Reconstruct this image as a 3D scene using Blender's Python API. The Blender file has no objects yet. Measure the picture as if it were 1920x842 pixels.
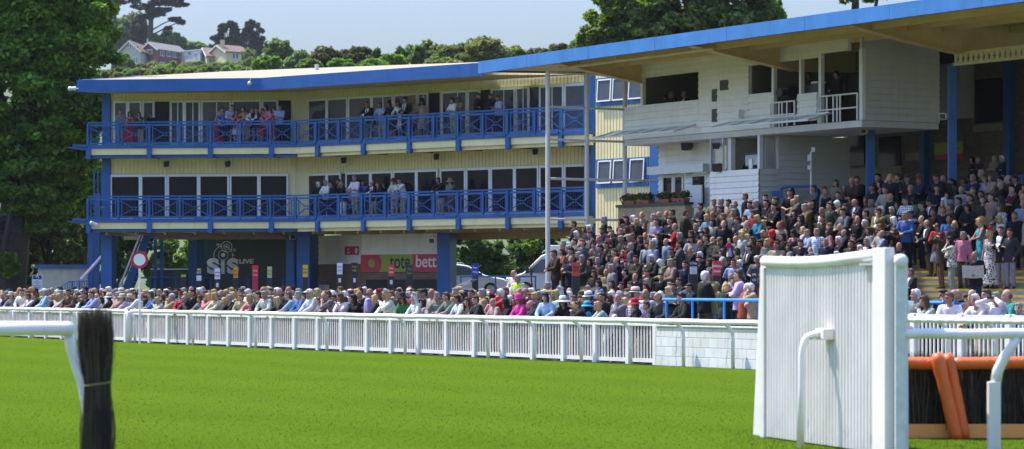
import bpy, bmesh, math, random
import numpy as np
from mathutils import Vector, Matrix, noise as mnoise
random.seed(7); rng = np.random.default_rng(7)
SC = bpy.context.scene
COL = SC.collection
PI = math.pi
R = math.radians
# ---- camera numbers: focal length in photo pixels, horizon row, eye height
F, H0, HC = 5333.0, 538.0, 1.86

def ray(px): return (px - 960.0) / F
def at(px, py, Y): return Vector(((px - 960) * Y / F, Y, HC + (H0 - py) * Y / F))
def zat(py, Y): return HC + (H0 - py) * Y / F

class Plane:
    """vertical plane through p0 along horizontal direction d; n points to the track side"""
    def __init__(s, p0, d):
        s.p0 = Vector((p0[0], p0[1], 0)); s.d = Vector((d[0], d[1], 0)).normalized()
        s.n = Vector((s.d.y, -s.d.x, 0))
        if s.n.y > 0: s.n = -s.n
    def s(s, px, n=0):
        p = s.p0 + s.n * n; k = ray(px)
        return (k * p.y - p.x) / (s.d.x - k * s.d.y)
    def pt(s, u, z, n=0):
        q = s.p0 + s.d * u + s.n * n
        return Vector((q.x, q.y, z))
    def at(s, px, py, n=0):
        u = s.s(px, n); q = s.pt(u, 0, n)
        return Vector((q.x, q.y, zat(py, q.y)))
    def Y(s, px, n=0): return s.pt(s.s(px, n), 0, n).y
    def z(s, px, py, n=0): return zat(py, s.Y(px, n))
    def off(s, n): 
        q = s.p0 + s.n * n
        return Plane((q.x, q.y), (s.d.x, s.d.y))

# ---------------------------------------------------------------- materials
def nt_new(name):
    m = bpy.data.materials.new(name); m.use_nodes = True
    nt = m.node_tree; b = nt.nodes['Principled BSDF']
    return m, nt, b
def N(nt, t, **kw):
    n = nt.nodes.new(t)
    for k, v in kw.items():
        if k in n.inputs: n.inputs[k].default_value = v
        else: setattr(n, k, v)
    return n
def mixc(nt, fac, a, b, mode='MIX'):
    n = nt.nodes.new('ShaderNodeMix'); n.data_type = 'RGBA'; n.blend_type = mode
    for i, v in ((0, fac), (6, a), (7, b)):
        if hasattr(v, 'is_output'): nt.links.new(v, n.inputs[i])
        else: n.inputs[i].default_value = v if i == 0 else (*v[:3], 1)
    return n.outputs[2]
MATS = {}
def mat(name, col, rough=0.6, metal=0.0, var=0.18, scale=3.0, bump=0.0, bscale=40, spec=0.5, stain=0.0):
    if name in MATS: return MATS[name]
    m, nt, b = nt_new(name)
    b.inputs['Roughness'].default_value = rough; b.inputs['Metallic'].default_value = metal
    b.inputs['Specular IOR Level'].default_value = spec
    tc = N(nt, 'ShaderNodeTexCoord')
    if var > 0:
        nz = N(nt, 'ShaderNodeTexNoise', Scale=scale, Detail=6.0, Roughness=0.65)
        nt.links.new(tc.outputs['Object'], nz.inputs['Vector'])
        rp = N(nt, 'ShaderNodeMapRange'); rp.inputs[1].default_value = 0.3; rp.inputs[2].default_value = 0.7
        nt.links.new(nz.outputs['Fac'], rp.inputs[0])
        c = mixc(nt, rp.outputs[0], tuple(x * (1 - var) for x in col), tuple(min(1, x * (1 + var * .6)) for x in col))
        if stain > 0:
            mp = N(nt, 'ShaderNodeMapping'); mp.inputs['Scale'].default_value = (2.2, 2.2, 0.16)
            nt.links.new(tc.outputs['Object'], mp.inputs[0])
            n2 = N(nt, 'ShaderNodeTexNoise', Scale=1.6, Detail=8.0, Roughness=0.7)
            nt.links.new(mp.outputs[0], n2.inputs['Vector'])
            r2 = N(nt, 'ShaderNodeMapRange'); r2.inputs[1].default_value = 0.5; r2.inputs[2].default_value = 0.75
            r2.inputs[4].default_value = stain
            nt.links.new(n2.outputs['Fac'], r2.inputs[0])
            c = mixc(nt, r2.outputs[0], c, (col[0] * .35, col[1] * .33, col[2] * .28))
        nt.links.new(c, b.inputs['Base Color'])
    else: b.inputs['Base Color'].default_value = (*col, 1)
    if bump > 0:
        nb = N(nt, 'ShaderNodeTexNoise', Scale=bscale, Detail=4.0)
        nt.links.new(tc.outputs['Object'], nb.inputs['Vector'])
        bp = N(nt, 'ShaderNodeBump', Strength=bump, Distance=0.02)
        nt.links.new(nb.outputs['Fac'], bp.inputs['Height']); nt.links.new(bp.outputs[0], b.inputs['Normal'])
    MATS[name] = m
    return m

def leaf_mat(name, c1, c2, c3, trans=0.36, spec=.35):
    if name in MATS: return MATS[name]
    m, nt, b = nt_new(name)
    g = N(nt, 'ShaderNodeNewGeometry')
    cr = N(nt, 'ShaderNodeValToRGB'); e = cr.color_ramp.elements
    e[0].color = (*c1, 1); e[1].color = (*c3, 1); k = e.new(0.55); k.color = (*c2, 1)
    nt.links.new(g.outputs['Random Per Island'], cr.inputs[0])
    nt.links.new(cr.outputs[0], b.inputs['Base Color'])
    b.inputs['Roughness'].default_value = 0.55; b.inputs['Specular IOR Level'].default_value = spec
    tr = N(nt, 'ShaderNodeBsdfTranslucent')
    tc = mixc(nt, 1.0, cr.outputs[0], (1.3, 1.5, .5), 'MULTIPLY')
    nt.links.new(tc, tr.inputs[0])
    mx = N(nt, 'ShaderNodeMixShader'); mx.inputs[0].default_value = trans
    out = nt.nodes['Material Output']
    nt.links.new(b.outputs[0], mx.inputs[1]); nt.links.new(tr.outputs[0], mx.inputs[2])
    nt.links.new(mx.outputs[0], out.inputs['Surface'])
    MATS[name] = m; return m

BLUE = mat('blue_paint', (0.014, 0.096, 0.300), 0.42, var=.2, scale=1.4, stain=.30)
BLUEF = mat('fascia_blue', (0.017, 0.112, 0.37), 0.5, var=.2, scale=1.0, stain=.30)
CREAM = mat('cream_cladding', (0.80, 0.69, 0.37), 0.55, var=.10, scale=.8, stain=.22)
CREAMR = mat('cream_roof', (0.31, 0.245, 0.135), 0.6, var=.10, scale=.5, stain=.1)
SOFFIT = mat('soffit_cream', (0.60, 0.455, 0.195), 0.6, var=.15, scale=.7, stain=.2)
WHITE = mat('white_upvc', (0.74, 0.74, 0.72), 0.35, var=.06)
CLAP = mat('white_clapboard', (0.82, 0.79, 0.72), 0.5, var=.10, scale=1.1, stain=.2)
RAILW = mat('white_plastic_rail', (0.82, 0.765, 0.765), 0.32, var=.10, scale=1.8, stain=.2)
FENCEW = mat('white_fence_paint', (0.80, 0.76, 0.75), 0.5, var=.1, scale=2, stain=.16)
GREYM = mat('galvanised_steel', (0.55, 0.56, 0.57), 0.4, 0.5, var=.12)
POSTW = mat('white_steel_post', (0.62, 0.61, 0.58), 0.45, var=.1)
DARK = mat('painted_dark', (0.022, 0.021, 0.021), 0.8, var=.2)
BLACKP = mat('black_plastic', (0.018, 0.018, 0.02), 0.45, var=.2)
CONC = mat('concrete', (0.27, 0.26, 0.24), 0.85, var=.25, scale=1.6, bump=.3, stain=.2)
TARM = mat('tarmac', (0.075, 0.073, 0.07), 0.9, var=.25, scale=1.2)
YEL = mat('yellow_nosing', (0.55, 0.38, 0.03), 0.7, var=.35, scale=5)
GLASSU = mat('window_glass_grey', (0.060, 0.068, 0.082), 0.06, var=.3, scale=.4, spec=.3)
GLASSUS = [GLASSU, mat('window_glass_pale', (0.10, 0.112, 0.13), 0.06, var=.4, scale=.7, spec=.3), mat('window_glass_mid', (0.040, 0.046, 0.056), 0.07, var=.4, scale=.6, spec=.3)]  # pane colours differ to stand for varied reflections in the glass
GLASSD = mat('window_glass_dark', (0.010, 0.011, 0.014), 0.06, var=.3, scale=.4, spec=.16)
BROWNB = mat('bronze_beam', (0.42, 0.31, 0.12), 0.6, var=.2)

def brick_mat(name, c1, c2, mortar, sx, sy, bump=.4, mort=.02, stain=0.0, off=.5):
    if name in MATS: return MATS[name]
    m, nt, b = nt_new(name); b.inputs['Roughness'].default_value = .85
    uv = N(nt, 'ShaderNodeUVMap')
    br = N(nt, 'ShaderNodeTexBrick'); br.offset = off
    br.inputs['Color1'].default_value = (*c1, 1); br.inputs['Color2'].default_value = (*c2, 1)
    br.inputs['Mortar'].default_value = (*mortar, 1); br.inputs['Scale'].default_value = 1
    br.inputs['Brick Width'].default_value = sx; br.inputs['Row Height'].default_value = sy
    br.inputs['Mortar Size'].default_value = mort; br.inputs['Mortar Smooth'].default_value = .3
    nt.links.new(uv.outputs[0], br.inputs['Vector'])
    nz = N(nt, 'ShaderNodeTexNoise', Scale=2.5, Detail=8.0); nt.links.new(uv.outputs[0], nz.inputs['Vector'])
    c = mixc(nt, .35, br.outputs['Color'], nz.outputs['Fac'], 'OVERLAY')
    if stain:
        mp = N(nt, 'ShaderNodeMapping'); mp.inputs['Scale'].default_value = (1.15, .35, 1)
        nt.links.new(uv.outputs[0], mp.inputs[0])
        n2 = N(nt, 'ShaderNodeTexNoise', Scale=1.5, Detail=7.0, Roughness=.72); nt.links.new(mp.outputs[0], n2.inputs['Vector'])
        r2 = N(nt, 'ShaderNodeMapRange'); r2.inputs[1].default_value = .55; r2.inputs[2].default_value = .68; r2.inputs[4].default_value = stain
        nt.links.new(n2.outputs['Fac'], r2.inputs[0])
        c = mixc(nt, r2.outputs[0], c, (.09, .085, .07))
    nt.links.new(c, b.inputs['Base Color'])
    bp = N(nt, 'ShaderNodeBump', Strength=bump, Distance=.015)
    inv = N(nt, 'ShaderNodeMath', operation='SUBTRACT'); inv.inputs[0].default_value = 1
    nt.links.new(br.outputs['Fac'], inv.inputs[1]); nt.links.new(inv.outputs[0], bp.inputs['Height'])
    nt.links.new(bp.outputs[0], b.inputs['Normal'])
    MATS[name] = m; return m

# ---------------------------------------------------------------- mesh collecting
def world_loc(o):
    v = Vector((0, 0, 0))
    while o: v += o.location; o = o.parent
    return v
class MB:
    def __init__(s): s.v = []; s.f = []; s.m = []; s.uv = {}; s.mi = 0
    def quad(s, a, b, c, d):
        i = len(s.v); s.v += [tuple(a), tuple(b), tuple(c), tuple(d)]; s.f.append((i, i + 1, i + 2, i + 3)); s.m.append(s.mi)
    def poly(s, pts):
        i = len(s.v); s.v += [tuple(p) for p in pts]; s.f.append(tuple(range(i, i + len(pts)))); s.m.append(s.mi)
    def hexa(s, c):  # 8 corners: bottom 0-3 ccw, top 4-7
        i = len(s.v); s.v += [tuple(p) for p in c]
        for q in ((3, 2, 1, 0), (4, 5, 6, 7), (0, 1, 5, 4), (1, 2, 6, 5), (2, 3, 7, 6), (3, 0, 4, 7)):
            s.f.append(tuple(i + k for k in q)); s.m.append(s.mi)
    def box(s, x0, x1, y0, y1, z0, z1):
        s.hexa([(x0, y0, z0), (x1, y0, z0), (x1, y1, z0), (x0, y1, z0), (x0, y0, z1), (x1, y0, z1), (x1, y1, z1), (x0, y1, z1)])
    def pbox(s, P, u0, u1, z0, z1, n0, n1):
        s.hexa([P.pt(u0, z0, n1), P.pt(u1, z0, n1), P.pt(u1, z0, n0), P.pt(u0, z0, n0), P.pt(u0, z1, n1), P.pt(u1, z1, n1), P.pt(u1, z1, n0), P.pt(u0, z1, n0)])
    def bar(s, a, b, w, h=None, up=(0, 0, 1)):
        h = h or w; a = Vector(a); b = Vector(b); d = (b - a).normalized(); up = Vector(up)
        if abs(d.dot(up)) > .98: up = Vector((1, 0, 0))
        x = d.cross(up).normalized() * w / 2; y = x.cross(d).normalized() * h / 2
        s.hexa([a - x - y, a + x - y, b + x - y, b - x - y, a - x + y, a + x + y, b + x + y, b - x + y])
    def tube(s, pts, r, n=8, cap=True, closed=False):
        pts = [Vector(p) for p in pts]; k = len(pts); base = len(s.v)
        rs = r if isinstance(r, (list, tuple)) else [r] * k
        up = Vector((0, 0, 1)); prev = None
        for i, p in enumerate(pts):
            d = (pts[min(i + 1, k - 1)] - pts[max(i - 1, 0)])
            if closed: d = pts[(i + 1) % k] - pts[i - 1]
            d.normalize()
            if prev is None:
                prev = d.cross(up if abs(d.z) < .95 else Vector((1, 0, 0))).normalized()
            x = (prev - d * prev.dot(d)).normalized(); prev = x; y = d.cross(x)
            for j in range(n):
                a = 2 * PI * j / n; s.v.append(tuple(p + (x * math.cos(a) + y * math.sin(a)) * rs[i]))
        for i in range(k if closed else k - 1):
            i2 = (i + 1) % k
            for j in range(n):
                j2 = (j + 1) % n
                s.f.append((base + i * n + j, base + i * n + j2, base + i2 * n + j2, base + i2 * n + j)); s.m.append(s.mi)
        if cap and not closed:
            s.f.append(tuple(base + j for j in reversed(range(n)))); s.m.append(s.mi)
            s.f.append(tuple(base + (k - 1) * n + j for j in range(n))); s.m.append(s.mi)
    def lathe(s, prof, c=(0, 0, 0), n=16, sx=1, sy=1):
        base = len(s.v); k = len(prof)
        for r, z in prof:
            for j in range(n):
                a = 2 * PI * j / n; s.v.append((c[0] + r * sx * math.cos(a), c[1] + r * sy * math.sin(a), c[2] + z))
        for i in range(k - 1):
            for j in range(n):
                j2 = (j + 1) % n
                s.f.append((base + i * n + j, base + i * n + j2, base + (i + 1) * n + j2, base + (i + 1) * n + j)); s.m.append(s.mi)
        s.f.append(tuple(base + j for j in reversed(range(n)))); s.m.append(s.mi)
        s.f.append(tuple(base + (k - 1) * n + j for j in range(n))); s.m.append(s.mi)
    def ell(s, c, r, n=12, m=8):
        prof = [(max(.001, math.sin(PI * i / m)), -math.cos(PI * i / m)) for i in range(m + 1)]
        base = len(s.v); s.lathe(prof, (0, 0, 0), n)
        for i in range(base, len(s.v)):
            x, y, z = s.v[i]; s.v[i] = (c[0] + x * r[0], c[1] + y * r[1], c[2] + z * r[2])
    def caps(s, a, b, ra, rb, n=10):
        a = Vector(a); b = Vector(b); d = (b - a)
        L = d.length
        if L < 1e-6: s.ell(a, (ra, ra, ra), n, 6); return
        d /= L; pts = []; rs = []
        for t in (-90, -60, -30): pts.append(a + d * ra * math.sin(R(t))); rs.append(max(.0008, ra * math.cos(R(t))))
        pts.append(a); rs.append(ra); pts.append(b); rs.append(rb)
        for t in (30, 60, 90): pts.append(b + d * rb * math.sin(R(t))); rs.append(max(.0008, rb * math.cos(R(t))))
        base = len(s.v); x = d.cross(Vector((0, 0, 1)) if abs(d.z) < .95 else Vector((1, 0, 0))).normalized(); y = d.cross(x)
        for p, r in zip(pts, rs):
            for j in range(n):
                q = 2 * PI * j / n; s.v.append(tuple(p + (x * math.cos(q) + y * math.sin(q)) * r))
        k = len(pts)
        for i in range(k - 1):
            for j in range(n):
                j2 = (j + 1) % n
                s.f.append((base + i * n + j, base + i * n + j2, base + (i + 1) * n + j2, base + (i + 1) * n + j)); s.m.append(s.mi)
        s.f.append(tuple(base + j for j in reversed(range(n)))); s.m.append(s.mi)
        s.f.append(tuple(base + (k - 1) * n + j for j in range(n))); s.m.append(s.mi)
    def extrude(s, P, poly, n0, n1):
        """polygon [(u,z)] on a Plane, thick from n0 to n1"""
        a = [P.pt(u, z, n1) for u, z in poly]; b = [P.pt(u, z, n0) for u, z in poly]
        s.poly(a); s.poly(list(reversed(b))); k = len(poly)
        for i in range(k): s.quad(a[i], b[i], b[(i + 1) % k], a[(i + 1) % k])
    def mesh(s, name, mats, off=(0, 0, 0), smooth=False, uvp=None):
        me = bpy.data.meshes.new(name)
        V = np.array(s.v, dtype=np.float64) - np.array(off)
        me.from_pydata(V.tolist(), [], s.f); 
        for m in (mats if isinstance(mats, (list, tuple)) else [mats]): me.materials.append(m)
        if any(s.m): me.polygons.foreach_set('material_index', s.m)
        if smooth: me.polygons.foreach_set('use_smooth', [True] * len(s.f))
        if uvp:
            uv = me.uv_layers.new(name='UVMap'); W = np.array(s.v); du = np.array(uvp)
            for l in me.loops:
                p = W[l.vertex_index]; uv.data[l.index].uv = (p[0] * du[0] + p[1] * du[1], p[2])
        bm = bmesh.new(); bm.from_mesh(me); bmesh.ops.recalc_face_normals(bm, faces=bm.faces); bm.to_mesh(me); bm.free()
        return me
    def build(s, name, mats, parent=None, base=None, smooth=False, uvp=None, bevel=0, label=None, col=None):
        off = Vector(base) if base is not None else Vector((0, 0, 0))
        if parent is not None: off = world_loc(parent) + (off if base is not None else Vector((0, 0, 0)))
        me = s.mesh(name, mats, off, smooth, uvp)
        o = bpy.data.objects.new(name, me); COL.objects.link(o)
        if parent is not None:
            o.parent = parent
            if base is not None: o.location = Vector(base)
        elif base is not None: o.location = Vector(base)
        if bevel:
            bv = o.modifiers.new('bevel', 'BEVEL'); bv.width = bevel; bv.segments = 2; bv.limit_method = 'ANGLE'
        if label: o['label'] = label
        if col: o.color = (*col, 1)
        return o
def thing(name, label, cat, loc=(0, 0, 0), group=None, rz=0):
    o = bpy.data.objects.new(name, None); COL.objects.link(o); o.location = loc; o.empty_display_size = .2
    o.rotation_euler.z = rz; o['label'] = label; o['category'] = cat
    if group: o['group'] = group
    return o
def tag(o, label, cat, group=None):
    o['label'] = label; o['category'] = cat
    if group: o['group'] = group
    return o
def struct(o, label=None):
    o['kind'] = 'structure'
    return o
def link_mesh(name, me, parent=None, loc=(0, 0, 0)):
    o = bpy.data.objects.new(name, me); COL.objects.link(o); o.parent = parent; o.location = loc
    return o
def text_mesh(txt, size, ext=.004, align='CENTER', bold=0.0, spacing=1.0, linesp=1.0, shear=0):
    c = bpy.data.curves.new('lettering', 'FONT'); c.body = txt; c.size = size; c.extrude = ext; c.align_x = align; c.align_y = 'CENTER'
    c.offset = bold; c.space_character = spacing; c.space_line = linesp; c.shear = shear
    o = bpy.data.objects.new('lettering', c); COL.objects.link(o)
    dg = bpy.context.evaluated_depsgraph_get()
    me = bpy.data.meshes.new_from_object(o.evaluated_get(dg)); bpy.data.objects.remove(o); bpy.data.curves.remove(c)
    return me
def text_on(P, txt, u, z, n, width, height, m, parent, bold=0.0, name='lettering', spacing=1.0, linesp=.9):
    me = text_mesh(txt, 1.0, .004, bold=bold, spacing=spacing, linesp=linesp)
    V = np.array([v.co[:] for v in me.vertices]); mn = V.min(0); mx = V.max(0)
    sx = width / (mx[0] - mn[0]); sz = height / (mx[1] - mn[1]); c = (mn + mx) / 2
    off = world_loc(parent) if parent else Vector((0, 0, 0))
    for v in me.vertices:
        q = P.pt(u + (v.co.x - c[0]) * sx, z + (v.co.y - c[1]) * sz, n + v.co.z); v.co = q - off
    me.materials.clear(); me.materials.append(m)
    return link_mesh(name, me, parent)

# ---------------------------------------------------------------- main frames
U = Vector((0.502, -0.865, 0)); V_ = Vector((0.865, 0.502, 0))
F0 = Vector((3.48, 67.5, 0))
FENCE = Plane((F0.x, F0.y), (U.x, U.y))          # n>0 is the track side
T0 = Vector((10.35, 81.6, 0)); UT = Vector((0.733, -0.68, 0)).normalized(); VT = Vector((0.68, 0.733, 0)).normalized()
RISE, TREAD, NSTEP = 0.18, 0.38, 20
def terr_ab(x, y):
    d = Vector((x, y, 0)) - T0; return d.dot(UT), d.dot(VT)
def terr_z(x, y):
    a, b = terr_ab(x, y)
    if a < -16 or b < 0: return 0.0
    return RISE * min(NSTEP, int(b / TREAD) + 1)
A0 = at(165, 0, 132.0); A1 = at(555, 0, 130.6); B1 = at(1090, 0, 119.8)
PA = Plane((A0.x, A0.y), (A1.x - A0.x, A1.y - A0.y)); PB = Plane((A1.x, A1.y), (B1.x - A1.x, B1.y - A1.y))
# =============================================================== the hospitality building on the left
def corrug(mb, P, u0, u1, z0, z1, n, pitch=.20, depth=.028):
    k = max(1, int(round((u1 - u0) / pitch))); pr = []
    for i in range(k):
        a = u0 + (u1 - u0) * i / k; w = (u1 - u0) / k
        pr += [(a, n), (a + w * .62, n), (a + w * .70, n - depth), (a + w * .92, n - depth)]
    pr.append((u1, n))
    base = len(mb.v)
    for u, nn in pr: mb.v += [tuple(P.pt(u, z0, nn)), tuple(P.pt(u, z1, nn))]
    for i in range(len(pr) - 1):
        mb.f.append((base + 2 * i, base + 2 * i + 2, base + 2 * i + 3, base + 2 * i + 1)); mb.m.append(0)
def clap(mb, P, u0, u1, z0, z1, n, pitch=.21, depth=.04, slope=None):
    """horizontal lapped boards; slope = (z1 at u1) lets the top run at an angle"""
    k = max(1, int(round((z1 - z0) / pitch))); h = (z1 - z0) / k
    for i in range(k):
        a = z0 + i * h; b = a + h
        mb.quad(P.pt(u0, a, n + depth), P.pt(u1, a, n + depth), P.pt(u1, b, n), P.pt(u0, b, n))
        mb.quad(P.pt(u0, a, n), P.pt(u1, a, n), P.pt(u1, a, n + depth), P.pt(u0, a, n + depth))

bld = thing('hospitality_building', 'long cream and blue three storey hospitality building with two blue balconies', 'building', (A0.x, A0.y, 0))
WALLN = -1.45
Z_FL2, Z_FL1 = 8.45, 5.02
PAw, PBw = PA.off(WALLN), PB.off(WALLN)
uA1 = (A1 - A0).length; uB1 = PB.s(1104)
# solid body, the two storeys over the open ground floor
uc = PAw.s(555)
def isect(P, Q):
    m = P.d.x * -Q.d.y + Q.d.x * P.d.y; w = Q.p0 - P.p0; u = (w.x * -Q.d.y + Q.d.x * w.y) / m; return P.p0 + P.d * u
kink = isect(PAw.off(-.06), PBw.off(-.06))
bodyL = PAw.pt(PAw.s(207), 0, -.06); bodyR = PBw.pt(PBw.s(1106), 0, -.06)
back = Vector((4.5, 14.5, 0))
def prism(mb, pts, z0, z1):
    a = [Vector((p.x, p.y, z0)) for p in pts]; b = [Vector((p.x, p.y, z1)) for p in pts]
    mb.poly(list(reversed(a))); mb.poly(b)
    for i in range(len(pts)): j = (i + 1) % len(pts); mb.quad(a[i], a[j], b[j], b[i])
mb = MB(); prism(mb, [bodyL, kink, bodyR, bodyR + V_ * 7, kink + Vector((3.5, 6.5, 0)), bodyL + Vector((5, 15, 0))], 4.5, 10.95)
mb.build('wall', CREAM, bld)
mb = MB()
for P, p0, p1 in ((PAw, 207, 556), (PBw, 557, 1106)):
    corrug(mb, P, P.s(p0), P.s(p1), 10.62, 11.3, -.02); corrug(mb, P, P.s(p0), P.s(p1), 7.16, 7.86, -.02)
    corrug(mb, P, P.s(p0), P.s(p1), 4.5, 10.64, -.045)
mb.build('cladding', CREAM, bld)

def door(parent, P, p0, p1, z0, z1, kind):
    u0, u1 = P.s(p0), P.s(p1); fr = .085
    if kind == 'open':
        mb = MB(); mb.pbox(P, u0 + .02, u1 - .02, z0, z1 - .06, -.01, .006); mb.build('doorway_shade', DARK, parent); return  # solid near-black panel painted in for the unlit opening
    mb = MB()
    mb.pbox(P, u0, u0 + fr, z0, z1, 0, .06); mb.pbox(P, u1 - fr, u1, z0, z1, 0, .06)
    mb.pbox(P, u0 + fr, u1 - fr, z1 - fr * 1.3, z1, 0, .057); mb.pbox(P, u0 + fr, u1 - fr, z0, z0 + fr * 1.4, 0, .057)
    f = mb.build('glass_door', WHITE, parent)
    g = MB(); g.pbox(P, u0 + fr, u1 - fr, z0 + fr * 1.4, z1 - fr * 1.3, .005, .02)
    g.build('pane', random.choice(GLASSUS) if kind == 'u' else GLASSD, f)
    if kind == 'u' and random.random() < .45:      # inner mullion seen through the glass
        g = MB(); um = u0 + (u1 - u0) * random.choice((.5, .6)); g.pbox(P, um, um + .05, z0 + .12, z1 - .1, .02, .028); g.build('mullion', WHITE, f)
UL = [(213, 240), (240, 266), (267, 290), (290, 318, 'open'), (319, 346), (346, 376), (377, 434), (435, 490), (491, 522), (522, 546, 'open')]
UR = [(570, 614), (614, 653), (654, 698), (698, 738), (739, 783), (784, 804), (804, 824, 'open'), (829, 877), (878, 901), (901, 919, 'open'), (922, 967), (968, 993), (993, 1011, 'open'), (1012, 1058), (1059, 1101)]
LL = [(207, 264), (264, 313), (314, 373), (373, 430), (431, 486), (486, 541)]
LR = [(568, 614), (614, 640), (640, 649, 'open'), (649, 696), (696, 737), (738, 782), (782, 822), (826, 874), (875, 920), (921, 966), (966, 1011), (1012, 1058), (1059, 1101)]
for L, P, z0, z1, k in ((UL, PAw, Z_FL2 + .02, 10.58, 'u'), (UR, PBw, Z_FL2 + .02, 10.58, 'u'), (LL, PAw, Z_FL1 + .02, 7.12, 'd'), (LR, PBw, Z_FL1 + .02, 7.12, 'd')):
    for e in L: door(bld, P, e[0], e[1], z0, z1, e[2] if len(e) > 2 else k)
# balconies
def balcony(P, u0, u1, zf, posts, brackets):
    mb = MB(); mb.pbox(P, u0, u1, zf - .17, zf, WALLN, .10); s = mb.build('balcony_slab', BLUE, bld)
    mb = MB(); mb.pbox(P, u0, u1, zf - .47, zf - .175, WALLN, .03); mb.build('slab_fascia', CREAM, bld)
    mb = MB(); mb.pbox(P, u0, u1, zf - .62, zf - .475, -.30, -.10); mb.build('edge_beam', BLUE if P is PA else CREAM, bld)
    for px in brackets:
        u = P.s(px); mb = MB(); mb.pbox(P, u - .11, u + .11, zf - .66, zf - .172, -.02, .16); mb.pbox(P, u - .07, u + .07, zf - .60, zf - .48, WALLN, -.31)
        mb.bar(P.pt(u - .10, zf - .05, .13), P.pt(u - .75, zf - .02, .13 - .02), .06, .1)
        mb.build('bracket', BLUE, bld)
    bal = MB()
    for z, w in ((zf + 1.03, .07), (zf + .90, .09), (zf + .06, .08)):
        bal.pbox(P, u0, u1, z - w / 2, z + w / 2, .0, .06)
    b = bal.build('balustrade', BLUE, bld)
    us = [P.s(p) for p in posts]
    for i, u in enumerate(us):
        mb = MB(); mb.pbox(P, u - .05, u + .05, zf - .1, zf + .97, .062, .12); mb.build('post', BLUE, b)
        if i + 1 < len(us):
            a, c = u + .05, us[i + 1] - .05; m = (a + c) / 2; zc = zf + .47; zt, zb = zf + .82, zf + .12
            mb = MB(); rr = .075
            for ux, zz in ((a, zt), (a, zb), (c, zt), (c, zb)):
                d = Vector((ux - m, zz - zc)).normalized()
                mb.bar(P.pt(m + d.x * rr, zc + d.y * rr, .04), P.pt(ux, zz, .04), .035)
            mb.tube([P.pt(m + math.cos(t) * rr, zc + math.sin(t) * rr, .04) for t in np.linspace(0, 2 * PI, 13)[:-1]], .02, 6, closed=True)
            mb.pbox(P, a + .07, a + .12, zb, zt + .02, .02, .06); mb.pbox(P, c - .12, c - .07, zb, zt + .02, .02, .06)
            mb.build('cross_brace', BLUE, b)
            mb = MB()
            for q in np.arange(a + .1, c - .05, .13): mb.pbox(P, q - .0028, q + .0028, zf + .1, zf + .86, .008, .016)
            for q in np.arange(zf + .14, zf + .86, .13): mb.pbox(P, a, c, q - .0028, q + .0028, .0, .0078)
            mb.build('wire_mesh', BLUE, b)
pA = [165.5, 223, 281, 338, 395.5, 451, 507.5, 553]
pB = [557, 595, 638, 681, 725, 770, 816, 861, 908, 954, 1005, 1056, 1101]
for zf in (Z_FL2, Z_FL1):
    balcony(PA, 0, uA1, zf, pA, [167, 281, 395.5, 510]); balcony(PB, 0, uB1, zf, pB, [598, 684, 770, 862, 955, 1054])
    mb = MB()
    o = PA.pt(0, zf - .12, .05)                    # tapering plate that sticks out past the left end
    mb.hexa([o + Vector(q) for q in ((-.95, .05, -.02), (0, 0, -.14), (0, 1.0, -.14), (-.95, .5, -.02), (-.95, .05, .02), (0, 0, .03), (0, 1.0, .03), (-.95, .5, .02))])
    mb.build('tapered_ledge', BLUE, bld)
    mb = MB(); o = PB.pt(uB1, zf - .2, -.3); mb.bar(o, o + Vector((.75, -.2, .12)), .09, .12); mb.build('tapered_ledge', BLUE, bld)
    # short side returns of the balustrade
    mb = MB()
    for z in (zf + 1.03, zf + .9, zf + .06): mb.bar(PA.pt(.03, z, 0), PA.pt(.03, z, WALLN), .06)
    mb.build('side_rail', BLUE, bld)
# blue corner columns, downpipe
def col(P, p0, p1, z0, z1, n0, n1, name='column'):
    mb = MB(); mb.pbox(P, P.s(p0), P.s(p1), z0, z1, n0, n1); return mb.build(name, BLUE, bld, bevel=.02)
col(PAw, 192, 208, 4.4, 10.9, -.5, .1); col(PAw, 191, 212, 0, 4.4, -.6, .2)
col(PBw, 1104, 1118, 0, 10.9, -.5, .35); col(PBw, 552.5, 560, 4.5, 10.9, .0, .16, 'downpipe')
# pillars of the open ground floor
def gcol(px0, px1, Y, depth=.9):
    x0, x1 = ray(px0) * Y, ray(px1) * Y
    mb = MB(); mb.hexa([(x0, Y, 0), (x1, Y, 0), (x1 + .3, Y + depth, 0), (x0 + .3, Y + depth, 0), (x0, Y, 4.45), (x1, Y, 4.45), (x1 + .3, Y + depth, 4.45), (x0 + .3, Y + depth, 4.45)])
    mb.build('pillar', BLUE, bld, bevel=.02)
gcol(353, 369, 140); gcol(536, 552, 133.5, .5); gcol(556, 581, 132.5, 1.0); gcol(819, 843, 127, 1.0)
mb = MB()
for P, a, b in ((PA, 0, uA1), (PB, 0, uB1)):
    for k in np.arange(a + .8, b, 1.4): mb.bar(P.pt(k, 4.36, -.3), P.pt(k, 4.36, -7), .10, .16)
mb.build('soffit_beam', BROWNB, bld); 
mb = MB(); mb.pbox(PB, .5, uB1, 4.0, 4.45, -4.3, -4.0); mb.pbox(PA, 0, uA1, 4.15, 4.45, -6.3, -6.0); mb.build('cross_beam', BROWNB, bld)
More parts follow.
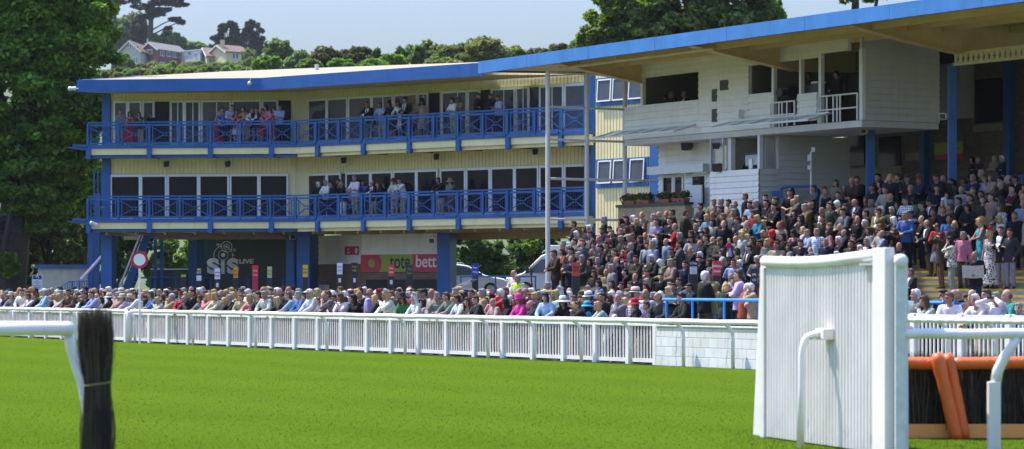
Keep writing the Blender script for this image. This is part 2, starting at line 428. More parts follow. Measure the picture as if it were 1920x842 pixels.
# roof with blue fascia
E = [at(145, 152, 131.0), at(490, 148, 130.3), at(906, 118, 121.6)]
E2 = [Vector((p.x, p.y, 0)) for p in E]; ZT = [11.36, 11.40, 11.42]
Eu = [Vector((p.x, p.y, z)) for p, z in zip(E, ZT)]
Bk = [at(262, 142.5, 143), at(420, 134, 146), at(600, 127, 142), at(925, 115.5, 129.5)]
mb = MB(); 
mb.poly([Eu[0], Eu[1], Bk[1], Bk[0]]); mb.poly([Eu[1], Bk[2], Bk[1]]); mb.poly([Eu[1], Eu[2], Bk[3], Bk[2]])
mb.build('roof', CREAMR, bld)
mb = MB()
for i in (0, 1):
    a, b = Eu[i], Eu[i + 1]; t = Vector((0, 0, .03)); w = (b - a).normalized(); nn = Vector((w.y, -w.x, 0)) * .08
    if nn.y > 0: nn = -nn
    mb.hexa([a - Vector((0, 0, .53)) + nn, b - Vector((0, 0, .53)) + nn, b - Vector((0, 0, .53)), a - Vector((0, 0, .53)), a + t + nn, b + t + nn, b + t, a + t])
a = Eu[0]; b = Bk[0]
mb.hexa([a - Vector((0.05, 0, .53)), b - Vector((0.05, 0, .4)), b - Vector((-.05, 0, .4)), a - Vector((-.05, -.1, .53)), a + Vector((-.05, 0, .03)), b + Vector((-.05, 0, .03)), b + Vector((.05, 0, .03)), a + Vector((.05, .1, .03))])
mb.build('roof_fascia', BLUEF, bld)
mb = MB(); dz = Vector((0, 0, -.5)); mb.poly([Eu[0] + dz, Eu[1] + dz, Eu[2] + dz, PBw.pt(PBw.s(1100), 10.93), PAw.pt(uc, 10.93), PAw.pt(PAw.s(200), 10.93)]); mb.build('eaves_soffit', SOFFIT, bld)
mb = MB(); q = at(594, 138, 138); mb.tube([q - Vector((0, 0, .6)), q + Vector((0, 0, .45))], .10, 10); mb.build('vent_pipe', POSTW, bld)
# flood lights under the slabs and CCTV
def floodlight(P, px, py, n):
    p = P.at(px, py, n); t = thing('floodlight', '', 'floodlight', p, 'black floodlights under the balconies')
    mb = MB(); h = Vector((0, -.12, -.05)); mb.hexa([p + Vector(q) for q in ((-.10, -.14, -.30), (.12, -.14, -.27), (.12, .04, -.22), (-.10, .04, -.25), (-.12, -.08, -.02), (.14, -.08, .01), (.14, .10, .0), (-.12, .10, -.03))])
    mb.build('lamp_housing', BLACKP, t, bevel=.01)
    mb = MB(); mb.bar(p + Vector((0, .05, -.05)), p + Vector((.02, .15, .22)), .03); mb.build('bracket', GREYM, t); return t
for px, py, lb in ((312, 302, 'black floodlight under the upper balcony, nearest the left end'), (427, 302, 'black floodlight under upper balcony above the middle of the left block'),
                   (644, 295, 'black floodlight under upper balcony just right of the downpipe'), (818, 288, 'black floodlight under upper balcony above woman in straw hat'), (1003, 278, 'black floodlight under upper balcony beside the tall white post')):
    floodlight(PAw if px < 555 else PBw, px, py, .35)['label'] = lb
def cctv(p, lb, d=(-1, 0, 0)):
    t = thing('security_camera', lb, 'camera', p); d = Vector(d)
    mb = MB(); mb.tube([p, p + d * .12, p + d * .13, p + d * .42, p + d * .43], [.02, .03, .09, .09, .07], 10); mb.build('camera_housing', WHITE, t, smooth=False)
    mb = MB(); mb.ell(p + d * .42 + Vector((0, 0, -.02)), (.1, .1, .11)); mb.build('lens_dome', GREYM, t, smooth=True)
cctv(at(148, 166, 130.9), 'white security camera on the left tip of the blue roof')
cctv(at(186, 424, 131.8), 'white security camera below the left end of lower balcony', (-.8, -.3, .35))
t = thing('lamp', 'silver globe lamp hanging on the blue roof edge', 'lamp', at(468, 146, 130.2))
mb = MB(); p = at(468, 157, 130.1); mb.ell(p, (.1, .1, .12)); mb.build('globe', GREYM, t, smooth=True); mb = MB(); mb.tube([p, at(470, 146, 130.2)], .015, 6); mb.build('stem', GREYM, t)

# right end wall of the building (cream, with three tilted windows per floor)
q = at(1112, 0, 119.3); PE = Plane((q.x, q.y), (0.603, -0.798))
mb = MB(); ue = PE.s(1222)
mb.pbox(PE, PE.s(1117), ue, 0, 10.9, -1.2, -.05); mb.build('end_wall', CREAM, bld)
mb = MB(); corrug(mb, PE, PE.s(1117), ue, 0, 10.9, 0); mb.build('cladding', CREAM, bld)
mb = MB(); mb.pbox(PE, PE.s(1222), PE.s(1238), 0, 10.9, -1.0, .12); mb.build('column', BLUE, bld)
def end_windows(y0, y1, pxs, yl):
    u0, u1 = PE.s(1119), PE.s(1217); z0 = PE.z(1120, yl[1]); z1 = PE.z(1120, yl[0])
    mb = MB(); mb.pbox(PE, u0, u1, z0 - .18, z0, 0, .05); mb.pbox(PE, u0, u1, z1, z1 + .06, 0, .05)
    cols = [PE.s(p) for p in pxs]
    mb.pbox(PE, u0, cols[0], z0, z1, 0, .045)
    for i in range(1, len(cols) - 1, 2): mb.pbox(PE, cols[i], cols[i + 1], z0, z1, 0, .045)
    mb.pbox(PE, cols[-1], u1, z0, z1, 0, .045)
    w = mb.build('window_surround', BLUE, bld)
    for i in range(0, len(cols), 2):
        a, b = cols[i], cols[i + 1]; fr = .055; f = MB()
        def lean(z): return .05 + .06 * (z1 - z) / (z1 - z0)     # hung open at the bottom
        for ua, ub, za, zb in ((a, a + fr, z0, z1), (b - fr, b, z0, z1), (a + fr, b - fr, z0, z0 + fr), (a + fr, b - fr, z1 - fr, z1)):
            f.hexa([PE.pt(ua, za, lean(za) + .04), PE.pt(ub, za, lean(za) + .04), PE.pt(ub, za, lean(za)), PE.pt(ua, za, lean(za)), PE.pt(ua, zb, lean(zb) + .04), PE.pt(ub, zb, lean(zb) + .04), PE.pt(ub, zb, lean(zb)), PE.pt(ua, zb, lean(zb))])
        fo = f.build('window_frame', WHITE, w)
        g = MB(); g.quad(PE.pt(a + fr, z0 + fr, lean(z0) + .01), PE.pt(b - fr, z0 + fr, lean(z0) + .01), PE.pt(b - fr, z1 - fr, lean(z1) + .01), PE.pt(a + fr, z1 - fr, lean(z1) + .01)); g.build('pane', GLASSU, w)
end_windows(0, 0, (1123, 1149, 1152, 1177, 1182, 1211), (150, 192)); end_windows(0, 0, (1124, 1149, 1153, 1178, 1184, 1211), (302, 345))

# stairs at the left end
st = thing('outside_staircase', 'blue steel outside staircase with shining handrails at the building end', 'staircase', at(240, 612, 136))
mb = MB()
s0, s1 = at(215, 560, 136), at(282, 440, 136); s0.z = .3; s1.z = 4.6
for k in range(2):
    dy = Vector((0, 1.3 * k, 0)); mb.bar(s0 + dy, s1 + dy, .08, .30)
mb.build('stringer', BLUE, st)
mb = MB()
for i in range(18):
    p = s0.lerp(s1, (i + .5) / 18); mb.box(p.x - .15, p.x + .15, p.y, p.y + 1.3, p.z - .02, p.z + .02)
mb.build('stair_tread', GREYM, st)
for dy in (0, 1.3):
    mb = MB(); d = Vector((0, dy, .95)); mb.tube([s0 + d, s1 + d], .05, 8)
    mb.build('handrail', RAILW, st)  # white colour stands for the bright glint along the rail
    mb = MB(); d = Vector((0, dy, .5)); mb.tube([s0 + d, s1 + d], .025, 8)
    for i in range(6): p = s0.lerp(s1, (i + .3) / 6) + Vector((0, dy, 0)); mb.tube([p, p + Vector((0, 0, .95))], .025, 6)
    mb.build('banister', BLUE, st)
mb = MB()
for px in (169, 181, 291, 303):
    Yp, hw = (134.5, .12) if px < 200 else (139, .07); p = at(px, 0, Yp); mb = MB(); mb.box(p.x - hw, p.x + hw, p.y, p.y + .2, 0, {169: 4.6, 181: 6.3}.get(px, 4.4)); mb.build('stair_post', BLUE, st)
mb = MB()
mb = MB(); a, b = at(152, 524, 134), at(197, 474, 134); mb.tube([a, b], .075, 8); mb.build('handrail', RAILW, st)
mb = MB()
for p0, p1, w in (((176, 430), (176, 560), .07), ((170, 480), (190, 480), .05), ((170, 520), (190, 520), .05)):
    mb.bar(at(*p0, 135.5), at(*p1, 135.5), w)
for z in (5.6, 6.2, 6.9, 7.3): mb.bar(at(176, 0, 135.2) * 1.0 + Vector((0, 0, z - at(176, 0, 135.2).z)), at(190, 0, 135.2) + Vector((0, 0, z - at(190, 0, 135.2).z)), .04)
for px in (176, 183, 190): p = at(px, 0, 135.2); mb.box(p.x - .03, p.x + .03, p.y, p.y + .05, 5.5, 7.4)
mb.build('landing_guard', BLUE, st)
# steps railing in front of the hut
sr = thing('step_railing', 'thin blue step railing in front of the pale hut', 'railing', at(130, 600, 133))
mb = MB()
a, b, c = at(98, 548, 133), at(130, 527, 133), at(166, 527, 133)
mb.tube([a, b, c], .03, 6); 
for i in range(14):
    px = 104 + i * 4.5; top = a.lerp(b, (px - 98) / 32) if px < 130 else b.lerp(c, (px - 130) / 36); mb.tube([Vector((top.x, top.y, 0.3)), top], .05 if i in (1, 7, 10) else .018, 6)
mb.build('railing_bars', BLUE, sr)
# =============================================================== grandstand on the right
S0 = (ray(1240) * 103, 103.0); PS = Plane(S0, (U.x, U.y))
ZB, ZS, ZO = 7.3, 8.45, 9.5            # box floor, sill, opening head
INT = mat('box_interior', (0.13, 0.12, 0.105), .8, var=.15)
BRICKY = brick_mat('buff_brick', (.36, .27, .13), (.27, .19, .09), (.3, .27, .2), .23, .075, mort=.012)
BRICKB = brick_mat('brown_brick', (.20, .15, .085), (.15, .105, .06), (.15, .13, .1), .23, .075, mort=.012)
BRICKR = brick_mat('red_brown_brick', (.20, .10, .06), (.15, .08, .05), (.2, .17, .14), .23, .075, mort=.012)
SCLAP = mat('shaded_clapboard', (0.58, 0.565, 0.53), 0.6, var=.10, scale=1.1, stain=.2)  # white boards given a darker colour for the shaded faces
ss = PS.s
stand = thing('grandstand', 'white clapboard commentary block under a huge blue edged cantilever roof', 'grandstand', (S0[0], S0[1], 0))
uL, uC = ss(1172), ss(1616)            # left end, right corner
CORN = PS.pt(uC, 0, 0)
PSD = Plane((CORN.x, CORN.y), (V_.x, V_.y))     # side wall, facing right: n must point away from the box
if PSD.n.dot(U) < 0: PSD.n = -PSD.n
def sbox(name, a, b, z0, z1, n0, n1, m=CLAP, parent=stand, lab=None):
    mb = MB(); mb.pbox(PS, a, b, z0, z1, n0, n1); return mb.build(name, m, parent, label=lab)
# front wall, boards round the openings
mb = MB()
ZT2 = 10.12
for a, b, z0, z1 in ((uL, ss(1205), ZB, ZS), (ss(1205), ss(1311), ZB, ZS), (ss(1205), ss(1311), ZO, ZT2 - .05), (uL, ss(1205), ZO + .12, ZT2 - .05), (ss(1311), ss(1405), ZB, ZT2), (ss(1405), ss(1451), ZB, ZS), (ss(1405), ss(1540), ZO, ZT2), (ss(1540), ss(1592), ZO + .12, ZT2),
                     (ss(1496), ss(1533), ZB + .12, ZS - .1)):
    clap(mb, PS, a, b, z0, z1, .02)
    mb.pbox(PS, a, b, z0, z1, -.10, .0)
mb.build('front_wall', CLAP, stand)
mb = MB()
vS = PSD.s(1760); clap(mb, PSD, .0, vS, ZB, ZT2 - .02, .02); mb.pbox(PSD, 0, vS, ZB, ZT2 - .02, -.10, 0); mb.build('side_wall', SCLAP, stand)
mb = MB()                                                       # floor / soffit of the box and its inner back wall
mb.hexa([PS.pt(uL, ZB - .22, 0), PS.pt(uC, ZB - .22, 0), CORN + V_ * vS + Vector((0, 0, ZB - .22)), PS.pt(uL, ZB - .22, -vS), PS.pt(uL, ZB - .003, 0), PS.pt(uC, ZB - .003, 0), CORN + V_ * vS + Vector((0, 0, ZB - .003)), PS.pt(uL, ZB - .003, -vS)])
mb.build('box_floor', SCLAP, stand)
sbox('box_back_wall', uL + .8, uC - .1, ZB, ZT2, -3.3, -3.15, INT)
for px in (1204.5, 1312, 1403, 1449): sbox('partition', ss(px), ss(px) + .09, ZB, ZT2, -3.1, -.11, INT)
for px, w, z0 in ((1203, .14, ZS), (1449, .12, ZB), (1500.5, .11, ZS - .1), (1537, .14, ZB), (1613, .17, ZB)): sbox('white_post', ss(px), ss(px) + w, z0, ZO + .13, -.09, .05, WHITE)
sbox('sill', uL, ss(1312), ZS, ZS + .05, -.15, .06, WHITE); sbox('sill', ss(1404), ss(1449), ZS, ZS + .05, -.15, .06, WHITE)
for p0, p1, y0, y1 in ((1337, 1346, 168, 191), (1352, 1367, 151, 170), (1337, 1346, 205, 229)):
    mb = MB(); mb.pbox(PS, ss(p0), ss(p1), PS.z(p0, y1), PS.z(p0, y0), .03, .06); mb.build('dark_hatch', BLACKP, stand)
sbox('junction_box', ss(1391), ss(1396), PS.z(1392, 222), PS.z(1392, 206), .02, .25, WHITE)
# safety trays under the sills
def tray(p0, p1):
    a, b = ss(p0), ss(p1); mb = MB()
    for n, z in ((.10, 7.62), (.95, 7.36)): mb.bar(PS.pt(a, z, n), PS.pt(b, z, n), .045, .06)
    k = 5
    for i in range(k + 1):
        u = a + (b - a) * i / k; mb.bar(PS.pt(u, 7.62, .0), PS.pt(u, 7.36, .95), .045, .06)
    t = mb.build('safety_tray', GREYM, stand)
    mb = MB()
    for i in range(1, 8): q = i / 8; mb.bar(PS.pt(a, 7.62 - .26 * q, .1 + .85 * q), PS.pt(b, 7.62 - .26 * q, .1 + .85 * q), .008)
    for u in np.arange(a, b, .22): mb.bar(PS.pt(u, 7.62, .1), PS.pt(u, 7.36, .95), .008)
    mb.build('wire_mesh', GREYM, t)
tray(1152, 1306); tray(1372, 1560)
# white guard rails of the camera bays
def guard(pxs, z0, z1, n=.12):
    mb = MB()
    us = [ss(p) for p in pxs]
    for u in us: mb.tube([PS.pt(u, z0, n), PS.pt(u, z1, n)], .03, 8)
    for z in (z1, (z0 + z1) / 2 - .02): mb.tube([PS.pt(us[0], z, n), PS.pt(us[-1], z, n)], .028, 8)
    mb.build('guard_rail', WHITE, stand)
guard((1450, 1466, 1472, 1481, 1495), ZB, ZB + .82); guard((1539, 1555, 1567, 1574, 1580, 1612), ZB, ZB + .88, .10)
# lower storey, set back
NB = -1.2; L = PS.off(NB)
mb = MB()
z325, z255 = L.z(1240, 316), ZB - .2
for a, b, z0, z1 in ((L.s(1236), L.s(1337), z325, z255), (L.s(1236), L.s(1243), 3.6, z325), (L.s(1286), L.s(1297), 3.6, z325), (L.s(1326), L.s(1337), 3.6, z325)):
    clap(mb, L, a, b, z0, z1, .02); mb.pbox(L, a, b, z0, z1, -.1, 0)
mb.build('lower_wall', CLAP, stand)
mb = MB(); mb.pbox(L, L.s(1229), L.s(1334), L.z(1240, 328), L.z(1240, 313), .03, .38); mb.build('shutter_housing', WHITE, stand)
z0, z1 = L.z(1250, 392), L.z(1250, 328)
door(stand, L, 1243, 1264, z0, z1, 'd'); door(stand, L, 1265, 1283, z0, z1, 'd'); door(stand, L, 1298, 1326, z0, L.z(1310, 325), 'd')
mb = MB(); mb.pbox(L, L.s(1305), L.s(1331), L.z(1310, 388), L.z(1310, 348), .3, .36); tag(mb.build('notice_board', WHITE, base=L.at(1318, 388, .33)), 'blank white board propped outside the lower commentary door', 'board')
# lower balcony box with open front
mb = MB(); a, b = ss(1333), ss(1424); zp = PS.z(1380, 319)
clap(mb, PS, a, b, 3.7, zp, .02); mb.pbox(PS, a, b, 3.7, zp, -.1, 0); mb.build('lower_parapet', CLAP, stand)
CL = PS.pt(b, 0, 0); PSL = Plane((CL.x, CL.y), (V_.x, V_.y))
if PSL.n.dot(U) < 0: PSL.n = -PSL.n
mb = MB(); v1 = PSL.s(1458); v2 = PSL.s(1592)
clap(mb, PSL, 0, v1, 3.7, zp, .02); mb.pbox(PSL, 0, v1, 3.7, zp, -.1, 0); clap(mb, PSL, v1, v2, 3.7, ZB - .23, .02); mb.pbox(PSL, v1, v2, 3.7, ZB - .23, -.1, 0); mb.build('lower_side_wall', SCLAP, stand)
mb = MB()
for q in np.arange(.05, v1, .07): mb.pbox(PSL, q, q + .02, zp, ZB - .23, -.02, 0)
for q in np.arange(zp + .05, ZB - .25, .07): mb.pbox(PSL, 0, v1, q, q + .02, -.045, -.021)
mb.build('lattice_screen', GREYM, stand)
mb = MB(); mb.pbox(PSL, -.04, .10, zp, ZB - .23, -.06, .06); mb.pbox(PSL, v1 - .05, v1 + .03, zp, ZB - .23, -.06, .06); mb.build('white_post', WHITE, stand)
mb = MB(); mb.pbox(PS, a, ss(1357), zp, zp + .02, -.05, .05)
for q in np.arange(a + .05, ss(1356), .09): mb.pbox(PS, q, q + .012, zp, ZB - .23, 0, .012)
for q in np.arange(zp + .05, ZB - .25, .09): mb.pbox(PS, a, ss(1356), q, q + .012, .013, .025)
for q in (ss(1333), ss(1356)): mb.pbox(PS, q, q + .05, zp, ZB - .23, -.03, .05)
mb.build('wire_screen', GREYM, stand)
sbox('inner_wall', ss(1333), ss(1424), 3.7, ZB - .23, -2.6, -2.5, mat('booth_wall', (.42, .40, .34), .7)); sbox('inner_partition', ss(1357), ss(1357) + .1, 3.7, ZB - .23, -2.5, -.11, MATS['booth_wall']); sbox('inner_post', ss(1357) + .1, ss(1357) + .28, zp, ZB - .23, -.30, -.11, WHITE)
# the back wall of the stand: dark brick, windows, cream band
q0 = at(1590, 0, 104.5); PBK = Plane((q0.x, q0.y), (U.x, U.y))
mb = MB(); ub = PBK.s(1990); u6 = PBK.s(1592)
mb.pbox(PBK, u6, ub, 3.0, 10.75, -.3, 0); mb.build('rear_wall', BRICKB, stand, uvp=(U.x, U.y))
for p0, p1, y0, y1 in ((1592, 1622, 256, 312), (1650, 1690, 258, 314), (1830, 1896, 150, 232)):
    mb = MB(); mb.pbox(PBK, PBK.s(p0), PBK.s(p1), PBK.z(p0, y1), PBK.z(p0, y0), .01, .05); mb.build('rear_window', GLASSD, stand)
for p0, p1, y0, y1, px in ((1592, 1692, 314, 352, 1640), (1826, 1898, 234, 246, 1850), (1700, 1745, 286, 300, 1720)):
    mb = MB(); mb.pbox(PBK, PBK.s(p0), PBK.s(p1), PBK.z(px, y1), PBK.z(px, y0), .01, .055); mb.build('cream_band', mat('dull_cream_band', (.30, .27, .17), .7), stand)
mb = MB(); mb.pbox(PBK, PBK.s(1765), PBK.s(1826), ZB + .4, 9.6, .0, .6); mb.build('rear_bay', SCLAP, stand)
for px, w in ((1747, 9), (1904, 12)):
    mb = MB(); mb.pbox(PBK, PBK.s(px), PBK.s(px + w), 3.6, 9.8, .3, .55); mb.build('column', BLUE, stand)
# lime betting sign on the rear wall
tsg = thing('betting_sign', 'lime green and red banner sign on the dark rear wall of the stand', 'sign', PBK.at(1822, 290, 1.0))
LIME = mat('lime_sign', (.28, .33, .03), .5, var=.05); REDS = mat('red_sign', (.55, .025, .05), .5, var=.06)
mb = MB(); mb.pbox(PBK, PBK.s(1797), PBK.s(1849), PBK.z(1822, 290), PBK.z(1822, 268), 1.0, 1.06); mb.build('sign_panel', LIME, tsg)
mb = MB(); mb.pbox(PBK, PBK.s(1797), PBK.s(1849), PBK.z(1822, 300), PBK.z(1822, 290.2), 1.0, 1.055); mb.build('lower_band', REDS, tsg)
text_on(PBK, 'totesport', PBK.s(1833), PBK.z(1833, 281), 1.065, 1.0 * (PBK.s(1846) - PBK.s(1823)), .12, mat('dark_lettering', (.03, .03, .03), .6, var=0), tsg)
# columns
def scol(px, w, ytop, Y, zb):
    x = ray(px) * Y; hw = w / 2 * Y / F
    mb = MB(); mb.hexa([Vector((x, Y, 0)) + q for q in (-U * 0 + Vector((-hw, 0, zb)), Vector((hw, .0, zb)), Vector((hw, .3, zb)), Vector((-hw, .3, zb)), Vector((-hw, 0, zat(ytop, Y))), Vector((hw, 0, zat(ytop, Y))), Vector((hw, .3, zat(ytop, Y))), Vector((-hw, .3, zat(ytop, Y))))])
    mb.build('column', BLUE, stand, bevel=.02)
scol(1492, 15, 246, 98.6, 3.2); scol(1633, 16, 233, 94.8, 3.2); scol(1786.5, 15, 121, 90.2, 2.5)
# ---------------------------------------------------------------- roof
PR = Plane((-1.2, 107.0), (U.x, U.y)); LR_ = 52.0; ZR = 9.89; SL = .025
def rp(u, v, z): q = PR.pt(u, 0, 0) + V_ * v; return Vector((q.x, q.y, z + SL * v))
ROOFT = mat('roof_sheet', (.38, .37, .35), .7)
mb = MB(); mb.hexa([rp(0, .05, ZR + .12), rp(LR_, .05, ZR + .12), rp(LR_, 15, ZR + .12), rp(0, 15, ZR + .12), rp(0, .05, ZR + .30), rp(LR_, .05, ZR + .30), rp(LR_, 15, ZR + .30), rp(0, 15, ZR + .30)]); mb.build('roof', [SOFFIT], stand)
mb = MB(); mb.hexa([rp(-.05, -.06, ZR), rp(LR_, -.06, ZR), rp(LR_, .045, ZR), rp(-.05, .045, ZR), rp(-.05, -.06, ZR + .45), rp(LR_, -.06, ZR + .45), rp(LR_, .045, ZR + .45), rp(-.05, .045, ZR + .45)])
for k in np.arange(3.5, LR_, 4.3): mb.hexa([rp(k, -.065, ZR + .01), rp(k + .04, -.065, ZR + .01), rp(k + .04, -.06, ZR + .01), rp(k, -.06, ZR + .01), rp(k, -.065, ZR + .44), rp(k + .04, -.065, ZR + .44), rp(k + .04, -.06, ZR + .44), rp(k, -.06, ZR + .44)])
mb.build('roof_fascia', mat('fascia_light_blue', (.038, .185, .47), .5, var=.2, scale=1.0, stain=.28), stand)
mb = MB(); mb.hexa([rp(-.1, .04, ZR + .05), rp(.0, .04, ZR + .05), rp(.0, 15, ZR + .05), rp(-.1, 15, ZR + .05), rp(-.1, .04, ZR + .4), rp(0, .04, ZR + .4), rp(0, 15, ZR + .4), rp(-.1, 15, ZR + .4)]); mb.build('end_fascia', BLUEF, stand)
for u in (5.4, 14.1, 22.7, 31.3, 39.9):       # tapering cantilever beams
    mb = MB()
    def web(v): return ZR + .1 - min(.85, .06 + .19 * v)
    vs = [.1, 2.2, 4.3, 8, 14.5]
    for i in range(4):
        a, b = vs[i], vs[i + 1]
        mb.hexa([rp(u - .10, a, web(a)), rp(u + .10, a, web(a)), rp(u + .10, b, web(b)), rp(u - .10, b, web(b)), rp(u - .10, a, ZR + .115), rp(u + .10, a, ZR + .115), rp(u + .10, b, ZR + .115), rp(u - .10, b, ZR + .115)])
        mb.hexa([rp(u - .2, a, web(a) - .04), rp(u + .2, a, web(a) - .04), rp(u + .2, b, web(b) - .04), rp(u - .2, b, web(b) - .04), rp(u - .2, a, web(a) - .002), rp(u + .2, a, web(a) - .002), rp(u + .2, b, web(b) - .002), rp(u - .2, b, web(b) - .002)])
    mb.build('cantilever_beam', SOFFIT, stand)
    if u < 35:
        for v in (1.0, 2.4, 3.8, 6.5):
            mb = MB(); a, b = u + .12, (u + 8.45)
            mb.hexa([rp(a, v - .05, ZR - .12), rp(b, v - .05, ZR - .12), rp(b, v + .05, ZR - .12), rp(a, v + .05, ZR - .12), rp(a, v - .05, ZR + .11), rp(b, v - .05, ZR + .11), rp(b, v + .05, ZR + .11), rp(a, v + .05, ZR + .11)])
            mb.build('purlin', SOFFIT, stand)
mb = MB(); pts = [rp(5.6 + i * .4, .55, ZR - .12) for i in range(24)]; mb.tube(pts, .06, 8)
for u in (5.6, 9.5, 14.3): mb.tube([rp(u, .55, ZR - .12), rp(u - .6, .5, ZR - .10), rp(u - .6, .4, ZR + .1)], .07, 8)
mb.build('gutter_pipe', mat('gutter_cream', (.52, .44, .22), .5), stand)
# lattice girder with diamond holes
p0 = at(1791, 0, 90.0); PT = Plane((p0.x, p0.y), (U.x, U.y)); zb_, zt_ = 8.85, 9.27
mb = MB(); Lg = 11.0; mb.pbox(PT, 0, Lg, zb_, zb_ + .06, -.1, .1); mb.pbox(PT, 0, Lg, zt_ - .06, zt_, -.1, .1); zm = (zb_ + zt_) / 2
pit = PT.s(1808.7) - PT.s(1799); w = pit * .62
c = .08 + w / 2
while c < Lg - pit:
    mb.extrude(PT, [(c, zt_ - .062), (c + w / 2, zm), (c, zb_ + .062), (c + pit, zb_ + .062), (c + pit - w / 2, zm), (c + pit, zt_ - .062)], -.03, .03); c += pit
mb.extrude(PT, [(0, zb_ + .062), (.08 + w / 2, zb_ + .062), (.08, zm), (.08 + w / 2, zt_ - .062), (0, zt_ - .062)], -.03, .03)
mb.build('lattice_girder', mat('girder_cream', (.60, .52, .28), .5), stand)
# upper seating deck on the far right, with blue rails
mb = MB()
def tp(a, b, z): q = T0 + UT * a + VT * b; return Vector((q.x, q.y, z))
def tbox(mb, a0, a1, b0, b1, z0, z1): mb.hexa([tp(a0, b0, z0), tp(a1, b0, z0), tp(a1, b1, z0), tp(a0, b1, z0), tp(a0, b0, z1), tp(a1, b0, z1), tp(a1, b1, z1), tp(a0, b1, z1)])
for k in range(6): tbox(mb, -2.4, 20, 9.6 + .7 * k, 15.5, 3.6 + (.4 if k else 0) + .36 * k - .36, 4.3 + .36 * k)
mb.build('upper_seating_deck', mat('deck_concrete', (.12, .115, .11), .85), stand)
mb = MB()
for z in (5.35, 4.9): mb.tube([tp(-2.3, 9.65, z), tp(20, 9.65, z)], .03, 6)
for a in np.arange(-2.3, 20, 1.1): mb.tube([tp(a, 9.65, 4.3), tp(a, 9.65, 5.35)], .03, 6)
mb.tube([tp(-2.3, 9.6, 5.3), tp(-2.3, 7.8, 4.6)], .03, 6); mb.tube([tp(-2.3, 9.6, 4.9), tp(-2.3, 7.8, 4.2)], .03, 6)
mb.build('deck_railing', BLUE, stand)
mb = MB(); mb.bar(tp(1.0, 12.6, 5.6), tp(8.5, 13.2, 9.6), .12, .5); mb.build('stair_stringer', mat('tan_stair', (.36, .3, .18), .7), stand)
# terrace
terr = thing('spectator_terrace', 'stepped concrete spectator terrace with yellow step edges', 'terrace', (T0.x, T0.y, 0))
mb = MB(); my = MB()
for k in range(NSTEP):
    z = RISE * (k + 1); b0 = k * TREAD
    b1 = 9.6 if k == NSTEP - 1 else b0 + TREAD
    a1 = 22
    mb.quad(tp(-16, b0, z - RISE), tp(a1, b0, z - RISE), tp(a1, b0, z), tp(-16, b0, z))
    mb.quad(tp(-16, b0, z), tp(a1, b0, z), tp(a1, b1, z), tp(-16, b1, z))
    mb.quad(tp(-16, b0, 0), tp(-16, b0, z), tp(-16, b1, z), tp(-16, b1, 0))
    tbox(my, -16, a1, b0 - .006, b0 + .07, z - .065, z + .006)
mb.quad(tp(-16, 9.6, 0), tp(22, 9.6, 0), tp(22, 9.6, 3.6), tp(-16, 9.6, 3.6))
mb.build('concrete_steps', CONC, terr); my.build('yellow_edging', YEL, terr)
mb = MB(); prism(mb, [tp(-16, 9.601, 0), tp(-2.4, 9.601, 0), PS.pt(uC + 2, 0, -6), PS.pt(ss(1172), 0, -3)], 0, 3.6); mb.build('landing', CONC, terr)
# planter wall with four flower troughs
wl = thing('planter_wall', 'buff brick wall with dark coping beneath the commentary doors', 'wall', PS.at(1240, 400, .3))
zc = PS.z(1240, 387)
mb = MB(); mb.pbox(PS, ss(1176), ss(1302), 3.0, zc, .1, .4); mb.build('brickwork', BRICKY, wl, uvp=(U.x, U.y))
mb = MB(); mb.pbox(PS, ss(1174), ss(1303), zc, zc + .1, .05, .46); mb.build('coping', mat('slate_coping', (.05, .05, .052), .7), wl)
LEAFF = leaf_mat('planter_leaves', (.02, .05, .012), (.05, .10, .02), (.10, .16, .04))
for i, (p0, p1, pos) in enumerate(((1181, 1205, 'farthest left on its wall'), (1208, 1232, 'second from the left, left of the blue column'), (1246, 1270, 'in front of the sliding doors'), (1275, 1299, 'farthest right, beside the white board'))):
    t = thing('flower_trough', 'terracotta trough of red flowers ' + pos, 'planter', PS.pt((ss(p0) + ss(p1)) / 2, zc + .1, .25), 'flower troughs on the brick wall')
    a, b = ss(p0), ss(p1); mb = MB(); mb.hexa([PS.pt(a + .03, zc + .1, .36), PS.pt(b - .03, zc + .1, .36), PS.pt(b - .03, zc + .1, .14), PS.pt(a + .03, zc + .1, .14), PS.pt(a, zc + .24, .40), PS.pt(b, zc + .24, .40), PS.pt(b, zc + .24, .10), PS.pt(a, zc + .24, .10)])
    mb.build('trough', mat('terracotta', (.34, .11, .045), .8), t)
    mb = MB()
    for mi, cnt, sz, zz in ((0, 420, .045, .25), (1, 60, .04, .31)):
        mb.mi = mi
        for _ in range(cnt):
            u = random.uniform(a - .03, b + .03); h = random.random() ** .7; p = PS.pt(u, zc + zz + h * .20 - (.2 if random.random() < .12 and mi == 0 else 0), .25 + random.uniform(-.22, .22) * (1 - h * .5))
            d1 = Vector((random.gauss(0, 1), random.gauss(0, 1), random.gauss(0, 1))).normalized() * sz; d2 = d1.cross(Vector((random.gauss(0, 1), random.gauss(0, 1), random.gauss(0, 1)))).normalized() * sz
            mb.quad(p - d1, p - d2, p + d1, p + d2)
    mb.build('foliage', [LEAFF, leaf_mat('red_petals', (.16, .010, .014), (.30, .02, .03), (.45, .25, .22))], t)
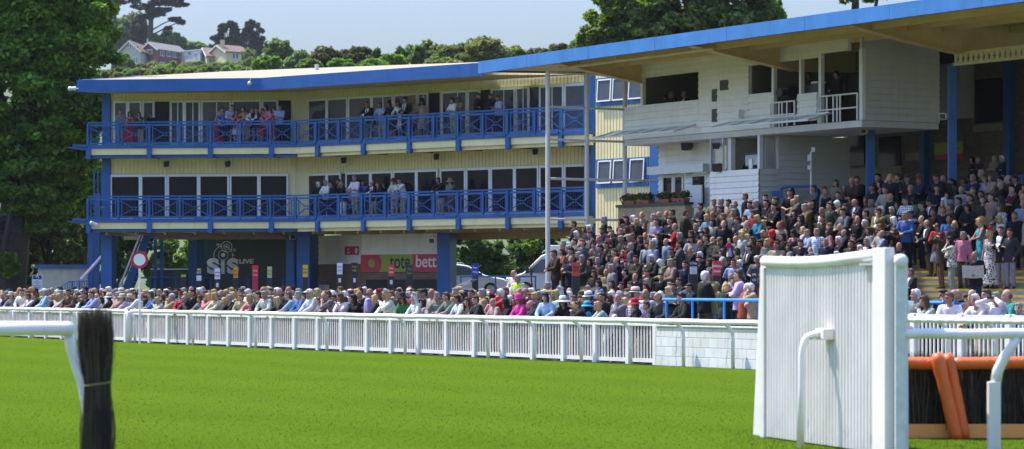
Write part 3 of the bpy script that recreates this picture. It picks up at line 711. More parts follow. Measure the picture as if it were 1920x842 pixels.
# loudspeakers, floodlights fixed to the stand
def speaker(p, lb, s=.34, white=False, d=(-.5, -.8, -.25)):
    t = thing('loudspeaker' if not white else 'floodlight', lb, 'loudspeaker' if not white else 'floodlight', p)
    d = Vector(d).normalized(); x = d.cross(Vector((0, 0, 1))).normalized(); y = x.cross(d); mb = MB(); c = []
    for k, w in ((-.5, .6), (.5, 1.0)):
        for sx, sy in ((-1, -1), (1, -1), (1, 1), (-1, 1)): c.append(p + d * s * k + x * sx * s * .6 * w + y * sy * s * .5 * w)
    mb.hexa([c[0], c[1], c[5], c[4], c[3], c[2], c[6], c[7]]); mb.build('cabinet', WHITE if white else BLACKP, t, bevel=.015)
    mb = MB(); f = [p + d * s * .505 + x * sx * s * .48 + y * sy * s * .4 for sx, sy in ((-1, -1), (1, -1), (1, 1), (-1, 1))]; mb.poly(f); mb.build('front_grille', mat('dark_grille', (.03, .03, .032), .3), t)
    mb = MB(); mb.bar(p - d * s * .4, p - d * s * .4 + Vector((0, .25, .12)), .04); mb.build('bracket', GREYM, t)
speaker(PS.at(1290, 272, -.9), 'black loudspeaker on the white wall above the planter wall'); speaker(PS.at(1344, 273, .12), 'small black loudspeaker on the wire screen of lower booth', .22)
speaker(PS.at(1347, 313, .05), 'squat black loudspeaker on the lower booth parapet', .3)
speaker(at(1769, 218, 90.0), 'small square floodlight on the tallest blue column', .2, True, (-.4, -.8, -.1)); speaker(at(1622, 245, 94.6), 'small square floodlight tucked beside the middle blue column', .2, True, (-.6, -.8, -.2))
speaker(at(548, 443, 133), 'white floodlight on the blue pillars left of the betting shop', .26, True, (.3, -.9, -.3)); speaker(at(811, 450, 126.5), 'white floodlight beside the pillar covering the betting sign', .26, True, (-.3, -.9, -.3))
# white mast with small boxes on the terrace
t = thing('antenna_mast', 'slim white mast with small white boxes behind the terrace crowd', 'mast', at(1521, 400, 96)); b = at(1521, 0, 96)
mb = MB(); mb.tube([Vector((b.x, b.y, 3.4)), Vector((b.x, b.y, zat(284, 96)))], .035, 8); mb.build('pole', POSTW, t)
for dx, y0, y1 in ((4, 285, 276), (-3, 302, 290), (-3, 318, 310)):
    p0, p1 = at(1521 + dx, y0, 95.9), at(1521 + dx, y1, 95.9); mb = MB(); mb.box(p0.x - .06, p0.x + .06, p0.y, p0.y + .1, p0.z, p1.z); mb.build('aerial_box', WHITE, t)
t = thing('low_blue_gate', 'low blue steel frame behind the top of the terrace crowd', 'railing', at(1500, 370, 97.5))
mb = MB()
for a, b in (((1466, 352), (1530, 349)), ((1466, 352), (1466, 372)), ((1530, 349), (1530, 372))): mb.bar(at(*a, 97.5), at(*b, 97.5), .09)
mb.build('frame', BLUE, t); mb = MB(); p = at(1455, 358, 97.5); mb.box(p.x - .13, p.x + .13, p.y, p.y + .2, 3.6, p.z); mb.build('end_box', BLUE, t, bevel=.01)
# tv camera in the bay
t = thing('television_camera', 'black television camera on its pedestal in the commentary bay', 'camera', PS.pt(ss(1463), ZB, -.5))
p = PS.pt(ss(1463), 0, -.45)
mb = MB(); mb.tube([Vector((p.x, p.y, ZB)), Vector((p.x, p.y, ZB + 1.0))], [.11, .06], 10); mb.build('pedestal', BLACKP, t)
mb = MB(); d = Vector((-.75, -.66, -.05)); mb.bar(Vector((p.x, p.y, ZB + 1.18)) - d * .35, Vector((p.x, p.y, ZB + 1.18)) + d * .3, .26, .34); mb.build('camera_body', BLACKP, t, bevel=.02)
mb = MB(); c = Vector((p.x, p.y, ZB + 1.18)); mb.tube([c + d * .3, c + d * .6], [.12, .15], 12); mb.build('lens', BLACKP, t); mb = MB(); mb.bar(c + Vector((0, 0, .2)) - d * .15, c + Vector((0, 0, .36)) - d * .15, .22, .16); mb.build('viewfinder', BLACKP, t)
t = thing('monitor', 'computer monitor on the lower booth parapet', 'monitor', PS.pt(ss(1404), zp, -.2)); a, b = ss(1389), ss(1418)
mb = MB(); mb.pbox(PS, a, b, zp + .08, zp + .58, -.25, -.19); mb.build('monitor_shell', BLACKP, t, bevel=.01); mb = MB(); mb.pbox(PS, a + .08, b - .08, zp + .14, zp + .5, -.19, -.12); mb.build('rear_housing', mat('grey_plastic', (.4, .4, .4), .5), t, bevel=.02)
mb = MB(); mb.pbox(PS, (a + b) / 2 - .1, (a + b) / 2 + .1, zp + .02, zp + .35, -.118, -.08); mb.build('stand_arm', WHITE, t)
t = thing('equipment_desk', 'dark equipment box on the commentary bay ledge', 'equipment', PS.pt(ss(1513), ZS, -.2)); mb = MB(); mb.pbox(PS, ss(1497), ss(1530), ZS - .09, ZS + .22, -.7, -.15); mb.build('case', BLACKP, t, bevel=.02); mb = MB(); mb.pbox(PS, ss(1509), ss(1521), ZS + .225, ZS + .30, -.6, -.25); mb.build('papers', WHITE, t)
# row of tall white posts with cross bars at the end of the roof
pf = thing('screen_frame', 'tall white steel posts joined by thin cross bars at the roof end', 'frame', (1.31, 104, 0))
Q0 = Vector((1.31, 104, 0))
for i, s_ in enumerate((0, 1.67, 3.34)):
    p = Q0 + V_ * s_; mb = MB(); mb.tube([p, p + Vector((0, 0, 9.75))], .085 if i == 0 else .08, 12); mb.build('post', POSTW, pf, smooth=False)
for z in (9.7, 8.45, 7.25, 5.82, 4.34):
    mb = MB(); mb.tube([Q0 + Vector((0, 0, z)), Q0 + V_ * (3.6 if z > 9 else 5.0) + Vector((0, 0, z))], .045, 8); mb.build('cross_bar', POSTW, pf)

# =============================================================== under and beside the building
# outside broadcast trailer
TY = 143.0; PTR = Plane((0, TY), (1, 0)); X = lambda px: ray(px) * TY; Zt = lambda py: zat(py, TY)
ob = thing('broadcast_trailer', 'dark green broadcast trailer with silver lettering under the building', 'trailer', (X(480), TY, 0))
GRN = mat('dark_green_paint', (.010, .045, .040), .3, var=.12); SILV = mat('silver_lettering', (.80, .82, .84), .45, var=.05)
mb = MB(); mb.box(X(366), X(601), TY, TY + 2.5, 1.15, Zt(446)); mb.build('trailer_body', GRN, ob, bevel=.06)
mb = MB(); mb.box(X(373), X(592), TY + .4, TY + 2.2, .75, 1.14); mb.build('chassis', BLACKP, ob)
for px in (525, 550, 575):
    mb = MB(); p = Vector((X(px), TY + .25, .5)); mb.tube([p - Vector((0, .2, 0)), p + Vector((0, .15, 0))], .5, 16); mb.build('wheel', BLACKP, ob)
mb = MB(); zz = [Zt(472), Zt(515)]; 
for a, b in ((487, 512),): 
    mb.box(X(a), X(b), TY - .03, TY - .004, zz[1], zz[0]); 
mb.build('side_hatch', GRN, ob, bevel=.01)
for txt, p0, p1, y0, y1 in (('S', 388, 411, 484, 514), ('S', 425.5, 447.5, 484, 514), ('LIVE', 448.5, 475.5, 485.6, 494.6)):
    text_on(PTR, txt, (X(p0) + X(p1)) / 2, (Zt(y0) + Zt(y1)) / 2, .012, X(p1) - X(p0), Zt(y0) - Zt(y1), SILV, ob, bold=.05 if txt == 'LIVE' else .06)
mb = MB(); mb.box(X(414.7), X(421.3), TY - .017, TY - .004, Zt(513.5), Zt(488.5)); mb.build('lettering', SILV, ob)
def ring(mb, px, py, r, w, a0=0, a1=360, disc=False):
    c = Vector((X(px), TY - .012, Zt(py))); k = TY / F; n = 40
    for i in range(n):
        t0, t1 = R(a0 + (a1 - a0) * i / n), R(a0 + (a1 - a0) * (i + 1) / n); ri = 0.001 if disc else (r - w) * k; ro = r * k
        mb.quad(*[c + Vector((math.cos(t) * q, 0, math.sin(t) * q)) for t, q in ((t0, ri), (t1, ri), (t1, ro), (t0, ro))])
mb = MB(); ring(mb, 418.5, 478.8, 18, 1.0, -150, 90); ring(mb, 418.5, 478.8, 18, 1.0, 100, 200); ring(mb, 418.5, 478.5, 9.4, .9); ring(mb, 418.5, 478.2, 3.9, 1, disc=True)
mb.build('ring_emblem', SILV, ob)
for rr in (((425, 462.8, 10.4, 1.1),), ((425, 462.8, 5.6, .9),), ((425, 462.8, 2.2, .9),), ((412, 460.3, 3, .9),), ((407.6, 458.2, 1.8, .7),), ((439.3, 468.8, 2.7, .9),), ((438, 478.2, 1.6, .7),)):
    mb = MB(); [ring(mb, *q) for q in rr]; mb.build('ring_emblem', SILV, ob)
# smaller dark tender left of the trailer
t = thing('dark_trailer', 'low dark green trailer with pale roof edge beside the broadcast trailer', 'trailer', at(318, 560, 141))
mb = MB(); a, b = at(283, 506, 140.5), at(351, 506, 140.5); mb.box(a.x, b.x, 140.5, 142.6, .6, a.z); mb.build('trailer_body', GRN, t, bevel=.05)
mb = MB(); mb.box(a.x - .02, b.x + .02, 140.48, 142.6, a.z + .003, a.z + .06); mb.build('roof_edge', WHITE, t)
for px in (300, 335):
    mb = MB(); p = at(px, 0, 140.4); p.z = .4; mb.tube([p, p + Vector((0, .25, 0))], .4, 14); mb.build('wheel', BLACKP, t)
# blue railing across the undercroft
t = thing('undercroft_railing', 'thin blue pipe railing in front of the green trailer', 'railing', at(420, 600, 137))
mb = MB(); mb.tube([at(262, 521, 137), at(598, 521, 137)], .035, 8)
for px in (282, 330, 395, 465, 530, 595): p = at(px, 521, 137); mb.tube([Vector((p.x, p.y, 0)), p], .04, 8)
mb.build('pipe_rail', BLUE, t)
t = thing('blue_railing', 'blue pipe railing in front of white car and van', 'railing', at(960, 560, 121))
mb = MB(); mb.tube([at(862, 518.5, 121), at(1006, 518.5, 121)], .03, 8)
for px in (864, 929, 1004): p = at(px, 518.5, 121); mb.tube([Vector((p.x, p.y, 0)), p], .035, 8)
mb.build('pipe_rail', BLUE, t)
# betting shop
CN = at(677.5, 0, 132.0); PL1 = Plane((ray(598) * 136, 136), (CN.x - ray(598) * 136, CN.y - 136)); E_ = at(851, 0, 128.6); PL2 = Plane((CN.x, CN.y), (E_.x - CN.x, E_.y - CN.y))
shop = thing('betting_shop', 'white boarded betting shop with red and lime sign under building', 'shop', (CN.x, CN.y, 0))
u1 = PL1.s(677.5); zw = PL1.z(640, 495); zr = 4.3
mb = MB(); clap(mb, PL1, 0, u1, zw, zr, .01, .26); mb.pbox(PL1, 0, u1, zw, zr, -.1, 0)
u2 = PL2.s(851); zs0, zs1 = PL2.z(760, 510), PL2.z(760, 477)
clap(mb, PL2, 0.02, u2, zs1, zr, .01, .26); mb.pbox(PL2, 0.02, u2, zs1, zr, -.1, 0); mb.build('boarded_wall', CLAP, shop)
mb = MB(); mb.pbox(PL1, 0, u1, 0, zw, -.1, -.01); mb.pbox(PL2, .02, u2, 0, zs1, -.12, -.01); mb.build('brick_base', BRICKR, shop, uvp=(1, 0))
mb = MB(); mb.pbox(PL2, .3, u2 - .8, .6, zs0 - .35, -.009, .02); mb.build('dark_shopfront', DARK, shop)
mb = MB(); mb.pbox(PL2, .03, PL2.s(776), zs0, zs1, 0, .08); sg = mb.build('sign_panel', LIME, shop)
mb = MB(); mb.pbox(PL2, PL2.s(776) + .003, u2 - .02, zs0, zs1, 0, .08); sg2 = mb.build('sign_panel', REDS, shop)
mb = MB(); cu, cz = PL2.s(699), (zs0 + zs1) / 2
for r0, r1, mi in ((.0, .17, 0), (.2, .60, 1)):
    mb.mi = mi
    for i in range(32):
        t0, t1 = 2 * PI * i / 32, 2 * PI * (i + 1) / 32; cl = lambda q: min(max(q, zs0 + .005), zs1 - .005)
        mb.quad(*[PL2.pt(cu + math.cos(t_) * q, cl(cz + math.sin(t_) * q), .086) for t_, q in ((t0, max(r0, .001)), (t1, max(r0, .001)), (t1, r1), (t0, r1))])
mb.build('dot_emblem', [LIME, REDS], sg)
mb = MB(); mb.pbox(PL2, .035, PL2.s(688), zs0 + .01, zs1 - .01, .081, .084); mb.build('red_edge', REDS, sg)
text_on(PL2, 'tote', PL2.s(752), (zs0 + zs1) / 2 + .03, .084, PL2.s(771) - PL2.s(733), .56, mat('sign_black', (.02, .02, .02), .5, var=0), sg, bold=.012)
text_on(PL2, 'betting', PL2.s(815), (zs0 + zs1) / 2, .084, PL2.s(848) - PL2.s(782), .74, mat('sign_white', (.72, .70, .68), .5, var=0), sg2, bold=.012)
t = thing('bet_here_sign', 'small red sign reading bet here on white boards', 'sign', PL1.at(661, 470, .06)); REDP = mat('red_pink_sign', (.50, .03, .09), .5, var=.05)
mb = MB(); mb.pbox(PL1, PL1.s(649), PL1.s(674.5), PL1.z(660, 478), PL1.z(660, 462), .05, .08); mb.build('sign_panel', REDP, t)
text_on(PL1, 'bet\nhere', PL1.s(656.5), PL1.z(660, 470), .084, .26, .27, mat('sign_white', (.7, .7, .7)), t)
mb = MB(); c = PL1.at(668, 470, .086)
for i in range(24):
    t0, t1 = 2 * PI * i / 24, 2 * PI * (i + 1) / 24; mb.quad(c, c + (PL1.d * math.cos(t0) + Vector((0, 0, math.sin(t0)))) * .14, c + (PL1.d * math.cos(t1) + Vector((0, 0, math.sin(t1)))) * .14, c)
mb.v = mb.v; mb.f = [(f[0], f[1], f[2]) for f in mb.f]; mb.build('white_disc', MATS['sign_white'], t)
mb = MB(); mb.bar(c + PL1.n * .006 + Vector((-.05, 0, .06)), c + PL1.n * .006 + Vector((.05, 0, -.05)), .03, .01); mb.build('arrow', REDP, t)
t = thing('meter_box', 'small pale meter box on the brick base of betting shop', 'box', PL1.at(611, 545, 0)); mb = MB(); mb.pbox(PL1, PL1.s(605), PL1.s(618), PL1.z(611, 545), PL1.z(611, 534), 0, .2); mb.build('cover', WHITE, t, bevel=.01)
mb = MB(); mb.pbox(PL1, PL1.s(606), PL1.s(617), PL1.z(611, 544.5), PL1.z(611, 534.5), .201, .21); mb.build('lid', GREYM, t)
# raised yard
mb = MB(); a = 129.5; mb.hexa([Vector((ray(853) * a, a, 0)), Vector((ray(1125) * a, a, 0)), Vector((12, 150, 0)), Vector((ray(853) * 150, 150, 0)), Vector((ray(853) * a, a, 1.4)), Vector((ray(1125) * a, a, 1.4)), Vector((12, 150, 1.4)), Vector((ray(853) * 150, 150, 1.4))])
struct(mb.build('raised_yard', TARM))
# vehicles: side profile swept across the width with the sides tucked in
CARW = mat('white_car_paint', (.66, .66, .68), .25, var=.03); CARG = mat('car_glass', (.10, .125, .15), .05, var=.05, spec=.6); TYRE = mat('tyre_rubber', (.015, .015, .015), .8); RIM = mat('alloy_rim', (.5, .5, .52), .35, .6)
def vehicle(name, lb, x0, Y, z0, prof, belt, wheels, wins, width, flip, wr=.33, cat='car'):
    sg = -1 if flip else 1
    t = thing(name, lb, cat, (x0, Y, z0)); W = width
    def pt(x, y, z): return Vector((x0 + sg * x, Y + y, z0 + z))
    mb = MB(); rows = []
    for y, ins in ((0.0, .05), (.10, 0.0), (W - .10, 0.0), (W, .05)):
        rows.append([pt(x, y + (max(0, z - belt) * .16 if y < W / 2 else -max(0, z - belt) * .16), z - (ins if z > .5 else -ins)) for x, z in prof])
    k = len(prof)
    for i in range(3):
        for j in range(k): mb.quad(rows[i][j], rows[i][(j + 1) % k], rows[i + 1][(j + 1) % k], rows[i + 1][j])
    mb.poly(rows[0]); mb.poly(list(reversed(rows[3]))); mb.build('body', CARW, t, bevel=.03)
    for w in wins:
        q = [pt(x, -.012 + max(0, z - belt) * .16, z) for x, z in w]; g = MB(); g.poly(q); g.build('side_window', CARG, t); g = MB(); g.poly([p + Vector((0, W + .024 - 2 * max(0, (p.z - z0) - belt) * .16, 0)) for p in reversed(q)]); g.build('side_window', CARG, t)
    for wx in wheels:
        for yy in (-.01, W - .21):
            g = MB(); p = pt(wx, yy, wr); g.tube([p, p + Vector((0, .22, 0))], wr, 20); wh = g.build('wheel', TYRE, t)
            g = MB(); g.tube([p + Vector((0, -.012, 0)), p + Vector((0, .23, 0))], wr * .62, 16); g.build('rim', RIM, wh)
    return t, pt
cx = ray(783) * 140.5
car, pt = vehicle('parked_car', 'white estate car with roof rails parked behind the betting shop', cx, 140.5, 1.42,
    [(0, .35), (0.05, .9), (.12, 1.05), (.55, 1.52), (.9, 1.57), (2.0, 1.58), (2.5, 1.50), (3.35, 1.02), (4.3, .84), (4.46, .62), (4.46, .32), (3.9, .26), (.5, .26)], 1.0, (.85, 3.6),
    [[(.35, 1.04), (.75, 1.45), (1.45, 1.48), (1.45, 1.02)], [(1.52, 1.02), (1.52, 1.48), (2.3, 1.46), (2.62, 1.34), (3.0, 1.02)]], 1.8, False)
g = MB(); g.quad(pt(2.55, .25, 1.50), pt(2.55, 1.55, 1.50), pt(3.36, 1.62, 1.04), pt(3.36, .18, 1.04)); g.build('windscreen', CARG, car)
for y in (.3, 1.45):
    g = MB(); g.tube([pt(.7, y, 1.58), pt(.8, y, 1.64), pt(2.2, y, 1.64), pt(2.3, y, 1.57)], .02, 6); g.build('roof_rail', GREYM, car)
for y in (-.01, 1.5):
    g = MB(); g.ell(pt(4.28, y + .15, .72), (.16, .17, .08)); g.build('headlight', mat('headlamp_glass', (.7, .72, .75), .1), car, smooth=True)
g = MB(); g.box(*[cx + 3.0, cx + 3.18], 140.35, 140.5, 2.42, 2.56); g.build('wing_mirror', BLACKP, car, bevel=.02)
vx = ray(950) * 143
van, pt = vehicle('white_van', 'high white van with roof equipment parked nose to the white car', vx, 143, 1.4,
    [(0, .35), (.0, .75), (.15, .95), (.85, 1.18), (1.75, 2.05), (2.1, 2.18), (5.4, 2.2), (5.5, 2.0), (5.5, .35), (4.8, .3), (.6, .3)], 1.2, (.95, 4.4),
    [[(1.05, 1.18), (1.75, 1.85), (2.15, 1.88), (2.15, 1.15)]], 1.95, False, .36, 'van')
g = MB(); g.quad(pt(.92, .2, 1.27), pt(.92, 1.75, 1.27), pt(1.74, 1.6, 2.06), pt(1.74, .35, 2.06)); g.build('windscreen', CARG, van)
g = MB(); g.box(vx + .95, vx + 1.12, 142.8, 143.0, 2.55, 2.9); g.build('wing_mirror', BLACKP, van, bevel=.02)
for a, b, h in ((2.0, 2.7, .34), (2.9, 3.4, .5)):
    g = MB(); p, q = pt(a, .3, 2.22), pt(b, 1.4, 2.22 + h); g.box(min(p.x, q.x), max(p.x, q.x), p.y, q.y, p.z, q.z); g.build('roof_box', WHITE, van, bevel=.05)
g = MB()
for y in (.2, 1.7): g.tube([pt(1.8, y, 2.2), pt(1.9, y, 2.3), pt(5.2, y, 2.32), pt(5.3, y, 2.2)], .025, 6)
g.build('roof_rack', GREYM, van)
g = MB()
for y in (.12, 1.6): g.ell(pt(.05, y + .12, .85), (.08, .2, .12))
g.build('headlight', MATS['headlamp_glass'], van, smooth=True)
# pale hut, cream shed and notice sign at the far left
hut = thing('pale_hut', 'low pale rendered hut with a blue roof edge beside the stairs', 'hut', at(118, 560, 137))
a, b = at(71, 503, 136), at(166, 503, 136)
mb = MB(); mb.box(a.x, b.x, 136, 139, 0, a.z); mb.build('wall', mat('pale_render', (.52, .47, .36), .8, stain=.15), hut)
mb = MB(); mb.box(a.x - .1, b.x + .1, 135.85, 139.1, a.z + .002, a.z + .15); mb.build('roof_edge', BLUE, hut)
mb = MB(); mb.box(a.x - .11, b.x + .11, 135.84, 139.12, a.z + .152, a.z + .18); mb.build('roof', mat('felt_roof', (.1, .1, .1), .9), hut)
sh = thing('cream_shed', 'tall cream clad shed with blue corner behind the big tree', 'shed', at(20, 560, 133))
PSH = Plane((ray(-60) * 143, 143), (1, .02)); mb = MB(); u0, u1 = 0, PSH.s(41); zt_s, zb_s = PSH.z(20, 402), PSH.z(20, 523)
mb.pbox(PSH, u0, u1, 0, zb_s, -4, -.06); mb.build('dark_base', BLACKP, sh)
mb = MB(); corrug(mb, PSH, u0, u1, zb_s, zt_s, .02, .22); mb.pbox(PSH, u0, u1, zb_s, zt_s, -4, -.05); mb.build('cladding', CREAM, sh)
mb = MB(); mb.pbox(PSH, u1 + .002, u1 + .16, zb_s, zt_s + .05, -.3, .06); mb.pbox(PSH, u0, u1 + .3, zt_s + .002, zt_s + .2, -4, .2); mb.build('blue_trim', BLUE, sh)
sn = thing('notice_sign', 'white and navy notice sign on a post in front of pale hut', 'sign', at(69, 600, 112)); PN = Plane((0, 112), (1, 0)); X2 = lambda p: ray(p) * 112
mb = MB(); mb.box(X2(60), X2(79), 112, 112.04, zat(545, 112), zat(515.5, 112)); mb.build('board', mat('sign_white_board', (.62, .63, .68), .5), sn)
mb = MB(); mb.box(X2(61.5), X2(78), 111.985, 111.997, zat(523.5, 112), zat(516.5, 112)); mb.build('navy_header', mat('navy_sign', (.02, .025, .16), .5), sn)
mb = MB()
for i, (y, w) in enumerate(((526, 3), (529, 12), (532.3, 7), (535.6, 15), (538.7, 12), (541.8, 8))): mb.box(X2(70 - w / 2), X2(70 + w / 2), 111.99, 111.997, zat(y + .6, 112), zat(y - .6, 112))
mb.build('lettering', mat('grey_lettering', (.2, .2, .28), .6), sn)
mb = MB(); c = Vector((X2(70), 111.98, zat(520, 112)))
mb.tube([c + Vector((math.cos(q) * .05, 0, math.sin(q) * .05)) for q in np.linspace(-1.2, 3.2, 9)], .014, 6); mb.build('emblem', MATS['sign_white_board'], sn)
mb = MB(); mb.box(X2(69), X2(71), 112.05, 112.1, 0, zat(513, 112)); mb.build('post', GREYM, sn)
# =============================================================== ground, fences, foreground, trees, hill
# ---- turf
def grass_mat():
    m, nt, b = nt_new('turf'); tc = N(nt, 'ShaderNodeTexCoord'); cols = []
    mp = N(nt, 'ShaderNodeMapping'); mp.inputs['Rotation'].default_value = (0, 0, R(-60)); mp.inputs['Scale'].default_value = (.25, 1.0, 1); nt.links.new(tc.outputs['Object'], mp.inputs[0])
    n1 = N(nt, 'ShaderNodeTexNoise', Scale=.22, Detail=5.0, Roughness=.6); nt.links.new(mp.outputs[0], n1.inputs['Vector'])
    n2 = N(nt, 'ShaderNodeTexNoise', Scale=14.0, Detail=8.0, Roughness=.75); nt.links.new(tc.outputs['Object'], n2.inputs['Vector'])
    r1 = N(nt, 'ShaderNodeMapRange'); r1.inputs[1].default_value = .32; r1.inputs[2].default_value = .68; nt.links.new(n1.outputs['Fac'], r1.inputs[0])
    c = mixc(nt, r1.outputs[0], (.053, .098, .006), (.068, .114, .008))
    r2 = N(nt, 'ShaderNodeMapRange'); r2.inputs[1].default_value = .3; r2.inputs[2].default_value = .72; nt.links.new(n2.outputs['Fac'], r2.inputs[0])
    c = mixc(nt, r2.outputs[0], c, (.072, .116, .010)); c2 = mixc(nt, .45, c, c)
    mp2 = N(nt, 'ShaderNodeMapping'); mp2.inputs['Rotation'].default_value = (0, 0, R(60)); nt.links.new(tc.outputs['Object'], mp2.inputs[0])
    wv = N(nt, 'ShaderNodeTexWave', Scale=.075, Distortion=1.2, Detail=2.0); wv.bands_direction = 'Y'; nt.links.new(mp2.outputs[0], wv.inputs['Vector'])
    r3 = N(nt, 'ShaderNodeMapRange'); r3.inputs[3].default_value = .95; r3.inputs[4].default_value = 1.05; nt.links.new(wv.outputs['Fac'], r3.inputs[0]); c2 = mixc(nt, 1.0, c2, r3.outputs[0], 'MULTIPLY')
    nt.links.new(c2, b.inputs['Base Color']); b.inputs['Roughness'].default_value = .9; b.inputs['Specular IOR Level'].default_value = 0
    bp = N(nt, 'ShaderNodeBump', Strength=.35, Distance=.03); nt.links.new(n2.outputs['Fac'], bp.inputs['Height']); nt.links.new(bp.outputs[0], b.inputs['Normal'])
    return m
TURF = grass_mat()
mb = MB(); mb.quad((-3000, -400, 0), (3000, -400, 0), (3000, 6000, 0), (-3000, 6000, 0)); struct(mb.build('lawn', TURF))
def fp(u, v, z=0): q = F0 + U * u + V_ * v; return Vector((q.x, q.y, z))
mb = MB(); mb.quad(fp(-75, .12, .004), fp(70, .12, .004), fp(70, 60, .004), fp(-75, 60, .004)); struct(mb.build('tarmac_apron', TARM))
uW0 = FENCE.s(1237); uW1 = FENCE.s(1660)
mb = MB(); mb.hexa([fp(uW0, .3, 0), fp(uW1, .3, 0), fp(uW1, 7, 0), fp(uW0, 7, 0), fp(uW0, .3, .45), fp(uW1, .3, .45), fp(uW1, 7, .45), fp(uW0, 7, .45)]); struct(mb.build('raised_walkway', TARM))
# ---- grass blades
def grass(name, n, Y0, Y1, seed, k=1.6, hmul=1.0, xlim=None):
    g = np.random.default_rng(seed)
    q = g.random(n); a = 1 - k; Y = (Y0 ** a + q * (Y1 ** a - Y0 ** a)) ** (1 / a)
    X = (g.random(n) * 2 - 1) * .20 * Y
    d = np.stack([X - F0.x, Y - F0.y], 1); v = d @ np.array([V_.x, V_.y])
    keep = v < -.05
    if xlim: keep &= (X > xlim[0] * Y) & (X < xlim[1] * Y)
    X = X[keep]; Y = Y[keep]; n = len(X)
    h = (.005 + .009 * g.random(n)) * hmul * (1 + Y / 130); w = .0022 + Y * .00006; ang = g.random(n) * 2 * PI; ln = g.normal(0, .35, (n, 2)) * h[:, None]
    V = np.zeros((n, 3, 3)); dx = np.cos(ang) * w; dy = np.sin(ang) * w
    V[:, 0] = np.stack([X - dx, Y - dy, np.zeros(n)], 1); V[:, 1] = np.stack([X + dx, Y + dy, np.zeros(n)], 1); V[:, 2] = np.stack([X + ln[:, 0], Y + ln[:, 1], h], 1)
    return V.reshape(-1, 3), np.arange(n * 3).reshape(-1, 3)
def raw_mesh(name, V, Fc, m):
    me = bpy.data.meshes.new(name); k = Fc.shape[1]
    me.vertices.add(len(V)); me.vertices.foreach_set('co', V.astype(np.float32).ravel())
    me.loops.add(Fc.size); me.loops.foreach_set('vertex_index', Fc.astype(np.int32).ravel())
    me.polygons.add(len(Fc)); me.polygons.foreach_set('loop_start', np.arange(0, Fc.size, k, dtype=np.int32))
    me.update(calc_edges=True); me.materials.append(m); return me
V1, F1 = grass('g', 150000, 27, 104, 3, 2.5)
V2, F2 = grass('g', 26000, 27, 37, 5, 1.2, 2.0, (.075, .2))
me = raw_mesh('grass', np.concatenate([V1, V2]), np.concatenate([F1, F2 + len(V1)]), leaf_mat('grass_blades', (.053, .099, .006), (.065, .112, .008), (.085, .130, .018), .30, .04))
me.polygons.foreach_set('use_smooth', [True] * len(me.polygons)); me.normals_split_custom_set_from_vertices(np.tile(np.array([[0., 0., 1.]]), (len(me.vertices), 1)))
g = link_mesh('grass', me); g['kind'] = 'stuff'; g['label'] = 'short mown racecourse turf'; g['category'] = 'grass'

# ---- picket fences along the course
def fence(pxs, label, zc, vv=.0, zcap=None, n_p=10, pw=.075):
    us = [FENCE.s(p, -vv) for p in pxs]; b = fp((us[0] + us[-1]) / 2, vv)
    t = thing('picket_fence', label, 'fence', b, 'white picket fences along the course')
    mb = MB(); 
    a0, a1 = us[0], us[-1]
    def bx(mb, ua, ub, va, vb, z0, z1): mb.hexa([fp(ua, va, z0), fp(ub, va, z0), fp(ub, vb, z0), fp(ua, vb, z0), fp(ua, va, z1), fp(ub, va, z1), fp(ub, vb, z1), fp(ua, vb, z1)])
    bx(mb, a0, a1, vv - .05, vv + .06, zc - .05, zc + .03); mb.build('top_rail', FENCEW, t)
    mb = MB(); bx(mb, a0, a1, vv - .035, vv + .035, .06, .15); mb.build('bottom_rail', FENCEW, t)
    for i, u in enumerate(us):
        mb = MB(); bx(mb, u - pw, u + pw, vv - .09, vv + .06, 0, zc + (.05 if zcap else -.02)); mb.build('post', FENCEW, t, bevel=.012)
        if i + 1 < len(us):
            L = us[i + 1] - u; k = max(6, int(L / .126)); mb = MB()
            for j in range(1, k): q = u + L * j / k + random.uniform(-.004, .004); bx(mb, q - .0175, q + .0175, vv - .026, vv + .002, .151, zc - .051)
            mb.build('picket_panel', FENCEW, t)
    return t
fence([-35, -3, 28, 58, 88, 118, 148, 178, 208, 238], 'far left picket fence, beyond the red and white disc', 1.0)
fence([246, 282.7, 317, 355, 393, 431, 471, 512, 555, 598.6, 643.5, 690.5, 736, 787, 839.7, 892, 945, 1001.7, 1059, 1119, 1181, 1232], 'longest picket fence, running to the white block wall', .98)
fence([1640, 1716, 1805, 1895, 1985], 'picket fence right of the white hurdle wing, behind the hurdle', 1.26, .35, True)
def run_rail(px0, px1, legs, label, z=1.06, v=-.48, r=.062, ends=(False, False), lpx=None):
    u0, u1 = FENCE.s(px0, -v), FENCE.s(px1, -v)
    t = thing('running_rail', label, 'rail', fp((u0 + u1) / 2, v), 'white running rails on curved legs')
    pts = [fp(u0 + (u1 - u0) * i / 60, v, z + .012 * math.sin(i * 1.7) * .5) for i in range(61)]
    if ends[1]: pts += [fp(u1 + .12, v, z - .05), fp(u1 + .2, v, z - .2), fp(u1 + .21, v, 0)]
    if ends[0]: pts = [fp(u0 - .21, v, 0), fp(u0 - .2, v, z - .2), fp(u0 - .12, v, z - .05)] + pts
    mb = MB(); mb.tube(pts, r, 12); mb.build('rail_tube', RAILW, t, smooth=True)
    for px in legs:
        u = FENCE.s(px, .1); mb = MB(); mb.tube([fp(u - .08, v + .02, z - .03), fp(u - .05, v + .10, z - .08), fp(u, v + .19, z - .22), fp(u, v + .21, z - .4), fp(u, v + .21, 0)], .045, 8); mb.build('curved_leg', RAILW, t, smooth=True)
    return t
run_rail(-40, 236, [30, 70, 150, 200], 'running rail left of the disc post, ending in a bend', ends=(False, True))
run_rail(247, 1660, [262, 371, 489, 623, 770, 926, 1012, 1101, 1193, 1293, 1386, 1480], 'longest running rail, past the crowd and block wall')
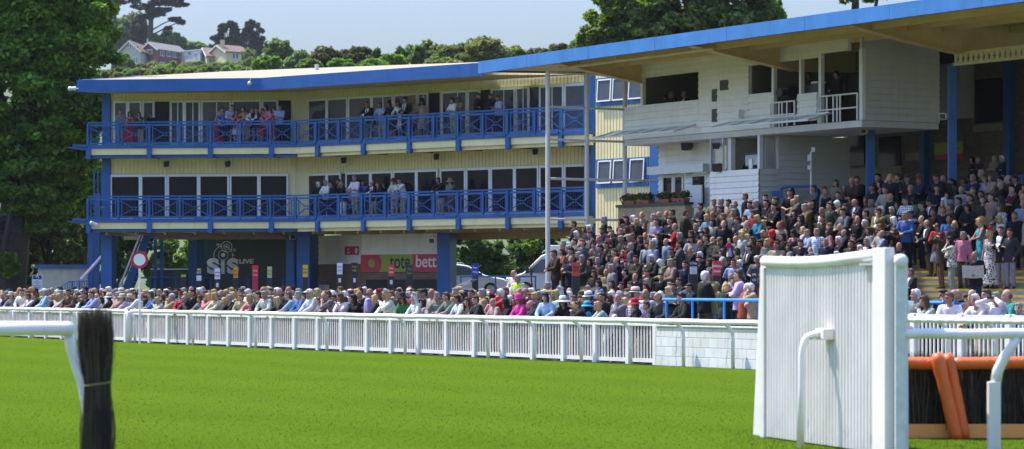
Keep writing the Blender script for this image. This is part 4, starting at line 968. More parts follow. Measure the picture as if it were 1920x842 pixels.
run_rail(1640, 1990, [1700, 1790, 1880], 'distant running rail beyond the hurdle, right of the wing', 1.19)
# ---- block wall and blue rail
bw = thing('block_wall', 'low white painted block wall with dark stains beside the turf', 'wall', fp((uW0 + uW1) / 2, 0))
WBL = brick_mat('painted_blockwork', (.72, .71, .69), (.64, .63, .61), (.46, .45, .43), .46, .225, .5, .012, .85)
mb = MB(); mb.hexa([fp(uW0, -.10, 0), fp(uW1, -.10, 0), fp(uW1, .1, 0), fp(uW0, .1, 0), fp(uW0, -.10, .93), fp(uW1, -.10, .93), fp(uW1, .1, .93), fp(uW0, .1, .93)]); mb.build('blockwork', WBL, bw, uvp=(1.0, -1.0))
mb = MB(); mb.hexa([fp(uW0, -.13, .932), fp(uW1, -.13, .932), fp(uW1, .12, .932), fp(uW0, .12, .932), fp(uW0, -.13, .96), fp(uW1, -.13, .96), fp(uW1, .12, .96), fp(uW0, .12, .96)]); mb.build('wall_top', FENCEW, bw)
br = thing('blue_guard_rail', 'bright blue tubular guard rail on top of white block wall', 'railing', fp(uW0 + 1, .3, .45))
BLB = mat('bright_blue_tube', (.03, .24, .68), .4, var=.08)
mb = MB(); ua, ub = FENCE.s(1243, -.3), FENCE.s(1500, -.3); mb.tube([fp(ua, .3, 1.56), fp(ub, .3, 1.56)], .035, 8); mb.build('top_tube', BLB, br)
for px in (1250, 1298.5, 1358, 1424, 1490): u = FENCE.s(px, -.3); mb = MB(); mb.tube([fp(u, .3, .45), fp(u, .3, 1.54)], .03, 8); mb.build('post', BLB, br)
b2 = thing('blue_barrier', 'short blue barrier rail right of the white wing', 'railing', fp(FENCE.s(1720, -1.6), 1.6))
mb = MB(); ua, ub = FENCE.s(1680, -1.6), FENCE.s(1770, -1.6); mb.tube([fp(ua, 1.6, 1.52), fp(ub, 1.6, 1.52)], .04, 8)
for u in (ua, (ua + ub) / 2, ub): mb.tube([fp(u, 1.6, 0), fp(u, 1.6, 1.5)], .03, 8)
mb.build('barrier_tubes', BLB, b2)
# ---- red and white disc
t = thing('disc_post', 'red and white disc on a slim white post by the rail', 'sign', fp(FENCE.s(262, .75), -.75)); p = FENCE.pt(FENCE.s(262, .75), 0, .75); zc = zat(487, p.y); k = p.y / F
mb = MB(); mb.tube([p, Vector((p.x, p.y, zc - 12 * k))], .034, 8); mb.build('post', FENCEW, t)
mb = MB(); mb.tube([Vector((p.x, p.y - .05, zc)), Vector((p.x, p.y - .015, zc))], 16.2 * k, 32); mb.build('red_ring', mat('red_disc', (.50, .012, .045), .5, var=.05), t)
mb = MB(); mb.tube([Vector((p.x, p.y - .06, zc)), Vector((p.x, p.y - .051, zc))], 11.2 * k, 32); mb.build('white_centre', mat('white_disc', (.78, .78, .80), .5, var=.04), t)

# ---- hurdle wing (white) in the foreground
WPL = mat('white_pvc_slat', (.72, .675, .63), .38, var=.10, scale=1.4, stain=.24)
nt_ = WPL.node_tree; b_ = nt_.nodes['Principled BSDF']; old = b_.inputs['Base Color'].links[0].from_socket; tc_ = N(nt_, 'ShaderNodeTexCoord'); sp_ = N(nt_, 'ShaderNodeSeparateXYZ'); nt_.links.new(tc_.outputs['Object'], sp_.inputs[0])
nz_ = N(nt_, 'ShaderNodeTexNoise', Scale=4.0, Detail=9.0, Roughness=.75); nt_.links.new(tc_.outputs['Object'], nz_.inputs['Vector']); h_ = N(nt_, 'ShaderNodeMapRange'); h_.inputs[1].default_value = .75; h_.inputs[2].default_value = .0; h_.inputs[3].default_value = -.12; h_.inputs[4].default_value = .07; nt_.links.new(sp_.outputs[2], h_.inputs[0])
ad_ = N(nt_, 'ShaderNodeMath', operation='ADD'); nt_.links.new(nz_.outputs['Fac'], ad_.inputs[0]); nt_.links.new(h_.outputs[0], ad_.inputs[1]); m_r = N(nt_, 'ShaderNodeMapRange'); m_r.inputs[1].default_value = .58; m_r.inputs[2].default_value = .72; m_r.inputs[4].default_value = .35; nt_.links.new(ad_.outputs[0], m_r.inputs[0])
nt_.links.new(mixc(nt_, m_r.outputs[0], old, (.20, .19, .13)), b_.inputs['Base Color'])          # mud splashed up from the turf
wa, wb = (ray(1440) * 35.0, 35.0), (ray(1662) * 31.4, 31.4)
PW = Plane(wa, (wb[0] - wa[0], wb[1] - wa[1])); LW = PW.s(1662)
wing = thing('hurdle_wing', 'tall white slatted hurdle wing with top tube and padded end', 'hurdle wing', PW.pt(LW / 2, 0, 0))
zl, zr_ = PW.z(1440, 490), PW.z(1660, 479)
def wtop(u): q = u / LW; return zl + (zr_ - zl) * q - .035 * math.sin(q * PI * 1.2)
ns = 39
mb = MB()
for i in range(ns):
    u0, u1 = LW * i / ns, LW * (i + 1) / ns; cpts = []
    for j in range(7):
        t_ = j / 6; uu = u0 + (u1 - u0) * (t_ * .82 + .02); nn = .030 * math.sin(PI * t_) ** .6
        cpts.append((uu, nn))
    cpts.append((u1 - (u1 - u0) * .06, -.02)); cpts.append((u1, -.02))
    for j in range(len(cpts) - 1):
        (a, na), (b, nb_) = cpts[j], cpts[j + 1]; mb.quad(PW.pt(a, .02, na), PW.pt(b, .02, nb_), PW.pt(b, wtop(b) - .04, nb_), PW.pt(a, wtop(a) - .04, na))
mb.pbox(PW, 0, LW, .05, zl - .15, -.08, -.05)
mb.build('slat_panel', WPL, wing)
mb = MB(); mb.tube([PW.pt(-.05 + (LW + .1) * i / 20, wtop(LW * i / 20), .02) for i in range(21)], .068, 14); mb.build('top_tube', RAILW, wing, smooth=True)
mb = MB(); mb.pbox(PW, LW - .02, LW + .34, -.05, PW.z(1668, 465), .045, .16); mb.build('end_post', WPL, wing, bevel=.012)
mb = MB(); mb.pbox(PW, LW - .55, LW + .02, PW.z(1660, 497), PW.z(1660, 493), .03, .10); mb.build('bracket', GREYM, wing)
PADM = mat('padded_canvas', (.66, .66, .64), .6, var=.15, scale=8, bump=0)
def pad_wrap(m, sc=55, st=.7):
    nt = m.node_tree; b = nt.nodes['Principled BSDF']; tc = N(nt, 'ShaderNodeTexCoord'); mp = N(nt, 'ShaderNodeMapping'); mp.inputs['Rotation'].default_value = (0, R(28), R(10)); nt.links.new(tc.outputs['Object'], mp.inputs[0])
    w = N(nt, 'ShaderNodeTexWave', Scale=sc / 10, Distortion=2.5, Detail=3.0); w.bands_direction = 'Z'; nt.links.new(mp.outputs[0], w.inputs['Vector'])
    bp = N(nt, 'ShaderNodeBump', Strength=st, Distance=.03); nt.links.new(w.outputs['Fac'], bp.inputs['Height']); nt.links.new(bp.outputs[0], b.inputs['Normal'])
pad_wrap(PADM, 60, .07)
ex = at(1690, 0, 30.9)
mb = MB(); pz = zat(491, 30.9); x0, x1 = ray(1678) * 30.9, ray(1702) * 30.9
mb.hexa([(x0, 30.9, -.05), (x1, 30.95, -.05), (x1 + .15, 31.9, -.05), (x0 + .1, 31.9, -.05), (x0, 30.9, pz), (x1 - .01, 30.95, pz), (x1 + .14, 31.9, pz), (x0 + .1, 31.9, pz)]); mb.build('padded_end', PADM, wing, bevel=.03)
mb = MB(); mb.tube([(x0 + .07, 30.92, pz + .01), (x0 + .17, 31.9, pz + .01)], .078, 12); mb.ell((x0 + .07, 30.93, pz + .01), (.078, .06, .078)); mb.build('tube_end', RAILW, wing, smooth=True)
# left return boards of the wing
mb = MB(); a, b = at(1412, 0, 35.7), at(1432, 0, 35.2)
mb.hexa([(a.x, a.y, 0), (b.x, b.y, 0), (b.x + .02, b.y + .08, 0), (a.x + .02, a.y + .08, 0), (a.x + .10, a.y, zat(482, 35.6)), (b.x + .03, b.y, zat(482, 35.2)), (b.x + .05, b.y + .08, zat(482, 35.2)), (a.x + .12, a.y + .08, zat(482, 35.6))]); mb.build('return_board', mat('white_board_old', (.62, .61, .57), .5, var=.1, scale=2, stain=.25), wing, bevel=.01)
mb = MB(); mb.pbox(PW, -.16, -.02, 0, zl - .08, -.02, .05); mb.build('return_board', MATS['white_board_old'], wing, bevel=.01)
mb = MB(); zk = zat(628, 32.7); uk = PW.s(1555)
mb.pbox(PW, uk - .05, uk + .22, zk - .06, zk + .07, .025, .16); mb.build('leg_clamp', WPL, wing, bevel=.012)
c = PW.pt(uk + .06, zk, .16); lg = min((PW.pt(uk + .06, 0, .16 + q_ * .01) for q_ in range(5, 120)), key=lambda v_: abs(960 + F * v_.x / v_.y - 1504))
mb = MB(); dlt = Vector((lg.x - c.x, lg.y - c.y, 0)); pts = [c, c + dlt * .25 + Vector((0, 0, 0)), c + dlt * .55 + Vector((0, 0, -.02))]
for q in np.linspace(0, 1, 6): pts.append(c + dlt * (.55 + .45 * math.sin(q * PI / 2)) + Vector((0, 0, -.02 - .24 * (1 - math.cos(q * PI / 2)))))
pts += [Vector((lg.x, lg.y, .7)), Vector((lg.x - .02, lg.y, 0))]
mb.tube(pts, .042, 12); mb.build('support_leg', RAILW, wing, smooth=True)
mb = MB(); mb.tube([c + dlt * .06 + Vector((0, 0, -.0)), c + dlt * .18], .058, 12); mb.build('collar', RAILW, wing)

# ---- brush hurdle with orange bars
ORA = mat('orange_padding', (.80, .14, .02), .42, var=.12, scale=5); pad_wrap(ORA, 120, .2)
ORB = mat('orange_board', (.92, .36, .09), .6, var=.1, scale=2)
BRUSHM = leaf_mat('birch_brush', (.030, .023, .019), (.075, .056, .044), (.17, .125, .095), .05, .05)
def strands(n, fn, w):
    V = np.zeros((n, 8, 3)); g = random.Random(5)
    for i in range(n):
        p = [np.array(q) for q in fn(g)]
        a = g.random() * PI; d = np.array((math.cos(a), math.sin(a), 0)) * w * (.6 + .8 * g.random())
        for j in range(4): s = (1.0, .9, .7, .2)[j]; V[i, j * 2] = p[j] - d * s; V[i, j * 2 + 1] = p[j] + d * s
    q = np.array([[0, 1, 3, 2], [2, 3, 5, 4], [4, 5, 7, 6]]); Fc = (np.arange(n)[:, None, None] * 8 + q[None]).reshape(-1, 4)
    return V.reshape(-1, 3), Fc
hy = 35.0
hur = thing('brush_hurdle', 'dark brush hurdle with orange padded bars and orange foot board', 'hurdle', at(1850, 822, hy))
hx0, hx1 = ray(1672) * hy, ray(1990) * hy; hz = zat(680, hy)
def hfn(g):
    x = g.uniform(hx0, hx1); y = hy + .10 + g.gauss(0, .05); top = hz + g.uniform(-.25, .12) + .03 * math.sin(x * 9); l = g.gauss(0, .05)
    return [(x, y, .1), (x + l * .3, y + g.gauss(0, .02), .1 + (top - .1) * .4), (x + l * .7, y + g.gauss(0, .03), .1 + (top - .1) * .75), (x + l + g.gauss(0, .03), y + g.gauss(0, .04), top)]
Vb, Fb = strands(9000, hfn, .0045); o = link_mesh('brush', raw_mesh('brush', Vb - np.array(hur.location), Fb, BRUSHM), hur)
mb = MB(); mb.box(hx0, hx1, hy + .14, hy + .24, .05, hz - .18); mb.build('brush_core', mat('dark_twigs', (.012, .010, .009), .95, var=.5, scale=30), hur)
def padbar(a, b, r, nm, m, par, k=14):
    mb = MB(); a = Vector(a); b = Vector(b); pts = [a.lerp(b, i / k) for i in range(k + 1)]; rs = [r * (1 + random.uniform(-.06, .06)) for _ in pts]; rs[0] = r * .7; rs[-1] = r * .8; mb.tube(pts, rs, 14); return mb.build(nm, m, par, smooth=True)
padbar((hx0, hy - .05, hz), (ray(1752) * hy, hy - .05, hz - .01), .076, 'orange_bar', ORA, hur, 30); padbar((ray(1786) * hy, hy - .05, hz - .01), (hx1, hy - .05, hz + .01), .076, 'orange_bar', ORA, hur, 40)
padbar(at(1756, 662, hy - .2), at(1795, 826, hy - .2), .082, 'orange_upright', ORA, hur); padbar(at(1776, 663, hy - .1), at(1808, 824, hy - .1), .082, 'orange_upright', ORA, hur)
mb = MB(); mb.box(hx0, hx1, hy - .06, hy - .02, 0.0, zat(795, hy)); mb.build('foot_board', ORB, hur, bevel=.008)
# near rail on the right
nr = thing('running_rail', 'nearest running rail at the right edge, on a square sleeved leg', 'rail', at(1865, 842, 31), 'white running rails on curved legs')
zr = zat(626, 31); mb = MB(); mb.tube([Vector((ray(1650) * 33 + i * .12, 31.0 + .03 * math.sin(i * .5) * 0, zr + .004 * math.sin(i * .8))) for i in range(26)], .057, 14); mb.build('rail_tube', RAILW, nr, smooth=True)
a = [at(1908, 634, 31.0), at(1897, 650, 31.0), at(1882, 672, 31.02), at(1871, 695, 31.03), at(1866, 722, 31.04)]; mb = MB(); mb.tube(a, [.045, .05, .056, .06, .06], 12); mb.build('curved_leg', RAILW, nr, smooth=True)
mb = MB(); x0, x1 = ray(1853) * 31, ray(1876) * 31; mb.box(x0, x1, 30.97, 31.10, 0, zat(716, 31)); mb.build('leg_sleeve', WPL, nr, bevel=.01)
# near rail on the left, with birch bundle
nl = thing('running_rail', 'nearest running rail at left edge, ending at the birch bundle', 'rail', at(60, 842, 25.6), 'white running rails on curved legs'); zr = zat(616.5, 25.6)
mb = MB(); mb.tube([Vector((ray(-60) * 25.6, 25.6, zr)), Vector((ray(60) * 25.6, 25.6, zr + .003)), Vector((ray(128) * 25.6, 25.6, zr)), Vector((ray(138) * 25.6, 25.6, zr - .005))], [.066, .066, .066, .05], 14); mb.build('rail_tube', RAILW, nl, smooth=True)
mb = MB(); mb.tube([at(128, 622, 25.65), at(133, 648, 25.65), at(143, 685, 25.65), at(154, 715, 25.65), at(163, 760, 25.65), at(166, 860, 25.65), at(166, 945, 25.65)], [.05, .05, .05, .05, .05, .05, .05], 10); mb.build('curved_leg', RAILW, nl, smooth=True)
bb = thing('birch_bundle', 'upright bundle of dark birch twigs tied with a pale string', 'brushwood', at(182, 930, 25.0)); by = 25.0; kx = by / F
prof = [(940, 150, 214), (842, 149, 215), (780, 150, 217), (722, 159, 206), (690, 152, 208), (640, 148, 212), (578, 146, 211)]
def bfn(g):
    a = g.random() * 2 * PI; r = math.sqrt(g.random()); out = []
    top = g.uniform(574, 640) if g.random() < .7 else g.uniform(600, 760)
    ys = [940, 722 + g.uniform(-6, 6), (722 + top) / 2, top] if top < 700 else [940, 860, 800, top]
    jit = g.gauss(0, 3.6); 
    for y in ys:
        for (y0, l0, r0), (y1, l1, r1) in zip(prof, prof[1:]):
            if y1 <= y <= y0 or (y < 578 and y1 == 578): q = (y0 - y) / (y0 - y1); l = l0 + (l1 - l0) * q; rr = r0 + (r1 - r0) * q; break
        c = (l + rr) / 2; hw = (rr - l) / 2
        px = c + hw * r * math.cos(a) + (jit if y < 700 else 0) * .6 + g.gauss(0, .8); px += (g.gauss(0, 5) if g.random() < .12 and y < 700 else 0); out.append(((px - 960) * kx, by + hw * kx * r * math.sin(a), zat(y, by)))
    return out
Vb, Fb = strands(5200, bfn, .0028); link_mesh('twigs', raw_mesh('twigs', Vb - np.array(bb.location), Fb, BRUSHM), bb)
mb = MB(); mb.tube([((c_ - 960) * kx, by, zat(y, by)) for c_, y in ((182, 945), (182, 860), (183, 780), (182.5, 722), (180, 680), (180, 640), (179, 618))], [28 * kx, 28 * kx, 28 * kx, 19 * kx, 23 * kx, 26 * kx, 20 * kx], 14); mb.build('twig_core', MATS['dark_twigs'], bb)
mb = MB(); mb.tube([((182.5 + 24.5 * math.cos(q)) * kx - 960 * kx, by + 24.5 * kx * math.sin(q), zat(720 - 3.5 * math.cos(q), by)) for q in np.linspace(0, 2 * PI, 25)[:-1]], .007, 6, closed=True); mb.build('tie_string', mat('pale_string', (.28, .22, .10), .8, var=.1), bb)

# ---- foliage
def leaves(clumps, nper, size, seed, flat=.0, droop=0.0):
    g = np.random.default_rng(seed); C = []; 
    for (c, r) in clumps:
        k = max(4, int(nper)); d = g.normal(0, 1, (k, 3)); d /= np.linalg.norm(d, axis=1)[:, None]; rad = g.random(k) ** .45
        C.append(np.array(c) + d * rad[:, None] * np.array(r))
    C = np.concatenate(C); n = len(C)
    nrm = g.normal(0, 1, (n, 3)); nrm[:, 2] = np.abs(nrm[:, 2]) + .35 + flat; nrm /= np.linalg.norm(nrm, axis=1)[:, None]
    t = np.cross(nrm, g.normal(0, 1, (n, 3))); t /= np.linalg.norm(t, axis=1)[:, None]; b = np.cross(nrm, t)
    s = size * (.6 + .8 * g.random(n))[:, None]
    V = np.stack([C - t * s, C - b * s * .55 + nrm * s * .12, C + t * s, C + b * s * .55 + nrm * s * .12], 1)
    return V.reshape(-1, 3), np.arange(n * 4).reshape(-1, 4)
def clumps_in(ells, per, seed, frac=.24, surf=.5):
    g = np.random.default_rng(seed); out = []
    for (c, r) in ells:
        c = np.array(c); r = np.array(r); k = per if isinstance(per, int) else per(r)
        d = g.normal(0, 1, (k, 3)); d /= np.linalg.norm(d, axis=1)[:, None]; rad = (surf + (1 - surf) * g.random(k)) * (1 + g.normal(0, .06, k))
        for i in range(k): q = frac * (.65 + .7 * g.random()); out.append((c + d[i] * r * rad[i], (r[0] * q, r[1] * q, r[2] * q * .8)))
    return out
BARK = mat('tree_bark', (.048, .040, .032), .9, var=.4, scale=4, bump=.6, bscale=14); BARKD = mat('dark_bark', (.05, .038, .03), .9, var=.3, scale=2)
def tree(name, label, base, ells, per, nper, size, m, trunk=None, group=None, seed=1, frac=.24, surf=.5, flat=0, cat='tree', bark=None):
    t = thing(name, label, cat, base, group); base = Vector(base)
    cl = clumps_in(ells, per, seed, frac, surf); V, Fc = leaves(cl, nper, size, seed + 1, flat)
    link_mesh('crown', raw_mesh('crown', V - np.array(base), Fc, m), t)
    mb = MB(); r = trunk or .3; g = random.Random(seed)
    top = Vector(ells[0][0]); 
    mid = base.lerp(top, .5) + Vector((g.uniform(-.2, .2) * r * 4, 0, 0))
    mb.tube([base - Vector((0, 0, .3)), base.lerp(mid, .15), mid, top], [r * 1.35, r, r * .8, r * .35], 10)
    for e in (ells if len(ells) > 1 else []) :
        q = base.lerp(top, g.uniform(.3, .6)); c = Vector(e[0]); mb.tube([q, q.lerp(c, .5) + Vector((0, 0, .1 * (c - q).length * g.uniform(-.5, 1))), c], [r * .5, r * .33, r * .12], 7)
    for _ in range(9):
        e = g.choice(ells); c = Vector(e[0]); d = Vector((g.gauss(0, 1), g.gauss(0, 1), g.gauss(.3, .6))).normalized(); q = c + Vector((d.x * e[1][0], d.y * e[1][1], d.z * e[1][2])) * .85
        mb.tube([top.lerp(c, .6), q], [r * .22, r * .06], 5)
    mb.build('trunk', bark or BARK, t)
    return t
def E(px, py, rx, ry, Y, dep=.9): c = at(px, py, Y); k = Y / F; return (tuple(c), (rx * k, rx * k * dep, ry * k))
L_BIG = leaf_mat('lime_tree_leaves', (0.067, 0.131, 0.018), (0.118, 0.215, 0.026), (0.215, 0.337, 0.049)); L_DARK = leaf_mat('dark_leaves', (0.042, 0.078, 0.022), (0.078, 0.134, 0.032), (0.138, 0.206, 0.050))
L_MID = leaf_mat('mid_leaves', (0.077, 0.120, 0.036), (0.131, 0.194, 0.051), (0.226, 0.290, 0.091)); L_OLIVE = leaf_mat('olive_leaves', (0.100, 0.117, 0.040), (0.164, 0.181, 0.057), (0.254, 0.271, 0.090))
L_BROWN = leaf_mat('brown_olive_leaves', (0.057, 0.059, 0.029), (0.090, 0.090, 0.043), (0.139, 0.139, 0.057)); L_PINE = leaf_mat('pine_needles', (0.022, 0.041, 0.030), (0.041, 0.068, 0.041), (0.068, 0.094, 0.056), .150)
L_BRIGHT = leaf_mat('bright_leaves', (0.092, 0.169, 0.024), (0.144, 0.254, 0.034), (0.220, 0.338, 0.051)); L_SIL = leaf_mat('silvery_leaves', (0.062, 0.094, 0.037), (0.125, 0.163, 0.075), (0.250, 0.300, 0.175))
L_GREY = leaf_mat('grey_green_leaves', (0.103, 0.154, 0.083), (0.176, 0.227, 0.114), (0.248, 0.309, 0.144))
YB = 140.0
tree('broadleaf_tree', 'huge dark green tree filling the left edge of the photo', (ray(8) * YB, YB, 0),
     [E(60, 150, 130, 110, YB), E(-20, 60, 150, 110, YB), E(125, 95, 95, 85, YB), E(40, -40, 150, 100, YB), E(150, 205, 62, 80, YB), E(70, 265, 110, 70, YB), E(-40, 240, 120, 100, YB), E(125, 290, 55, 52, YB), E(20, 330, 90, 60, YB), E(165, 40, 52, 60, YB), E(95, 350, 62, 40, YB), E(80, 392, 66, 42, YB), E(10, 494, 22, 22, 138.5), E(-40, 440, 30, 40, 138.5)], 64, 230, .15, L_BIG, .95, seed=11, frac=.25, surf=.45)
tree('understorey_tree', 'dark tree behind the big trunk, left of the blue stairs', (ray(150) * 150, 150, 0), [E(150, 400, 55, 70, 150), E(110, 460, 60, 55, 150), E(180, 350, 40, 60, 150)], 40, 160, .15, L_DARK, .3, seed=15)
tree('silvery_bush', 'pale silvery green bush between the shed and hut', (ray(92) * 145, 145, 0), [E(92, 385, 42, 48, 145), E(70, 430, 30, 40, 145), E(120, 440, 36, 40, 145), E(60, 500, 20, 40, 144)], 34, 150, .12, L_SIL, .2, seed=17, cat='bush')
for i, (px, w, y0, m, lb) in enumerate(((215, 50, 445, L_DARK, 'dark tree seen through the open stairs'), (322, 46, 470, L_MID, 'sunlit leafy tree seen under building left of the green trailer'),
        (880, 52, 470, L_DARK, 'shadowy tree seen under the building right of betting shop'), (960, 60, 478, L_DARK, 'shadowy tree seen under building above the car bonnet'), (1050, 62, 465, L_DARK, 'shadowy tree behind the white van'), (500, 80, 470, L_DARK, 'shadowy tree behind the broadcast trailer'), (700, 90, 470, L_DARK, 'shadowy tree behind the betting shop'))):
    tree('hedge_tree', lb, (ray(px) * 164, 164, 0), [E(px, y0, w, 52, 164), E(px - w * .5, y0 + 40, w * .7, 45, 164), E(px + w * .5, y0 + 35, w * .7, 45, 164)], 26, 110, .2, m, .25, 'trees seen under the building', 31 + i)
mb_t = tree('sapling', 'bright yellow green sapling above the white van', (ray(1000) * 139.5, 139.5, 1.4), [E(990, 463, 12, 9, 139.5), E(1004, 462, 9, 11, 139.5), E(997, 472, 10, 8, 139.5)], 10, 26, .09, leaf_mat('lime_leaves', (.10, .16, .02), (.16, .24, .03), (.24, .32, .05)), .04, seed=44)
YR = 150.0
tree('plane_tree', 'large leafy tree rising behind the grandstand roof', (ray(1280) * YR, YR, 0), [E(1280, 20, 120, 90, YR), E(1140, 60, 52, 48, YR), E(1190, 10, 75, 70, YR), E(1370, 10, 80, 80, YR), E(1430, 30, 42, 58, YR), E(1290, -50, 140, 60, YR), E(1105, 82, 26, 26, YR), E(1240, 75, 90, 40, YR), E(1350, 70, 80, 40, YR)], 52, 150, .17, L_MID, .6, seed=51, frac=.22, surf=.5)
tree('plane_tree', 'leafy treetop peeping over the roof at the top right', (ray(1605) * YR, YR, 0), [E(1605, -22, 45, 34, YR), E(1650, -35, 40, 38, YR)], 34, 120, .17, L_MID, .5, seed=55)
# hillside
mbh = MB(); ys = [168, 200, 260, 330, 420, 560, 700, 800, 900, 1100, 1500]; zs = [0, 4, 13, 20, 28, 38, 49, 57, 63, 66, 55]
xs = np.linspace(-420, 260, 35)
def hz_at(x, y):
    z = float(np.interp(y, ys, zs)); f_ = np.interp(x / y, [-.24, -.17, -.08, 0, .06, .2], [1.1, 1.04, 1.0, .97, .92, .7]); return z * float(f_) + .6 * math.sin(x * .05) * min(1, z / 10)
base = 0
for y in ys:
    for x in xs: mbh.v.append((x * y / 800 * 1.6, y, hz_at(x * y / 800 * 1.6, y)))
W_ = len(xs)
for j in range(len(ys) - 1):
    for i in range(W_ - 1): mbh.f.append((j * W_ + i, j * W_ + i + 1, (j + 1) * W_ + i + 1, (j + 1) * W_ + i)); mbh.m.append(0)
struct(mbh.build('hillside', mat('hill_grass', (.07, .10, .025), .95, var=.3, scale=.05), smooth=True))
def hill_tree(px, ytop, rx, ry, Y, m, lb, nm='shrub', size=None, per=30, nper=60, seed=0, frac=.3, extra=(), cat='tree', grp='trees and shrubs along the hillside'):
    k = Y / F; c = at(px, ytop + ry, Y); g = hz_at(c.x, Y); b = Vector((c.x, Y, min(g, c.z - ry * k * .6)))
    ells = [E(px, ytop + ry, rx, ry, Y)] + [E(px + dx, ytop + ry + dy, rx * q, ry * q, Y) for dx, dy, q in extra]
    if b.z < c.z - ry * k * 1.4: ells.append(((c.x, Y, (c.z + b.z) / 2), (rx * k * .8, rx * k * .8, (c.z - b.z) / 2)))
    return tree(nm, lb, b, ells, per, nper, size or max(.09, Y * .00085), m, rx * k * .08 + .05, grp, seed, frac, .45, cat=cat)
HT = [(522, 76, 24, 17, 420, L_GREY, 'pale grey green tree right of the hilltop cypresses', 'hill_tree'), (498, 104, 22, 14, 330, L_BRIGHT, 'bright green shrub directly under the pale grey green tree', 'shrub'), (560, 96, 22, 18, 400, L_GREY, 'pale olive shrub left of the two brown olive domes', 'shrub'),
      (611, 86, 31, 22, 330, L_BROWN, 'brown olive dome shaped tree, left one of a pair', 'hill_tree'), (672, 88, 33, 22, 330, L_BROWN, 'brown olive dome shaped tree, right one of a pair', 'hill_tree'), (708, 92, 8, 18, 325, L_DARK, 'narrow dark tree at the right edge of the brown olive pair', 'hill_tree'),
      (735, 104, 24, 12, 320, L_BRIGHT, 'low bright green shrub in the dip of the treeline', 'shrub'), (752, 92, 13, 14, 330, L_DARK, 'small dark rounded tree above the dip in the treeline', 'hill_tree'), (800, 78, 34, 24, 325, L_MID, 'taller fresh green tree left of the broad olive trees', 'hill_tree'),
      (850, 82, 34, 22, 322, L_OLIVE, 'broad olive tree, left of the biggest olive crown', 'hill_tree'), (905, 70, 44, 30, 318, L_OLIVE, 'biggest olive crown on the treeline', 'hill_tree'), (960, 88, 26, 18, 322, L_OLIVE, 'small olive tree right of the biggest olive crown', 'hill_tree'),
      (1010, 88, 26, 14, 345, L_BROWN, 'low brownish treetop above the roof corner', 'hill_tree'), (1052, 82, 20, 12, 350, L_BROWN, 'last low treetop before the big tree behind the roof', 'hill_tree'), (1078, 78, 12, 14, 300, L_MID, 'small green treetop touching the big tree behind roof', 'hill_tree'),
      (640, 112, 22, 10, 315, L_BRIGHT, 'low yellow green shrub in front of the brown olive pair', 'shrub'), (700, 114, 26, 9, 312, L_BRIGHT, 'low yellow green shrub at foot of the narrow dark tree', 'shrub'), (580, 112, 20, 10, 315, L_MID, 'low green shrub in front of the pale olive shrub', 'shrub'), (830, 108, 30, 12, 310, L_MID, 'low green shrub below the broad olive tree', 'shrub'),
      (310, 121, 16, 10, 560, L_BRIGHT, 'bright green shrub below the red brick house', 'shrub'), (350, 120, 20, 10, 560, L_OLIVE, 'olive shrub below the flat white house', 'shrub'), (376, 122, 18, 9, 560, L_OLIVE, 'olive shrub below the cream bungalow', 'shrub'), (428, 119, 8, 7, 600, L_DARK, 'small dark round shrub in front of the chimney house', 'shrub'), (408, 120, 10, 6, 600, L_MID, 'small green shrub left of the dark round shrub', 'shrub'),
      (455, 121, 20, 9, 520, L_BRIGHT, 'bright green shrub at right corner of the chimney house', 'shrub'), (478, 108, 16, 14, 500, L_MID, 'green shrub right of the chimney house', 'shrub'), (268, 122, 18, 10, 520, L_BROWN, 'brownish shrub below the gabled white house', 'shrub'), (240, 106, 12, 20, 500, L_GREY, 'grey green tree at the edge of the huge left tree', 'hill_tree'),
      (330, 66, 18, 14, 850, L_MID, 'green tree behind the roof of red brick house', 'hill_tree'), (312, 56, 10, 14, 860, L_PINE, 'small dark conifer right of the great pine', 'hill_tree'), (296, 66, 14, 14, 850, L_DARK, 'dark shrub at the foot of the great pine', 'shrub'), (368, 80, 18, 8, 860, L_MID, 'low tree behind the brown bungalow roof', 'hill_tree'), (250, 24, 28, 30, 870, L_BROWN, 'dark brownish tree between the two pine trunks', 'hill_tree'), (225, 30, 18, 34, 860, L_GREY, 'grey green tree in front of the smaller pine', 'hill_tree'),
      (468, 94, 12, 14, 780, L_MID, 'green tree touching the right wall of chimney house', 'hill_tree')]
for i, (px, yt, rx, ry, Y, m, lb, nm) in enumerate(HT):
    hill_tree(px, yt, rx, ry, Y, m, lb, nm, seed=100 + 3 * i, per=int(26 + rx * .8), nper=70, extra=((-rx * .45, ry * .3, .6), (rx * .5, ry * .35, .62)))
gh = random.Random(8)
for i, px in enumerate(range(176, 372, 12)):
    hill_tree(px + gh.uniform(-4, 4), 132 - (px - 226) * .03 + gh.uniform(-3, 3), gh.uniform(10, 14), gh.uniform(9, 12), gh.uniform(330, 380), gh.choice((L_OLIVE, L_MID, L_BROWN, L_DARK, L_GREY)), 'shrub in the mixed hedgerow below the hill houses', 'hedgerow_shrub', seed=700 + i * 3, per=24, nper=60, grp='hedgerow below the hill houses')
for i, px in enumerate(list(range(226, 486, 13)) + list(range(236, 486, 17))):
    hill_tree(px + gh.uniform(-4, 4), (129 if i < 20 else 121) - (px - 226) * .020 + gh.uniform(-3, 4), gh.uniform(10, 15), gh.uniform(9, 13), gh.uniform(430, 470) if i < 20 else gh.uniform(520, 600), gh.choice((L_OLIVE, L_MID, L_BROWN, L_BRIGHT, L_GREY)), 'shrub in the mixed hedgerow below the hill houses', 'hedgerow_shrub', seed=400 + i * 3, per=24, nper=60, grp='hedgerow below the hill houses')
